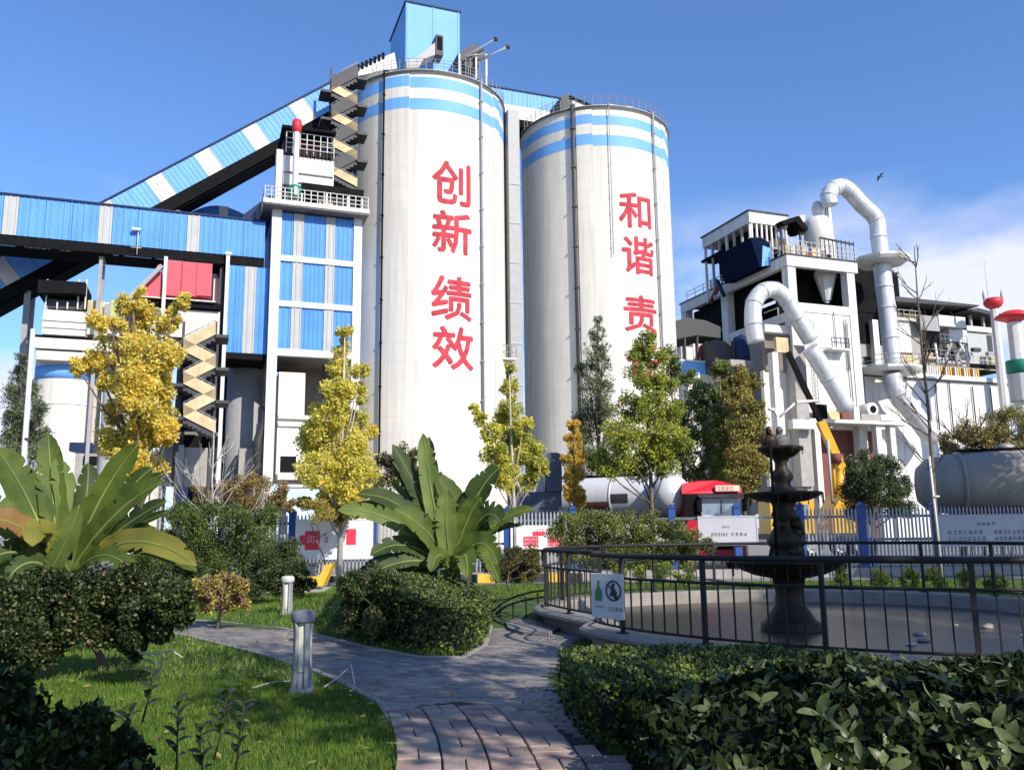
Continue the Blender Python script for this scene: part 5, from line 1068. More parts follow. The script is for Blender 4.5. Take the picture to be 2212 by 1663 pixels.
# ================================================================ GARDEN
def mound(x, y): return .45 * math.exp(-(((x + 1.9) / 2.4) ** 2 + ((y - 17.6) / 2.2) ** 2))
def inpoly(X, Y, poly):
    ins = np.zeros(len(X), dtype=bool); n = len(poly)
    for i in range(n):
        x0, y0 = poly[i][0], poly[i][1]; x1, y1 = poly[(i + 1) % n][0], poly[(i + 1) % n][1]
        c = ((y0 > Y) != (y1 > Y)); xx = (x1 - x0) * (Y - y0) / ((y1 - y0) if y1 != y0 else 1e-9) + x0
        ins ^= c & (X < xx)
    return ins
def closed_curve(pts, s=8):
    out = []; n = len(pts)
    for i in range(n):
        p0, p1, p2, p3 = [Vector((*pts[(i + j) % n][:2], 0)) for j in (-1, 0, 1, 2)]
        for k in range(s):
            t = k / s; out.append(.5 * ((2 * p1) + (p2 - p0) * t + (2 * p0 - 5 * p1 + 4 * p2 - p3) * t * t + (3 * p1 - p0 - 3 * p2 + p3) * t ** 3))
    return out
# lawn with its mound
mb = MB(); nx, ny = 70, 60; xs = np.linspace(-17, 17, nx); ys = np.linspace(1.2, 25.6, ny)
mb.add([(x, y, mound(x, y)) for y in ys for x in xs], [(j * nx + i, j * nx + i + 1, (j + 1) * nx + i + 1, (j + 1) * nx + i) for j in range(ny - 1) for i in range(nx - 1)], True)
obj('lawn', mb, GRASSB, kind='structure')
PATH_PX = [(868, 1720), (884, 1663), (868, 1592), (822, 1523), (745, 1482), (680, 1452), (560, 1415), (400, 1375), (300, 1362), (320, 1335), (480, 1346), (600, 1358), (700, 1378), (800, 1402), (900, 1422), (1000, 1424), (1048, 1396), (1066, 1335), (1110, 1314), (1180, 1306), (1300, 1345), (1225, 1400), (1185, 1470), (1200, 1500), (1345, 1663), (1380, 1720)]
path_poly = [gr(x, y) for x, y in PATH_PX]
sheet('path', path_poly, .014, JOINT)
far_walk = [gr(x, y) for x, y in ((560, 1285), (640, 1252), (780, 1246), (720, 1268), (700, 1280))]
sheet('far_path', far_walk, .014, mat('pale_paving', (.45, .42, .36), .8, .15, 2, .2))
# brick paving in curved strips (bricks are parts of the pavement)
pav_px = [(860, 1740), (884, 1663), (868, 1592), (850, 1548), (900, 1532), (985, 1520), (1060, 1524), (1130, 1548), (1190, 1580), (1260, 1610), (1345, 1663), (1400, 1740)]
pav_poly = [gr(x, y) for x, y in pav_px]
pav = sheet('pavement', pav_poly, .02, JOINT)
WM[pav.name] = Matrix()
rnd = random.Random(3); bmeshes = []
for m in (PAVER, PAVER2, mat('paver_worn', (.24, .185, .165), .85, .3, 2.5, .5, 40)):
    for k in range(2):
        mb = MB(); a, b, h, c = .0715, .1475, .03, .006
        mb.add([(-a, -b, 0), (a, -b, 0), (a, b, 0), (-a, b, 0), (-a, -b, h - c), (a, -b, h - c), (a, b, h - c), (-a, b, h - c), (-a + c, -b + c, h), (a - c, -b + c, h + .002 * k), (a - c, b - c, h), (-a + c, b - c, h - .002 * k)],
               [(8, 9, 10, 11)] + [(i, (i + 1) % 4, 4 + (i + 1) % 4, 4 + i) for i in range(4)] + [(4 + i, 4 + (i + 1) % 4, 8 + (i + 1) % 4, 8 + i) for i in range(4)])
        bmeshes.append(mb.mesh('brick', m))
cxa, cya = -12.0, 4.8; nb = 0; cell = .304; PP = [(p.x, p.y) for p in pav_poly]
for s_ in range(9):                                       # basket weave in curved bands
    rad0 = 10.95 + s_ * .309 + .155
    for k in range(16):
        an = (-1.6 + k * cell) / rad0
        for col in (-1, 1):
            o = col * .0755
            if (k + s_) % 2: rad, da, rot = rad0 + o, 0, 0
            else: rad, da, rot = rad0, o / rad0, math.pi / 2
            x, y = cxa + rad * math.cos(an + da), cya + rad * math.sin(an + da)
            if y < 3.9 or nb >= 298 or not inpoly(np.array([x]), np.array([y]), PP)[0]: continue
            me = bmeshes[rnd.choice((0, 0, 2, 2, 4)) + rnd.randrange(2)]
            inst('brick', me, pav, (x, y, .021 + rnd.uniform(-.005, .004)), an + rot + rnd.uniform(-.02, .02)); nb += 1
# the rest of the path: small grey setts in running rows, joined (far more than the limit of single pieces)
mb = MB(); rp = random.Random(21); PTH = [(p.x, p.y) for p in path_poly]; PL, PWd = .205, .105
gx = np.arange(-6.2, 2.2, PL); gy = np.arange(4.6, 16.2, PWd); th_ = .38; ct, st_ = math.cos(th_), math.sin(th_)
GX, GY = np.meshgrid(np.arange(-9, 9, PL), np.arange(-2, 20, PWd)); GX = GX + (np.arange(GX.shape[0])[:, None] % 2) * PL / 2
XX = (ct * GX + st_ * GY).ravel() - 1.5; YY = (-st_ * GX + ct * GY).ravel() + 1.5
ok = inpoly(XX, YY, PTH) & ~inpoly(XX, YY, PP) & (YY > 4.4) & (YY < 16)
for x, y in zip(XX[ok], YY[ok]):
    a, b, h, c = PL / 2 - .003, PWd / 2 - .003, .021 + rp.uniform(-.002, .0025), .004; mb.m = rp.choice((0, 0, 1, 2)); vs = []
    for zz_, k in ((.0145, 0), (h - .003, 0), (h, c)):
        for sx_, sy_ in ((-1, -1), (1, -1), (1, 1), (-1, 1)):
            lx_, ly_ = sx_ * (a - k), sy_ * (b - k); vs.append((x + ct * lx_ + st_ * ly_, y - st_ * lx_ + ct * ly_, zz_))
    mb.add(vs, [(8, 9, 10, 11)] + [(i_, (i_ + 1) % 4, 4 + (i_ + 1) % 4, 4 + i_) for i_ in range(4)] + [(4 + i_, 4 + (i_ + 1) % 4, 8 + (i_ + 1) % 4, 8 + i_) for i_ in range(4)])
pth = bpy.data.objects['path']; WM[pth.name] = Matrix()
obj('sett_run', mb, [PATHM, mat('sett_warm', (.255, .225, .21), .7, .3, 1.5, .25, 18), mat('sett_dark', (.18, .17, .172), .7, .3, 1.5, .25, 18)], pth, kind='stuff')
# edging of the path
def edging(pix, w_=.07, h=.045, m=CONC, name='path_edging'):
    P = [gr(x, y) for x, y in pix]; mb = MB()
    for i in range(len(P) - 1):
        d = (P[i + 1] - P[i]).normalized(); mb.beam((P[i].x, P[i].y, h / 2 - .01), (P[i + 1].x - d.x * .012, P[i + 1].y - d.y * .012, h / 2 - .01), w_, h)
    return obj(name, mb, m, kind='structure')
edging(PATH_PX[1:9]); edging(PATH_PX[9:18])
# ---------------------------------------------------------------- fountain pool
OUT = [(.98, 12.35), (.86, 11.65), (1.1, 10.85), (1.58, 10.05), (2.4, 9.15), (3.42, 8.42), (4.72, 7.9), (6.2, 8.0), (7.8, 8.9), (8.9, 10.5), (9.3, 12.3), (9.15, 14.5), (8.3, 16.6), (6.5, 17.9), (4.5, 18.3), (2.7, 17.9), (1.2, 16.9), (.45, 15.5), (.33, 14.4), (.62, 13.4)]
ring = closed_curve(OUT, 8); NR = len(ring); cen = Vector((4.6, 13, 0))
def offs(k, d):
    a, b = ring[k - 1], ring[(k + 1) % NR]; t_ = (b - a).normalized(); n = Vector((-t_.y, t_.x, 0)); 
    if n.dot(cen - ring[k]) < 0: n = -n
    return ring[k] + n * d
pool = thing('fountain_pool', 'lobed concrete fountain pool with broad rounded coping', 'pool', (4.6, 13, 0))
def sweep(prof, m, nm, parent, smooth=True, z0=0):
    mb = MB(); vs = []
    for k in range(NR):
        for d, z in prof: p = offs(k, d); vs.append((p.x, p.y, z))
    n = len(prof); mb.add(vs, [(k * n + j, ((k + 1) % NR) * n + j, ((k + 1) % NR) * n + j + 1, k * n + j + 1) for k in range(NR) for j in range(n - 1)], smooth); return obj(nm, mb, m, parent)
sweep([(.16, -.05), (.16, .2)], COPING, 'outer_wall', pool)
sweep([(.16, .195), (.03, .2), (-.01, .225), (-.01, .265), (.03, .29), (.42, .295), (.45, .27), (.45, .05)], COPING, 'coping', pool, False)
mb = MB(); mb.add([(offs(k, .44).x, offs(k, .44).y, .06) for k in range(NR)], [tuple(range(NR))]); obj('floor', mb, TILE, pool)
# low step ring where the pool meets the path
sp = [gr(x, y) for x, y in ((1092, 1352), (1110, 1345), (1140, 1345), (1180, 1352), (1215, 1362), (1180, 1378), (1130, 1374), (1098, 1364))]
mb = MB(); mb.prism([(p.x, p.y, .015) for p in sp], (0, 0, .05)); obj('curved_step', mb, PATHM, kind='structure')
# litter stones on the pool floor
rnd = random.Random(8)
for k in range(26):
    a = rnd.uniform(0, 6.28); q = rnd.uniform(.3, 1); x, y = 6.3 + 2.3 * q * math.cos(a), 11.2 + 2.2 * q * math.sin(a); s = rnd.uniform(.03, .09)
    mb = MB(); mb.blob((x, y, .06 + s * .2), s, 7, 4, rnd, .25, (1.2, .9, .4)); obj('loose_stone', mb, [CONC, COPING, WHITE2][k % 3], None, 'loose pale stone lying on the dry pool floor', 'stone', 'loose stones on the pool floor', base=(x, y, .06))
# railing on the coping
rail = thing('pool_railing', 'dark steel railing standing on the coping all round the pool', 'railing', (4.6, 13, .29))
tot = [0.0]
fine = [offs(k, .2) for k in range(NR)]
for k in range(NR): tot.append(tot[-1] + (fine[(k + 1) % NR] - fine[k]).length)
def along(s):
    s %= tot[-1]; k = max(i for i in range(NR) if tot[i] <= s); f = (s - tot[k]) / (tot[k + 1] - tot[k] + 1e-9); a, b = fine[k], fine[(k + 1) % NR]
    return a.lerp(b, f), math.atan2((b - a).y, (b - a).x)
RT = 1.22
for z, r in ((RT, .032), (RT - .27, .016), (.36, .016)):
    mb = MB(); P = [(p.x, p.y, z) for p in fine] + [(fine[0].x, fine[0].y, z)]; mb.tube(P, r, 8, False); obj({RT: 'top_rail', .36: 'bottom_rail'}.get(z, 'middle_rail'), mb, RAILM, rail)
mb = MB(); mb.box((-.024, -.024, .292), (.024, .024, RT)); mb.box((-.06, -.06, .292), (.06, .06, .305)); pst = mb.mesh('post', RAILM)
mb = MB(); mb.box((-.008, -.008, .36), (.008, .008, RT - .27)); brm = mb.mesh('bar', RAILM)
L_ = tot[-1]; npst = 22
for k in range(npst): 
    p, a = along(L_ * k / npst + .25); inst('post', pst, rail, (p.x, p.y, 0), a)
    for j in range(1, 7): q, a2 = along(L_ * (k + j / 7) / npst + .25); inst('bar', brm, rail, (q.x, q.y, 0), a2)
# notice on the railing: bottle and no-entry figure
a = at(1284, 1330, 10.55); b = at(1353, 1330, 10.2); ztop_, zbot_ = at(1300, 1238, 10.4).z, at(1318, 1334, 10.4).z
sg = thing('warning_sign', 'white warning sheet with green bottle and crossed out figure on the pool railing', 'sign', (a.x, a.y, zbot_))
dv = Vector((b.x - a.x, b.y - a.y, 0)); dw = dv.length; dn = Vector((dv.y, -dv.x, 0)).normalized(); hgt = ztop_ - zbot_
if dn.y > 0: dn = -dn
def SP(x, z, o=0.0): return Vector((a.x, a.y, zbot_)) + dv * x + Vector((0, 0, hgt * z)) + dn * (.03 + o)
mb = MB(); q = [SP(0, 0), SP(1, 0), SP(1, 1), SP(0, 1)]; q2 = [SP(0, 0, .012), SP(1, -.01, .012), SP(1, 1, .012), SP(0, .99, .012)]
mb.add(q + q2, [(0, 1, 2, 3), (7, 6, 5, 4), (0, 4, 5, 1), (1, 5, 6, 2), (2, 6, 7, 3), (3, 7, 4, 0)], False, True); obj('sheet', mb, mat('sign_sheet', (.62, .62, .64), .5, .05), sg)
asp = dw / hgt
def disc(cx, cz, r0, r1, o, n=28): 
    mb = MB(); vs = []
    for k in range(n):
        an = 2 * math.pi * k / n
        for r in (r0, r1): vs.append(SP(cx + r / asp * math.cos(an), cz + r * math.sin(an), o))
    mb.add(vs, [(2 * k, 2 * k + 1, (2 * k + 3) % (2 * n), (2 * k + 2) % (2 * n)) for k in range(n)], False, True); return mb
obj('prohibition_ring', disc(.7, .62, .19, .235, .017), INK, sg)
mb = MB(); fig = [((.62, .5), (.66, .6)), ((.66, .6), (.72, .66)), ((.72, .66), (.80, .56)), ((.66, .6), (.75, .48)), ((.72, .66), (.66, .72)), ((.75, .48), (.8, .45))]
for (x0, z0), (x1, z1) in fig:
    p, q = SP(x0, z0, .017), SP(x1, z1, .017); mb.beam(tuple(p), tuple(q), .022, .022)
obj('running_figure', mb, INK, sg); obj('figure_head', disc(.7, .75, 0.001, .045, .018, 14), INK, sg)
mb = MB(); mb.beam(tuple(SP(.56, .75, .02)), tuple(SP(.84, .47, .02)), .03, .006); obj('cross_bar', mb, INK, sg)
mb = MB(); bot = [(.12, .38), (.34, .38), (.34, .58), (.27, .7), (.26, .84), (.2, .84), (.19, .7), (.12, .58)]
mb.add([SP(x, z, .017) for x, z in bot], [tuple(range(8))], False, True); obj('green_bottle', mb, mat('bottle_green', (.06, .22, .08), .5, .3, 30), sg)
mb = MB(); rg = random.Random(2)
for k in range(4): glyph(mb, 0, 0, 1, rg, lambda gx, gz: SP(.5 + .12 * k + gx * .1, .16 + gz * .1, .017))
for k in range(4): glyph(mb, 0, 0, 1, rg, lambda gx, gz: SP(.1 + .08 * k + gx * .06, .22 + gz * .06, .017))
obj('printed_text', mb, INK, sg)
# ---------------------------------------------------------------- fountain
fc = at(1697, 1150, 13.0); FX, FYY = fc.x, 13.0
f = thing('tiered_fountain', 'dark bronze three tiered fountain in the middle of the pool', 'fountain', (FX, FYY, .06))
def lz(prof, nm, m=BRONZE, n=32, par=None): mb = MB(); mb.lathe((FX, FYY, 0), prof, n); return obj(nm, mb, m, par or f)
def fz(y): return at(1697, y, 13.0).z
lz([(.44, .062), (.44, .16), (.36, .2), (.3, .3), (.22, .42), (.2, .6), (.24, .8), (.3, fz(1246))], 'pedestal')
b1 = lz([(.3, fz(1247)), (.5, fz(1241)), (.72, fz(1227)), (.79, fz(1216)), (.82, fz(1213)), (.81, fz(1209)), (.74, fz(1211)), (.28, fz(1224))], 'lower_bowl')
lz([(.24, fz(1214)), (.26, fz(1204)), (.21, fz(1196)), (.2, fz(1186)), (.27, fz(1176)), (.28, fz(1164)), (.22, fz(1150)), (.16, fz(1138)), (.15, fz(1122)), (.2, fz(1112)), (.15, fz(1098)), (.2, fz(1082))], 'lower_stem')
lz([(.16, fz(1086)), (.34, fz(1082)), (.5, fz(1074)), (.58, fz(1066)), (.56, fz(1063)), (.2, fz(1068))], 'middle_bowl')
lz([(.22, fz(1068)), (.2, fz(1058)), (.13, fz(1050)), (.12, fz(1042)), (.17, fz(1032)), (.15, fz(1022)), (.095, fz(1012)), (.09, fz(1000)), (.14, fz(986))], 'upper_stem')
lz([(.12, fz(990)), (.2, fz(986)), (.3, fz(974)), (.34, fz(967)), (.32, fz(965)), (.05, fz(972))], 'top_bowl')
rnd = random.Random(4)
for k in range(30):                                       # lily leaves and figures cast on the lower stem
    an = rnd.uniform(0, 6.28); z = rnd.uniform(fz(1205), fz(1120)); rr_ = .21; mb = MB(); mb.blob((FX + rr_ * math.cos(an), FYY + rr_ * math.sin(an), z), rnd.uniform(.04, .085), 7, 5, rnd, .3, (1, 1, 1.4)); obj('cast_leaf', mb, BRONZE, f)
for nm, rad, z, cnt in (('middle_bowl_rim', .57, fz(1066), 22), ('top_bowl_rim', .33, fz(967), 14), ('lower_bowl_rim', .81, fz(1212), 30)):
    mb = MB()
    for k in range(cnt): an = 6.283 * k / cnt; ln = rnd.uniform(.06, .3) * rad; x, y = FX + rad * math.cos(an), FYY + rad * math.sin(an); mb.bar((x, y, z), (x, y, z - ln - .02), .008, 4)
    obj('drip_fringe', mb, BRONZE, f, kind='stuff')
for k, (px, tone) in enumerate(((1663, BRONZE), (1686, mat('grey_stone', (.14, .14, .15), .8, .3, 12, .4)))):
    q = at(px, 965, 12.95); mb = MB(); zt = at(px, 922, 12.95).z; h = zt - q.z
    mb.lathe((q.x, 12.95, q.z), [(.1, 0), (.11, h * .2), (.12, h * .4), (.085, h * .55), (.04, h * .62)], 14); mb.blob((q.x, 12.95, q.z + h * .8), h * .22, 12, 9, rnd, .03, (.85, .9, 1.05))
    mb.blob((q.x + (-.1), 12.92, q.z + h * .36), .045, 8, 6, rnd, .05, (.8, .8, 2)); mb.blob((q.x + .1, 12.92, q.z + h * .36), .045, 8, 6, rnd, .05, (.8, .8, 2)); mb.blob((q.x, 12.86, q.z + h * .8), .018, 6, 5)
    fg = obj('carved_bust', mb, tone, f)
    if k == 0:
        mb = MB(); mb.blob((q.x + .012, 12.885, q.z + h * .8), .05, 10, 7, rnd, .03, (.8, .5, 1.1)); obj('face', mb, mat('gilded_face', (.35, .2, .1), .5), fg)
mb = MB(); q = at(1672, 1063, 12.5); mb.tube([(q.x, 12.55, fz(1210)), (q.x, 12.55, fz(965))], .022, 8); obj('feed_pipe', mb, BLACK, f)
# ---------------------------------------------------------------- path lights
LAMPC = mat('bollard_cream', (.72, .68, .55), .4, .05, 3); BOLG = mat('bollard_grey', (.30, .31, .33), .5, .15, 6); CAPM = mat('bollard_cap', (.15, .165, .22), .5, .12, 6)
def bollard(loc, H, label, capm):
    t = thing('bollard_light', label, 'path light', loc, 0, 'bollard lights beside the path'); x, y, z = loc
    mb = MB(); mb.lathe((x, y, z), [(.125, -.04), (.12, .02), (.118, .05), (0, .05)], 20); obj('base', mb, BOLG, t)
    for k in range(4):
        an = math.pi / 4 + k * math.pi / 2; c, s = math.cos(an), math.sin(an); mb = MB(); n = 8
        prof = [(.117, .0), (.1, H * .25), (.092, H * .5), (.094, H * .75), (.105, H * .86)]
        vs = []
        for r, h in prof:
            for da in (-.34, .34): vs.append((x + r * math.cos(an + da), y + r * math.sin(an + da), z + h)); 
            for da in (.34, -.34): vs.append((x + (r - .03) * math.cos(an + da), y + (r - .03) * math.sin(an + da), z + h))
        mb.add(vs, [(j * 4 + i, j * 4 + (i + 1) % 4, j * 4 + 4 + (i + 1) % 4, j * 4 + 4 + i) for j in range(len(prof) - 1) for i in range(4)], True); obj('upright', mb, BOLG, t)
    mb = MB(); mb.lathe((x, y, z), [(.058, .26 * H), (.062, .3 * H), (.062, .87 * H), (0, .88 * H)], 18); obj('light_tube', mb, LAMPC, t)
    mb = MB(); mb.lathe((x, y, z), [(.062, .05), (.066, .25 * H), (0, .255 * H)], 16); obj('tube_socket', mb, BOLG, t)
    mb = MB(); mb.lathe((x, y, z), [(.0, H * .855), (.11, H * .86), (.117, H * .875), (.12, H * .96), (.1, H), (0, H + .012)], 24); obj('cap', mb, capm, t)
    return t
g1 = gr(651, 1496); g2 = gr(619, 1339)
bollard((g1.x, g1.y, 0), .785, 'nearer bollard light with slate blue cap beside the path', CAPM)
bollard((g2.x, g2.y, 0), .775, 'farther small bollard light with pale cap on the lawn', mat('pale_cap', (.5, .5, .48), .5))
# hose and little bits on the lawn
def px_tube(name, label, cat, pix, r, m, z=.03, **k):
    P = [gr(x, y, z + (dz if len(q) > 2 else 0)) if False else None for q in [] for x, y, dz in []]
    P = [gr(q[0], q[1]) for q in pix]; P = [(p.x, p.y, z + (q[2] if len(q) > 2 else 0)) for p, q in zip(P, pix)]
    mb = MB(); mb.tube(P, r, 7); return obj(name, mb, m, None, label, cat, base=(P[0][0], P[0][1], 0), **k)
px_tube('hose', 'thin pale hose lying on the lawn left of the near bollard', 'hose', [(545, 1492), (575, 1483), (600, 1478), (628, 1476)], .008, mat('pale_hose', (.6, .62, .5), .5))
px_tube('wire_stub', 'bent pale wire sticking up at the path edge right of the near bollard', 'wire', [(700, 1490), (730, 1478, .04), (758, 1460, .09), (766, 1485, .0)], .007, WHITE2)
# low hoop fence behind the hedge
hf = thing('hoop_edging', 'low dark wire hoop fence along the lawn left of the pool', 'edging', gr(1110, 1330), 0)
for k in range(2):
    P = [at(x, y, 15.2 - k * .2) for x, y in ([(1062, 1322), (1085, 1302), (1115, 1287), (1150, 1278), (1180, 1274)] if k == 0 else [(1070, 1326), (1095, 1308), (1130, 1296), (1180, 1288)])]
    mb = MB(); mb.tube([tuple(p) for p in P], .018, 6); obj('hoop', mb, BLACK, hf)
for px in (1080, 1108, 1136, 1162):
    p = at(px, 1300, 15.1); zt = at(px, 1274 + (1180 - px) * .34, 15.1).z; mb = MB(); mb.bar((p.x, 15.1, -.05), (p.x, 15.1, zt), .012, 5); obj('upright', mb, BLACK, hf)
# bird
p = at(1900, 382, 58); t = thing('bird', 'small dark bird gliding in the sky over the silver duct', 'bird', tuple(p))
mb = MB(); r_ = random.Random(1); mb.blob(tuple(p), .07, 8, 6, r_, .03, (2.0, .9, .8)); mb.blob((p.x - .15, p.y, p.z + .03), .045, 8, 6, r_)
mb.prism([(p.x - .06, p.y, p.z + .02), (p.x + .08, p.y, p.z + .02), (p.x + .2, p.y - .25, p.z + .2), (p.x + .05, p.y - .22, p.z + .16)], (0, 0, .012)); mb.prism([(p.x - .06, p.y, p.z + .02), (p.x + .08, p.y, p.z + .02), (p.x - .02, p.y + .3, p.z - .2), (p.x - .12, p.y + .26, p.z - .16)], (0, 0, .012)); mb.prism([(p.x + .12, p.y - .03, p.z), (p.x + .28, p.y - .06, p.z - .02), (p.x + .28, p.y + .06, p.z - .02), (p.x + .12, p.y + .03, p.z)], (0, 0, .01))
obj('body', mb, DARK, t)
# ================================================================ PLANTS
LM = dict(
 gold=leafmat('leaf_gold', (.80, .63, .12), .45, var=.2), gold2=leafmat('leaf_yellow', (.82, .73, .2), .45, var=.2), gold3=leafmat('leaf_olive_yellow', (.60, .55, .10), .42),
 orange=leafmat('leaf_orange', (.62, .33, .05), .3), lime=leafmat('leaf_lime', (.42, .46, .07), .35), green=leafmat('leaf_green', (.17, .23, .05), .25), mid=leafmat('leaf_mid', (.095, .135, .038), .25),
 black=leafmat('leaf_shade_black', (.012, .02, .007), .08, .85, spec=.08), dark=leafmat('leaf_dark', (.026, .042, .015), .12), conif=leafmat('leaf_conifer', (.10, .12, .07), .12), grey=leafmat('leaf_grey_green', (.21, .24, .13), .15), brown=leafmat('leaf_brown', (.24, .14, .07), .2), red=leafmat('leaf_reddish', (.16, .075, .05), .2), pinkb=leafmat('leaf_pink_brown', (.24, .16, .12), .2), olive=leafmat('leaf_olive', (.32, .27, .08), .2))  # black leaf: shade within hedges and shrubs put into the colour
LEAFN, LEAFS = 4.7, .58
def cluster(rng, blobs, n, gap=.55):
    """points in overlapping lumps: each blob (x,y,z,r) is filled by smaller lumps so that holes stay open between them"""
    w_ = np.array([b[3] ** 2 for b in blobs]); w_ = w_ / w_.sum(); pts = []; outs = []
    for b, q in zip(blobs, w_):
        k = max(4, int(n * q)); c = np.array(b[:3]); r = b[3]; nl = max(8, int(15 * .55 / gap)); cs = rng.normal(size=(nl, 3)); cs /= np.linalg.norm(cs, axis=1)[:, None]; cs *= (rng.uniform(.35, 1.0, nl) ** .6)[:, None] * r * .8
        idx = rng.integers(0, nl, k); d = rng.normal(size=(k, 3)); d /= np.linalg.norm(d, axis=1)[:, None]; d *= (rng.uniform(0, 1, k) ** .5)[:, None] * r * rng.uniform(.26, .56, nl)[idx][:, None]
        p = cs[idx] + d; pts.append(c + p); o = p / (np.linalg.norm(p, axis=1)[:, None] + 1e-6); outs.append(o)
    return np.concatenate(pts), np.concatenate(outs)
def branchy(mb, p, d, L_, r, depth, rnd, spread=.6, up=.15, tips=None, n=2):
    e = p + d * L_; m_ = p + d * L_ * .5 + Vector([rnd.uniform(-1, 1) * L_ * .05 for _ in range(3)])
    mb.tube([tuple(p), tuple(m_), tuple(e)], [r, r * .82, r * .66], 5, False)
    if tips is not None: tips.append(e)
    if depth <= 0: return
    for k in range(n + (rnd.random() < .4)):
        nd = (d + Vector([rnd.uniform(-1, 1) * spread for _ in range(3)]) + Vector((0, 0, up))).normalized()
        branchy(mb, p.lerp(e, rnd.uniform(.55, 1)), nd, L_ * rnd.uniform(.55, .8), r * .6, depth - 1, rnd, spread, up, tips, n)
def tree(name, label, cat, base, blobs, leaf, n, mats, seed, trunk=.12, bark=LEADBARK, group=None, up=.3, aspect=.6, gap=.55, trunkpath=None, weights=None, leafname='crown', limbs=True):
    rng = np.random.default_rng(seed); rnd = random.Random(seed)
    t = thing(name, label, cat, base, rnd.uniform(0, .01), group)
    B = Vector(base); top = max(blobs, key=lambda b: b[2]); mb = MB()
    zt = top[2]; path = trunkpath or [B + Vector((0, 0, -.1)), B.lerp(Vector(top[:3]), .33) + Vector((rnd.uniform(-.1, .1), 0, 0)), B.lerp(Vector(top[:3]), .66), Vector(top[:3])]
    path = [Vector(p) for p in path]; mb.tube([tuple(p) for p in path], [trunk * (1 - .8 * k / (len(path) - 1)) for k in range(len(path))], 8)
    if limbs:
        for b in blobs:
            c = Vector(b[:3]); z = max(B.z + (c.z - B.z) * .62, B.z + .3); f = min(1, max(0, (z - B.z) / max(.1, zt - B.z))); i = min(len(path) - 2, int(f * (len(path) - 1))); s = path[i].lerp(path[i + 1], f * (len(path) - 1) - i)
            mb.tube([tuple(s), tuple(s.lerp(c, .5) + Vector((0, 0, -.05 * (c - s).length))), tuple(c)], [trunk * .38, trunk * .25, trunk * .1], 5)
            for q in range(3): mb.bar(tuple(c), tuple(c + Vector([rnd.uniform(-1, 1) * b[3] * .8 for _ in range(3)])), trunk * .09, 4)
    obj('trunk', mb, bark, t)
    fine = leaf > .06; pts, outs = cluster(rng, blobs, int(n * (LEAFN if fine else 1.5)), gap); V = leaves(pts, leaf * (LEAFS if fine else 1), rng, up, aspect, outs)
    hgt = (pts[:, 2] - pts[:, 2].min()) / (np.ptp(pts[:, 2]) + 1e-6)
    ws = weights or [1 / len(mats)] * len(mats); mi = rng.choice(len(mats), len(pts), p=ws)
    Mi = WM[t.name].inverted(); A = np.array(Mi.to_3x3()); V = V @ A.T + np.array(Mi.translation)
    put(leafname, npmesh(leafname, V, 4, mi, [LM[m] for m in mats]), t); return t
def pxb(lst, Y, seed, depth=.6):
    """crown lumps measured in the picture at distance Y, spread in depth as far as they are wide"""
    r_ = random.Random(seed); out = []
    for x, y, r in lst:
        k = Y / FPX; q = at(x, y, Y + r_.uniform(-1, 1) * depth * 1.4); out.append((q.x, q.y, q.z, r * k))
    return out
def ptree(label, Y, basepx, blobs, leaf, n, mats, seed, trunk=.1, name='tree', cat='tree', **k):
    p = at(basepx, 1200, Y); return tree(name, label, cat, (p.x, Y, 0), pxb(blobs, Y, seed), leaf, n, mats, seed, trunk, **k)
GT = 'golden autumn trees along the fence'
ptree('large golden tree with spreading side branches at the left', 26, 305, [(288, 650, 36), (276, 690, 42), (325, 700, 44), (392, 650, 24), (372, 690, 28), (205, 692, 24), (240, 705, 26), (165, 790, 26), (205, 785, 32), (250, 760, 44), (310, 755, 54), (355, 770, 38), (290, 820, 56), (345, 830, 44), (245, 830, 34), (300, 880, 58), (355, 890, 36), (250, 890, 34), (240, 950, 44), (305, 945, 58), (365, 935, 34), (285, 1000, 44), (335, 1010, 32), (300, 1045, 26)], .19, 9000, ['gold', 'gold2', 'orange', 'gold3'], 11, .16, group=GT, weights=[.4, .35, .12, .13])
ptree('slender golden tree in front of the striped tower and white board', 27, 733, [(745, 716, 20), (740, 750, 22), (733, 795, 36), (778, 800, 24), (728, 845, 42), (775, 850, 26), (710, 900, 54), (770, 910, 40), (670, 935, 26), (700, 960, 56), (760, 970, 52), (800, 930, 20), (690, 1020, 50), (745, 1030, 60), (795, 1040, 36), (720, 1075, 42), (765, 1080, 36), (700, 1100, 22)], .17, 8500, ['gold2', 'gold3', 'gold', 'lime'], 12, .1, bark=PALEBARK, group=GT, weights=[.42, .33, .15, .1])
ptree('thin yellow green sapling in front of the gap between the silos', 26, 1112, [(1100, 795, 15), (1098, 835, 24), (1106, 880, 36), (1098, 925, 40), (1040, 905, 20), (1024, 884, 14), (1062, 935, 26), (1130, 920, 26), (1112, 970, 46), (1075, 985, 34), (1145, 985, 34), (1092, 1025, 38), (1165, 1012, 24), (1140, 1040, 24), (1108, 1062, 18), (1060, 1020, 20)], .15, 5600, ['gold3', 'lime', 'gold2', 'green'], 13, .07, bark=PALEBARK, group=GT, weights=[.4, .27, .23, .1])
ptree('narrow orange column shaped tree beside the grey tipper', 31, 1241, [(1240, 922, 16), (1240, 950, 22), (1232, 985, 22), (1248, 990, 22), (1240, 1025, 25), (1236, 1060, 25), (1248, 1075, 24), (1241, 1105, 20)], .13, 4200, ['orange', 'gold', 'gold3'], 14, .08, group=GT, weights=[.5, .3, .2])
RT_ = 'mixed trees in front of the second silo'
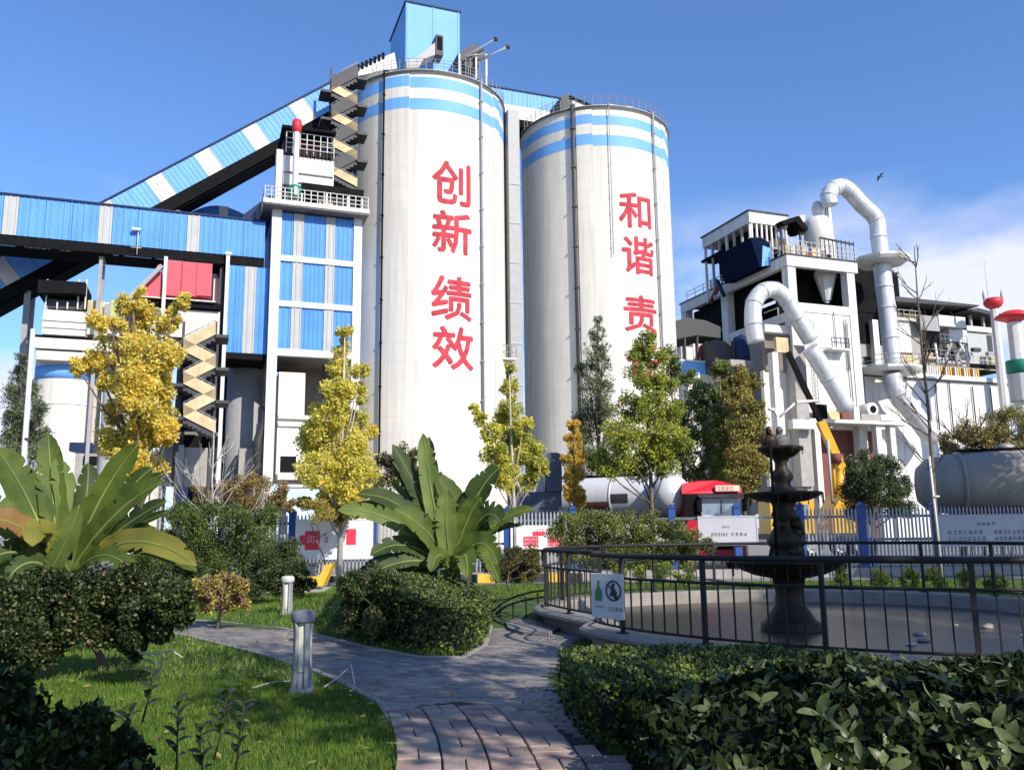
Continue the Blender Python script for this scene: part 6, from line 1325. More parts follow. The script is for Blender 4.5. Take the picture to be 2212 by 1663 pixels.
ptree('tall dark grey green conifer in front of the second silo', 38, 1300, [(1291, 690, 12), (1289, 722, 22), (1285, 760, 32), (1300, 790, 28), (1268, 800, 28), (1286, 845, 44), (1270, 900, 40), (1312, 890, 40), (1290, 950, 54), (1340, 940, 36), (1290, 1010, 50), (1340, 1010, 45)], .2, 6500, ['conif', 'grey', 'dark'], 15, .14, bark=DARKBARK, group=RT_, aspect=.32, weights=[.5, .35, .15])
ptree('yellow green tree with golden top and bare lower trunk before the red lorry', 30, 1412, [(1395, 735, 26), (1378, 765, 30), (1415, 775, 32), (1395, 815, 42), (1440, 830, 30), (1360, 880, 36), (1405, 880, 44), (1448, 890, 36), (1340, 945, 42), (1400, 950, 54), (1460, 945, 40), (1320, 995, 40), (1375, 1000, 46), (1440, 1000, 44), (1290, 1000, 26)], .15, 8500, ['lime', 'green', 'gold3', 'mid'], 16, .1, group=RT_, weights=[.36, .3, .2, .14])
ptree('loose grey green tree behind the yellow green tree', 40, 1500, [(1440, 770, 30), (1455, 820, 34), (1500, 830, 36), (1530, 850, 36), (1500, 890, 50), (1450, 900, 40), (1540, 920, 40), (1510, 960, 52), (1470, 990, 44), (1540, 1000, 44), (1500, 1040, 40)], .2, 6500, ['grey', 'mid', 'green'], 17, .12, group=RT_, gap=.8)
ptree('green narrow tree left of the brown tree by the concrete block', 39, 1560, [(1555, 800, 24), (1560, 850, 30), (1558, 900, 36), (1560, 960, 38), (1562, 1020, 40)], .18, 4200, ['green', 'mid', 'olive'], 18, .1, group=RT_)
ptree('olive brown tree in front of the grey concrete block', 37, 1610, [(1592, 815, 30), (1620, 830, 28), (1600, 870, 40), (1630, 890, 30), (1610, 930, 44), (1640, 950, 32), (1600, 985, 46), (1640, 1000, 34), (1610, 1040, 42)], .18, 5600, ['olive', 'brown', 'gold3', 'mid'], 19, .12, group=RT_, weights=[.4, .25, .15, .2])
ptree('dark round bushy tree between crane and big grey tanker', 35, 1885, [(1880, 992, 30), (1850, 1020, 34), (1915, 1015, 36), (1945, 1050, 34), (1880, 1045, 46), (1840, 1060, 34), (1910, 1080, 46), (1860, 1095, 40), (1945, 1095, 34)], .14, 6500, ['dark', 'mid', 'conif'], 20, .12)
ptree('dark conifer at the far left behind the white pole', 44, 55, [(45, 775, 16), (40, 810, 26), (62, 840, 26), (35, 860, 34), (70, 885, 36), (25, 910, 36), (85, 930, 34), (45, 950, 48), (95, 975, 30), (10, 980, 40), (60, 1010, 60)], .22, 5500, ['dark', 'conif', 'grey'], 21, .14, bark=DARKBARK, aspect=.35)
for k, (bl, lab, m, s) in enumerate((([(2050, 955, 26), (2085, 935, 36), (2110, 950, 36), (2070, 980, 40)], 'brownish thin bush in front of the white wing', ['brown', 'olive', 'grey'], 22), ([(2150, 925, 34), (2185, 905, 38), (2215, 930, 44), (2160, 960, 44), (2210, 975, 40)], 'olive green bush at the right end of the white wing', ['green', 'olive', 'brown'], 23))):
    ptree(lab, 42, bl[1][0], bl, .17, 2800, m, s, .08, name='bush', cat='bush', gap=.8)
# ---- bare trees
def bare(label, Y, basepx, toppx, topy, seed, r, m, whorls, group=None, z0=0):
    p = at(basepx, 1200, Y); q = at(toppx, topy, Y); rnd = random.Random(seed); t = thing('bare_tree', label, 'tree', (p.x, Y, 0), 0, group)
    B, T = Vector((p.x, Y, -.1)), Vector((q.x, Y, q.z)); mb = MB(); P = [B.lerp(T, k / 6) + Vector((rnd.uniform(-.04, .04), 0, 0)) * (0 < k < 6) for k in range(7)]
    mb.tube([tuple(x) for x in P], [r * (1 - .8 * k / 6) for k in range(7)], 8); obj('trunk', mb, m, t); mb = MB()
    for f, n, L_ in whorls:
        for k in range(n):
            an = rnd.uniform(0, 6.28); d = Vector((math.cos(an) * .75, math.sin(an) * .75, rnd.uniform(.45, 1.1))).normalized(); branchy(mb, B.lerp(T, f + rnd.uniform(-.03, .03)), d, L_ * rnd.uniform(.7, 1.1), r * .28, 2, rnd, .35, .12)
    obj('twigs', mb, m, t); return t
bare('tall thin bare tree rising above the white wing at the right', 25, 2030, 1975, 532, 31, .075, LEADBARK, [(.3, 3, .8), (.45, 3, .9), (.52, 4, .8), (.62, 4, .9), (.72, 4, .8), (.85, 3, .7), (.93, 3, .5)])
bare('small pale bare tree behind the dark shrubs at the left', 22, 455, 462, 905, 32, .05, PALEBARK, [(.2, 4, 1.2), (.3, 4, 1.3), (.42, 4, 1.1), (.55, 4, .9), (.7, 3, .7)])
for k, (px, ty) in enumerate(((2078, 905), (2128, 880), (2165, 895), (2098, 870))):
    bare(['thin bare stem before the white wall, leftmost of the four', 'thin bare stem before the white wall, third from the left', 'thin bare stem before the white wall, rightmost of the four', 'thin bare stem before the white wall, second from the left'][k], 41, px, px - 12, ty, 40 + k, .07, DARKBARK, [(.6, 3, 1.2), (.75, 3, 1.0), (.88, 2, .7)], group='thin bare stems before the white wall')
# white stake wrapped round the thin bare tree
p = at(2027, 1150, 24.8); t = thing('tree_stake', 'white painted stake tied to the tall thin bare tree', 'stake', (p.x, 24.8, 0)); mb = MB(); mb.bar((p.x, 24.8, -.1), (p.x - .06, 24.8, at(2020, 985, 24.8).z), .035, 8); obj('pole', mb, WHITE2, t)
mb = MB(); mb.bar((p.x - .1, 24.75, at(2026, 1072, 24.8).z), (p.x + .1, 24.75, at(2026, 1072, 24.8).z), .03, 6); obj('tie', mb, WHITE, t)
# ---- shrubs of the garden
def pshrub(label, Y, bl, leaf, n, m, seed, name='shrub', base=None, **k):
    b = base or at(sum(x for x, _, _ in bl) / len(bl), 1200, Y); return tree(name, label, 'shrub', (b[0], b[1], mound(b[0], b[1]) if b[1] < 25 else 0), pxb(bl, Y, seed, .35), leaf, n, m, seed, .03, up=.5, **k)
pshrub('rusty brown shrub behind the small bare tree', 24, [(500, 1060, 34), (545, 1050, 36), (590, 1065, 34), (480, 1090, 30), (560, 1095, 40), (615, 1085, 26), (430, 1070, 28)], .09, 5000, ['red', 'brown', 'olive'], 51, gap=.8)
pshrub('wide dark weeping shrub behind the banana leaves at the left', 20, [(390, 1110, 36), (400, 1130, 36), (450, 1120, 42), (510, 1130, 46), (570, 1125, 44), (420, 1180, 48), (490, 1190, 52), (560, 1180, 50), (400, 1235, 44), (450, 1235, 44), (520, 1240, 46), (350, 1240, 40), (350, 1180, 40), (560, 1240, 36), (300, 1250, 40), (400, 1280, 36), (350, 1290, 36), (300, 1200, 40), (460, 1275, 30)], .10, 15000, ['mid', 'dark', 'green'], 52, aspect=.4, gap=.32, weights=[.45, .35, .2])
pshrub('round dark clipped shrub left of the white board', 18.5, [(570, 1215, 36), (620, 1205, 40), (640, 1232, 28), (600, 1245, 44), (640, 1258, 32), (560, 1255, 34), (668, 1262, 16)], .07, 10000, ['mid', 'dark', 'conif'], 53, gap=.35)
pshrub('low dark shrub right of the banana clump beside the red lettered board', 19.5, [(1060, 1215, 26), (1095, 1205, 32), (1135, 1208, 30), (1075, 1236, 26), (1115, 1236, 30), (1150, 1232, 24)], .07, 5000, ['mid', 'dark', 'brown'], 54)
pshrub('long low olive green hedge shrub behind the pool', 24.5, [(1225, 1130, 28), (1265, 1125, 34), (1310, 1135, 38), (1355, 1140, 40), (1405, 1142, 38), (1455, 1150, 36), (1495, 1165, 26), (1240, 1165, 34), (1290, 1172, 36), (1345, 1175, 36), (1400, 1178, 34), (1450, 1182, 30), (1530, 1178, 18), (1230, 1195, 30), (1280, 1200, 32), (1330, 1205, 34), (1380, 1205, 34), (1430, 1205, 32), (1480, 1198, 26), (1200, 1150, 24)], .085, 13000, ['mid', 'dark', 'olive', 'green'], 55, gap=.3)
pshrub('sunlit green ground shrub seen through the pool railing', 20.5, [(1380, 1240, 22), (1430, 1236, 26), (1480, 1240, 26), (1820, 1245, 24), (1900, 1250, 26), (1340, 1238, 20), (1960, 1250, 26), (2020, 1252, 26), (2090, 1255, 26), (2150, 1258, 26)], .07, 4500, ['green', 'lime', 'mid'], 56)
pshrub('pinkish brown leafy plant at the edge of the lawn', 14.5, [(445, 1265, 26), (485, 1258, 28), (515, 1268, 24), (445, 1300, 28), (485, 1305, 28), (518, 1302, 22), (425, 1280, 20)], .10, 1900, ['pinkb', 'brown', 'gold3'], 57, gap=.8)
pshrub('grey brown rough shrub behind the centre banana', 23, [(840, 990, 28), (880, 985, 28), (860, 1030, 34), (900, 1030, 30), (820, 1060, 30), (850, 1090, 34)], .1, 3500, ['grey', 'brown', 'dark'], 58, name='shrub')
pshrub('brownish shrub below the slender golden tree', 26.2, [(690, 1105, 30), (730, 1110, 28), (660, 1090, 22), (770, 1100, 20)], .1, 2600, ['brown', 'gold3', 'olive'], 59, gap=.8)
# big twisted shrub at the left, over the lawn
b = gr(215, 1448)
pts = pxb([(20, 1300, 70), (80, 1285, 62), (140, 1275, 58), (200, 1290, 66), (260, 1280, 62), (320, 1290, 62), (375, 1300, 46), (40, 1365, 62), (110, 1350, 60), (170, 1350, 54), (240, 1350, 58), (310, 1350, 58), (360, 1345, 40), (20, 1420, 56), (80, 1405, 46), (290, 1390, 34), (400, 1330, 26)], 9.4, 5, .5)
tree('twisted_shrub', 'large dense dark shrub on a short twisted trunk at the left of the lawn', 'shrub', (b.x, b.y, 0), pts, .068, 16000, ['dark', 'black', 'mid', 'pinkb'], 60, .075, limbs=False, bark=LEADBARK, weights=[.42, .35, .17, .06], aspect=.72, trunkpath=[(b.x, b.y, -.05), (b.x + .02, b.y, .12), (b.x - .05, b.y, .24), at(190, 1385, 9.5)])
mb = MB(); P = [at(x, y, 9.2) for x, y in ((292, 1395), (305, 1410), (340, 1412), (372, 1405), (395, 1420))]
t = thing('bare_branch', 'bare pale curved branch hanging out of the twisted shrub', 'branch', tuple(P[0])); mb.tube([tuple(p) for p in P], [.02, .016, .013, .01, .006], 6); obj('wood', mb, PALEBARK, t)
# dark shrub in the near corner
b = at(80, 1663, 4.2)
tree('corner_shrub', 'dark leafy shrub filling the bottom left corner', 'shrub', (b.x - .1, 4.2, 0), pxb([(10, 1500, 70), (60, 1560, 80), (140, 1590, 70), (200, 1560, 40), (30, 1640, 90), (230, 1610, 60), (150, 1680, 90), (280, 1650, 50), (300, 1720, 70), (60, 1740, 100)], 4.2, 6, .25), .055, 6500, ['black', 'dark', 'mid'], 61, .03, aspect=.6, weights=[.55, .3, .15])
LEAFD = leafmat('leaf_sprig', (.035, .055, .02), .2, .35)
def sprig(label, P, nl, size, seed, m, group=None):
    rnd = random.Random(seed); rng = np.random.default_rng(seed); P = [Vector(p) for p in P]; t = thing('leafy_sprig', label, 'sprig', tuple(P[0]), 0, group); mb = MB(); mb.tube([tuple(p) for p in P], [.006, .005, .004, .002][:len(P)], 5); obj('stem', mb, DARKBARK, t)
    for k in range(nl):
        f = .25 + .75 * k / nl; i = min(len(P) - 2, int(f * (len(P) - 1))); c = P[i].lerp(P[i + 1], f * (len(P) - 1) - i); an = k * 2.4 + rnd.uniform(-.4, .4); d = Vector((math.cos(an), math.sin(an), rnd.uniform(.1, .9))).normalized()
        mb = MB(); leafblade(mb, c, c + d * size * rnd.uniform(.7, 1.2), size * .42, Vector((-d.x * .3, -.4, 1)), .12); obj('leaf', mb, m, t)
def leafblade(mb, a, b, w_, nrm, droop, n=5, fold=.18):
    """one leaf: midrib bent from a to b, blade folded along it"""
    d = b - a; L_ = d.length; s = d.cross(nrm); s = s.normalized() if s.length > 1e-6 else Vector((1, 0, 0)); up = s.cross(d).normalized(); vs = []
    for k in range(n + 1):
        f = k / n; c = a + d * f + up * (math.sin(f * math.pi) * L_ * droop) ; hw = w_ / 2 * math.sin(math.pi * (f * .93 + .05)) ** .75
        vs += [c - s * hw + up * hw * fold, c, c + s * hw + up * hw * fold]
    mb.add(vs, [(3 * k + j, 3 * k + j + 1, 3 * k + 4 + j, 3 * k + 3 + j) for k in range(n) for j in range(2)], True, True)
for k, (pix, nl, lab) in enumerate((([(375, 1560), (388, 1510), (396, 1470), (405, 1425)], 10, 'tall dark sprig leaning over the lawn, nearest the twisted shrub'), ([(448, 1690), (450, 1620), (452, 1560), (455, 1500)], 12, 'slim dark sprig at the bottom, left of the leafy pair'), ([(530, 1640), (545, 1580), (552, 1530), (565, 1478)], 14, 'dark sprig with a pale curled tip before the lawn'), ([(572, 1690), (582, 1620), (588, 1560), (598, 1510)], 14, 'rightmost dark leafy sprig at the bottom of the lawn'), ([(330, 1680), (345, 1620), (340, 1570), (352, 1530)], 12, 'short dark sprig rising from the corner shrub'), ([(500, 1700), (505, 1650), (498, 1600), (508, 1560)], 12, 'low dark sprig between the slim and the pale tipped one'))):
    Yk = 4.7; sx = -68
    sprig(lab, [at(x + sx * (k < 99), y, Yk) for x, y in pix], nl, .085, 70 + k, LEAFD, 'dark sprigs in front of the lawn')
# ---- banana clumps
BG = leafmat('banana_green', (.105, .155, .03), .42, .6, .35, 2.5); BD = leafmat('banana_dark', (.045, .075, .02), .3, .6, .4, 2.5); BL = leafmat('banana_light', (.18, .245, .065), .42, .6, .25, 2.5); BY = leafmat('banana_yellow', (.27, .25, .05), .35, .5, .25, 1.6); BO = leafmat('banana_orange', (.32, .17, .06), .3, .5, .25, 1.6)
RIB = leafmat('banana_rib', (.22, .27, .09), .2, .4)
def banana_leaf(t, pts, Ys, wpx, m, seed, tw=0.0, tear=.12):
    """broad leaf along three picture points at their own distances"""
    rnd = random.Random(seed); P = [at(p[0], p[1], Y) for p, Y in zip(pts, Ys)]; n = 16; mid = []
    for k in range(n + 1):
        f = k / n; mid.append(P[0] * (1 - f) ** 2 + P[1] * 2 * f * (1 - f) + P[2] * f * f)
    W_ = (.66 if wpx > 84 else .74) * wpx / FPX * sum(Ys) / 3; vs = []; fs = []; mb = MB(); base = None
    for k in range(n + 1):
        f = k / n; d = (mid[min(k + 1, n)] - mid[max(k - 1, 0)]).normalized(); view = (EYE - mid[k]).normalized(); nr = (view * math.cos(tw) + Vector((0, 0, 1)) * .55 + d.cross(view) * math.sin(tw)).normalized(); s = d.cross(nr).normalized(); nr = s.cross(d).normalized()
        hw = W_ / 2 * (0.06 if f < .12 else min(1, ((f - .1) / .2)) ** .6 * (1 - max(0, (f - .62) / .38) ** 2.2) ** .5 if f < 1 else 0) ; hw = max(hw, .012)
        j1, j2 = (1 - tear * rnd.random()), (1 - tear * rnd.random()); wv_ = math.sin(k * 1.9 + seed) * .03 * W_
        for q, fold in ((-1 * j1, .30), (-.55 * j1, .2), (0, 0), (.55 * j2, .2), (1 * j2, .30)): vs.append(mid[k] + s * hw * q + nr * (hw * fold * abs(q) * 1.1 + (wv_ if abs(q) > .5 else 0)))
    rows = len(vs) // 5; cuts = {}
    for j, side in ((0, -1), (4, 1)):                     # tears: the blade edge is slit towards the midrib and the flaps part
        for k in range(3, n - 1):
            if rnd.random() < .38: cuts[(k, j)] = rnd.uniform(.15, .75)
    for k in range(n):
        for j in range(4):
            a, b, c, d = 5 * k + j, 5 * k + j + 1, 5 * k + 6 + j, 5 * k + 5 + j
            if j == 0 and (k, 0) in cuts:
                vs.append(vs[a].lerp(vs[d], cuts[(k, 0)]) + Vector((0, 0, -.04 * W_))); a = len(vs) - 1
            if j == 3 and (k, 4) in cuts:
                vs.append(vs[b].lerp(vs[c], cuts[(k, 4)]) + Vector((0, 0, -.04 * W_))); b = len(vs) - 1
            fs.append((a, b, c, d))
    mb.add(vs, fs, True, True); lf = obj('leaf', mb, m, t); mb = MB(); mb.tube([tuple(p + (EYE - p).normalized() * .006) for p in mid], [.03 * (1 - .8 * k / n) for k in range(n + 1)], 5); obj('midrib', mb, RIB, lf); return lf
def banana(label, basepx, Y, lst, stems, z=0):
    p = at(basepx, 1300, Y); t = thing('banana_plant', label, 'plant', (p.x, Y, z))
    rj = random.Random(int(basepx))
    for k, (pts, dY, w_, m, tw) in enumerate(lst):
        banana_leaf(t, pts, [Y + q for q in dY], w_, m, k * 7 + int(basepx), tw)
        if k % 5 != 4:                                    # a younger or older leaf beside it, set further back
            jx, jy = rj.uniform(-34, 34), rj.uniform(5, 50); p2 = [pts[0], (pts[1][0] + jx * .6, pts[1][1] + jy * .5), (pts[2][0] + jx, pts[2][1] + jy)]
            banana_leaf(t, p2, [Y + q + .35 for q in dY], w_ * rj.uniform(.55, .85), rj.choice((BD, BG, BD)), k * 7 + int(basepx) + 3, tw + rj.uniform(-.3, .3))
    for a, c, r in stems:
        q0, q1 = at(*a, Y), at(*c, Y); q0.z = min(q0.z, z - .02) if a[1] > 1180 else q0.z; mb = MB(); mb.tube([(q0.x, Y, z - .05), tuple(q0.lerp(q1, .5)), tuple(q1)], [r, r * .9, r * .6], 10); obj('stem', mb, BG, t)
banana('big banana clump with torn green and orange leaves at the left edge', 140, 12.0, [
 ([(120, 1230), (70, 1070), (-10, 965)], (0, .2, .3), 120, BG, .1), ([(130, 1240), (112, 1080), (104, 936)], (0, .3, .6), 88, BG, -.1), ([(135, 1235), (160, 1080), (120, 990)], (.2, .4, .5), 70, BL, .2),
 ([(150, 1235), (210, 1060), (300, 958)], (0, -.1, -.2), 88, BG, .15), ([(150, 1240), (240, 1090), (352, 1040)], (0, -.3, -.5), 96, BG, -.2), ([(150, 1240), (260, 1130), (360, 1082)], (0, -.4, -.7), 58, BD, 0),
 ([(110, 1240), (40, 1130), (-70, 1060)], (0, -.2, -.3), 110, BG, .1), ([(120, 1240), (60, 1100), (-50, 1125)], (-.1, -.6, -1.0), 92, BO, .25), ([(150, 1240), (80, 1090), (70, 1180)], (-.2, -.7, -1.0), 80, BY, .1),
 ([(90, 1262), (140, 1190), (172, 1090)], (-.6, -.8, -.9), 62, BL, 0), ([(170, 1240), (280, 1110), (425, 1222)], (-.2, -.7, -1.2), 92, BY, .2), ([(160, 1240), (250, 1120), (350, 1165)], (-.1, -.4, -.6), 74, BG, -.2),
 ([(140, 1235), (195, 1100), (190, 1000)], (.3, .5, .6), 70, BD, .3), ([(130, 1240), (20, 1150), (-40, 1230)], (-.2, -.5, -.8), 90, BD, .2), ([(160, 1240), (230, 1160), (290, 1240)], (-.3, -.8, -1.2), 70, BG, .2), ([(120, 1240), (60, 1180), (10, 1260)], (-.5, -.9, -1.1), 60, BD, 0),
 ([(160, 1230), (260, 1060), (330, 1010)], (.4, .5, .5), 60, BD, .2)], [((125, 1330), (125, 1200), .12), ((155, 1330), (150, 1210), .11), ((100, 1330), (105, 1215), .1)])
zb_ = mound(at(975, 1200, 17.5).x, 17.5)
banana('banana clump with upright pale leaves on the mound in the middle', 975, 17.5, [
 ([(968, 1225), (925, 1090), (848, 960)], (0, .2, .3), 66, BD, .2), ([(968, 1225), (930, 1080), (914, 936)], (0, .1, .2), 60, BL, -.1), ([(968, 1225), (970, 1100), (925, 1000)], (.1, .3, .4), 70, BG, 0), ([(978, 1235), (955, 1130), (966, 1058)], (-.3, -.5, -.5), 66, BL, .1),
 ([(975, 1225), (1000, 1080), (940, 1030)], (.1, .2, .2), 80, BG, .3), ([(978, 1225), (1020, 1050), (1080, 1010)], (.1, .0, -.1), 74, BD, -.1), ([(978, 1230), (1050, 1060), (1080, 1130)], (0, -.3, -.5), 80, BD, .1), ([(980, 1230), (1060, 1110), (1155, 1098)], (0, -.1, -.2), 40, BG, 0),
 ([(965, 1225), (890, 1060), (770, 1068)], (0, -.1, -.2), 60, BD, .2), ([(965, 1230), (860, 1090), (730, 1102)], (-.1, -.3, -.5), 56, BL, -.15), ([(975, 1235), (930, 1130), (850, 1100)], (-.2, -.6, -.8), 74, BG, .1), ([(965, 1235), (880, 1140), (800, 1200)], (-.2, -.5, -.8), 60, BD, .1),
 ([(965, 1235), (900, 1180), (780, 1250)], (-.3, -.6, -1.0), 44, BD, 0), ([(980, 1235), (1040, 1120), (1075, 1220)], (-.2, -.5, -.8), 74, BG, .2), ([(980, 1235), (1010, 1150), (1010, 1250)], (-.4, -.8, -1.1), 64, BG, .1), ([(970, 1235), (950, 1160), (930, 1235)], (-.4, -.8, -1.0), 50, BG, 0), ([(975, 1225), (1010, 1100), (1040, 1075)], (-.1, -.3, -.4), 70, BG, .2), ([(970, 1225), (915, 1060), (870, 1010)], (.3, .5, .6), 60, BD, .4)],
 [((972, 1262), (968, 1200), .13), ((985, 1262), (982, 1200), .12), ((955, 1262), (960, 1205), .11)], zb_)
bed = [gr(x, y, .3) for x, y in ((835, 1262), (900, 1240), (1000, 1240), (1085, 1252), (1090, 1268), (1000, 1282), (900, 1285))]
mb = MB(); c = Vector((sum(p.x for p in bed) / 7, sum(p.y for p in bed) / 7, 0)); vs = []
for q in (0.02, .35, .7, 1):
    for k in range(28):
        f = k / 4; a_, b_ = bed[int(f) % 7], bed[(int(f) + 1) % 7]; p = c.lerp(a_.lerp(b_, f - int(f)), q); vs.append((p.x, p.y, mound(p.x, p.y) + .022))
mb.add(vs, [(28 * j + k, 28 * j + (k + 1) % 28, 28 * (j + 1) + (k + 1) % 28, 28 * (j + 1) + k) for j in range(3) for k in range(28)], True); obj('planting_bed', mb, SOIL, kind='structure')
# ---- clipped hedges
def hedge_vol(name, label, poly, H, leaf, n, mats, seed, wts=None, rounding=.12, big=0, bigsize=.11, bigmats=None, top=None):
    """clipped hedge over a ground polygon: solid dark core that blocks the view through, leaf shell, and large single leaves on the faces in view"""
    rng = np.random.default_rng(seed); cx, cy = sum(p[0] for p in poly) / len(poly), sum(p[1] for p in poly) / len(poly); t = thing(name, label, 'hedge', (cx, cy, 0))
    hf_ = top or (lambda x, y: H); mb = MB(); ins = .82; nn_ = len(poly); core = [(cx + (x - cx) * ins, cy + (y - cy) * ins) for x, y in poly]
    mb.add([(x, y, .0) for x, y in core] + [(x, y, hf_(x, y) * .86) for x, y in core], [tuple(range(nn_, 2 * nn_))] + [(i, (i + 1) % nn_, nn_ + (i + 1) % nn_, nn_ + i) for i in range(nn_)]); obj('solid_core', mb, mat('hedge_core', (.008, .01, .005), .95, .4, 6, .8, 20), t)  # solid core added against see-through; shade between leaves is its near-black
    # shell points
    per = [(Vector((*poly[i], 0)), Vector((*poly[(i + 1) % nn_], 0))) for i in range(nn_)]; Ls = np.array([(b - a).length for a, b in per]); area_side = Ls.sum() * H
    xs = np.array([p[0] for p in poly]); ys = np.array([p[1] for p in poly]); A = abs(np.dot(xs, np.roll(ys, 1)) - np.dot(ys, np.roll(xs, 1))) / 2
    ns = int(n * area_side / (area_side + A)); pts = []; outs = []
    e = rng.choice(nn_, ns, p=Ls / Ls.sum()); f_ = rng.uniform(0, 1, ns); z = rng.uniform(.02, 1, ns)
    for ei, fi, zi in zip(e, f_, z):
        a, b = per[ei]; p = a.lerp(b, fi); d = Vector((cx - p.x, cy - p.y, 0)).normalized(); h = hf_(p.x, p.y); inset = rng.uniform(0, .09) + rounding * max(0, zi - .8) * 4 * .5
        p = p + d * inset; pts.append((p.x, p.y, zi * h)); outs.append((-d.x, -d.y, .2))
    nt_ = n - ns; k = 0
    while k < nt_:
        X = rng.uniform(xs.min(), xs.max(), 4000); Y = rng.uniform(ys.min(), ys.max(), 4000); ok = inpoly(X, Y, poly)
        for x, y in zip(X[ok], Y[ok]):
            if k >= nt_: break
            pts.append((x, y, hf_(x, y) * (1 - rng.uniform(0, .1)) + .03 * math.sin(x * 5) * math.sin(y * 6))); outs.append((0, 0, 1)); k += 1
    pts = np.array(pts); outs = np.array(outs); V = leaves(pts, leaf, rng, .35, .62, outs); mi = rng.choice(len(mats), len(pts), p=wts)
    V -= np.array([cx, cy, 0]); put('leaf_mass', npmesh('leaf_mass', V, 4, mi, [LM[m] for m in mats]), t, kind='stuff')
    return t, per, hf_, (cx, cy)
mid_poly = [(p.x, p.y) for p in (gr(735, 1372), gr(800, 1396), gr(880, 1414), (gr(1000, 1418)), gr(1040, 1400), gr(1056, 1370), gr(1066, 1332), gr(1020, 1312), gr(900, 1310), gr(760, 1318))]
def mid_top(x, y): return .42 + .38 / (1 + math.exp((x + 1.25) * 4)) + .22 / (1 + math.exp((y - 11.6) * 2.2))
hedge_vol('clipped_hedge', 'dark clipped hedge with rounded end in the middle beside the path', mid_poly, .62, .055, 26000, ['mid', 'dark', 'green', 'black'], 81, [.3, .34, .14, .22], top=mid_top)
pshrub('taller leafy shrub at the left end of the middle hedge', 12.2, [(765, 1262, 36), (810, 1250, 38), (850, 1262, 34), (775, 1305, 40), (825, 1300, 38), (755, 1345, 32), (870, 1290, 30), (810, 1345, 34)], .075, 4200, ['dark', 'mid', 'pinkb'], 82, weights=[.55, .35, .1], aspect=.5)
small_poly = [(.40, 8.35), (.42, 7.4), (.52, 6.4), (1.6, 6.25), (2.9, 6.3), (3.1, 7.4), (2.7, 8.0), (1.6, 8.45)]
hedge_vol('small_leaf_hedge', 'low clipped small leaved hedge between path and pool', small_poly, .47, .042, 24000, ['green', 'mid', 'lime', 'dark'], 83, [.26, .24, .06, .44])
big_poly = [(.74, 6.2), (.72, 5.2), (.78, 4.4), (1.1, 4.05), (2.4, 3.95), (3.6, 4.1), (4.6, 4.6), (4.8, 5.8), (4.4, 6.5), (3.0, 6.3), (1.6, 6.2)]
def big_top(x, y): return .70 - .24 / (1 + math.exp((x - 1.25) * 5)) - .10 * max(0, (y - 5.4)) + .03 * math.sin(x * 4.1) * math.sin(y * 3.3)
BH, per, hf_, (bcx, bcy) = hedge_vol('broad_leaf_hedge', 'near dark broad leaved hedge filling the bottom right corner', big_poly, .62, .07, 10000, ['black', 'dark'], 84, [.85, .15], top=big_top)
GL = leafmat('glossy_leaf', (.125, .155, .07), .15, .4, .3, 3.0, .3); GL2 = leafmat('glossy_leaf_dark', (.06, .085, .03), .12, .4, .3, 3.0, .3)
rnd = random.Random(90); lms = []
for k in range(5):
    mb = MB(); leafblade(mb, Vector((0, 0, 0)), Vector((0, 1, 0)), rnd.uniform(.36, .5), Vector((0, 0, 1)), rnd.choice([-.12, -.05, .06, .12]), 6, rnd.uniform(.08, .3)); lms.append([mb.mesh('leaf', GL), mb.mesh('leaf', GL2)])
def place_leaf(c, d, nrm, size):
    d = d.normalized(); s = d.cross(nrm).normalized(); u = s.cross(d).normalized(); rot = Matrix((s, d, u)).transposed()
    M = Matrix.Translation(c) @ rot.to_4x4() @ Matrix.Scale(size, 4); put('leaf', rnd.choice(lms)[rnd.random() < .35], BH, M)
cnt = 0
while cnt < 296:                                           # rosettes of large leaves on the faces in view
    if rnd.random() < .72: x = rnd.uniform(.85, 2.9); y = 3.98 + .12 * rnd.random() + .25 * max(0, 1.1 - x); z = big_top(x, y) * rnd.uniform(.38, 1.0); o = Vector((rnd.uniform(-.4, .3), -1, rnd.uniform(.1, .8)))
    else: x = rnd.uniform(.9, 3.6); y = rnd.uniform(4.1, 6.2); z = big_top(x, y) + .01; o = Vector((rnd.uniform(-.5, .5), rnd.uniform(-.6, .3), 1))
    o.normalize(); c = Vector((x, y, z)); nl = rnd.choice((3, 4, 5, 5)); ph = rnd.uniform(0, 6.28); a_ = o.orthogonal().normalized(); b_ = o.cross(a_)
    for k in range(nl):
        an = ph + 6.28 * k / nl + rnd.uniform(-.3, .3); d = (a_ * math.cos(an) + b_ * math.sin(an)) + o * rnd.uniform(.2, .7); place_leaf(c, d, o + Vector((rnd.uniform(-.4, .4), rnd.uniform(-.4, .2), rnd.uniform(0, .5))), rnd.uniform(.075, .125)); cnt += 1
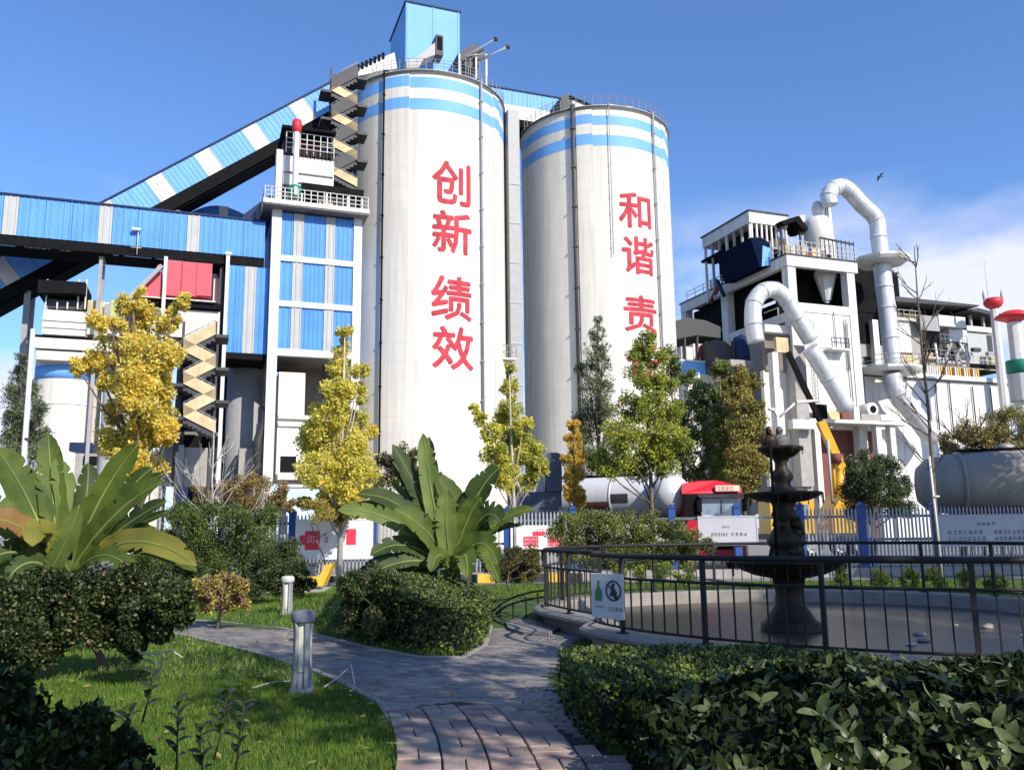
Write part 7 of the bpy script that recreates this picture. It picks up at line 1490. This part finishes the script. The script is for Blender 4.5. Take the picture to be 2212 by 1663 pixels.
# the many leaves past the single ones, with the same shape, as one mass
mb = MB(); rl = random.Random(95); k = 0
while k < 1500:
    if rl.random() < .6: x = rl.uniform(.78, 3.6); y = 4.0 + .15 * rl.random() + .25 * max(0, 1.1 - x); z = big_top(x, y) * rl.uniform(.1, 1.0); o = Vector((rl.uniform(-.4, .3), -1, rl.uniform(0, .8)))
    elif rl.random() < .3: x = .78 + .08 * rl.random(); y = rl.uniform(4.3, 6.1); z = big_top(x, y) * rl.uniform(.1, 1); o = Vector((-1, rl.uniform(-.5, .2), rl.uniform(0, .8)))
    else: x = rl.uniform(.8, 4.4); y = rl.uniform(4.1, 6.2); z = big_top(x, y) + rl.uniform(-.04, .02); o = Vector((rl.uniform(-.5, .5), rl.uniform(-.6, .3), 1))
    o.normalize(); c = Vector((x, y, z)); a_ = o.orthogonal().normalized(); b_ = o.cross(a_); ph = rl.uniform(0, 6.28); nl = rl.choice((3, 4, 5))
    for q in range(nl):
        an = ph + 6.28 * q / nl + rl.uniform(-.3, .3); d = ((a_ * math.cos(an) + b_ * math.sin(an)) + o * rl.uniform(.1, .8)).normalized(); L2 = rl.uniform(.05, .105); mb.m = 0 if rl.random() < .3 else 1
        leafblade(mb, c, c + d * L2, L2 * rl.uniform(.36, .5), o + Vector((rl.uniform(-.4, .4), rl.uniform(-.4, .2), rl.uniform(0, .5))), rl.choice([-.12, -.05, .08, .12]), 4, rl.uniform(.08, .3)); k += 1
obj('leaf_run', mb, [GL2, LM['dark']], BH, kind='stuff')
# ---- grass
def grass(n, x0, x1, y0, y1, h, w_, seed, name, mats, wts, pw=1.0):
    rng = np.random.default_rng(seed); X = rng.uniform(x0, x1, n); Y = y0 + (y1 - y0) * rng.uniform(0, 1, n) ** pw
    ok = (np.abs(X) < Y * .68 + 1) & ~inpoly(X, Y, [(p.x, p.y) for p in path_poly]) & ~inpoly(X, Y, [(p.x, p.y) for p in ring]) & ~inpoly(X, Y, [(p.x, p.y) for p in far_walk]) & ~inpoly(X, Y, [(p.x, p.y) for p in bed])
    X, Y = X[ok], Y[ok]; m = len(X); Z = .45 * np.exp(-(((X + 1.9) / 2.4) ** 2 + ((Y - 17.6) / 2.2) ** 2)); an = rng.uniform(0, 6.28, m); L1 = h * rng.uniform(.5, 1.4, m); lean = rng.uniform(-.6, .6, (m, 2)) * L1[:, None]; ww = w_ * rng.uniform(.6, 1.4, m)
    V = np.empty((m, 3, 3)); V[:, 0] = np.stack([X - np.cos(an) * ww, Y - np.sin(an) * ww, Z - .005], 1); V[:, 1] = np.stack([X + np.cos(an) * ww, Y + np.sin(an) * ww, Z - .005], 1); V[:, 2] = np.stack([X + lean[:, 0], Y + lean[:, 1], Z + L1], 1)
    put(name, npmesh(name, V.reshape(-1, 3), 3, rng.choice(len(mats), m, p=wts), mats), kind='stuff')
G1 = leafmat('grass_blade', (.092, .178, .022), .3, .6, .3, 1.5); G2 = leafmat('grass_blade_light', (.165, .25, .036), .3, .6, .3, 1.5); G3 = leafmat('grass_blade_dry', (.22, .2, .07), .3, .7)
grass(150000, -5.5, 1.2, 3.0, 9.6, .055, .0045, 101, 'near_grass', [G1, G2, G3], [.6, .34, .06], 1.2)
grass(130000, -13, 13, 9.6, 25, .08, .010, 102, 'far_grass', [G1, G2, G3], [.62, .3, .08], 1.0)
# ---- unseen evergreen trees round the viewer, placed to shade pool and near garden
def wtree(label, x, y, h, r, n, seed, leaf=.26, gap=.55):
    rnd = random.Random(seed); bl = []
    for k in range(11):
        an = rnd.uniform(0, 6.28); q = rnd.uniform(.2, .75) * r; bl.append((x + q * math.cos(an), y + q * math.sin(an), h + rnd.uniform(-.55, .55) * r, r * rnd.uniform(.38, .55)))
    bl.append((x, y, h + r * .7, r * .4))
    tree('shade_tree', label, 'tree', (x, y, 0), bl, leaf, n, ['dark', 'mid'], seed, .2, gap=gap, group='broad evergreen trees beside the garden')
SHADE = [(5.1, 1.4, 7.0, 2.2, 1150), (13.4, 2.8, 8.0, 3.0, 5000), (9.0, 1.0, 7.4, 1.5, 900), (16.0, 8.2, 7.8, 4.2, 7000), (19.0, 20.3, 8.6, 3.9, 7500), (23.2, 21.0, 8.8, 4.6, 9500), (28.5, 26.0, 9.0, 4.0, 7000), (4.3, -3.8, 6.8, 1.2, 1300),
         (-9.5, .5, 7.0, 3.6, 5000), (-6.5, -5.5, 8.5, 4.4, 6500), (-1.5, -6.9, 9.5, 4.4, 6500), (2.0, -13.5, 10.0, 4.6, 6500), (-13.5, 5.0, 7.5, 3.6, 4500)]  # more unseen trees, added behind and left to block sky light
for k, (x, y, h, r, n) in enumerate(SHADE): wtree('broad evergreen tree out of view, placed to shade the garden', x, y, h, r, n, 200 + k, gap=1.5 if k == 0 else .55)

# ---- fallen leaves on path and lawn
rng = np.random.default_rng(7); n = 900; X = rng.uniform(-5, 3, n); Y = rng.uniform(4, 16, n); ok = ~inpoly(X, Y, [(p.x, p.y) for p in ring]) & ~inpoly(X, Y, small_poly) & ~inpoly(X, Y, big_poly) & ~inpoly(X, Y, mid_poly); X, Y = X[ok], Y[ok]; n = len(X)
d = rng.normal(size=(n, 3)); d[:, 2] *= .15; d /= np.linalg.norm(d, axis=1)[:, None]; s_ = np.cross(d, np.array([0, 0, 1.0])) + rng.normal(size=(n, 3)) * .12; sz = rng.uniform(.02, .05, n)[:, None]; c = np.stack([X, Y, np.full(n, .03) + .05 * ~inpoly(X, Y, [(p.x, p.y) for p in path_poly])], 1)
V = np.empty((n, 4, 3)); V[:, 0] = c - d * sz; V[:, 1] = c + s_ * sz * .5; V[:, 2] = c + d * sz; V[:, 3] = c - s_ * sz * .5; V[:, :, 2] = np.maximum(V[:, :, 2], .022)
put('fallen_leaves', npmesh('fallen_leaves', V.reshape(-1, 3), 4, rng.choice(3, n), [LM['gold3'], LM['brown'], LM['olive']]), kind='stuff')
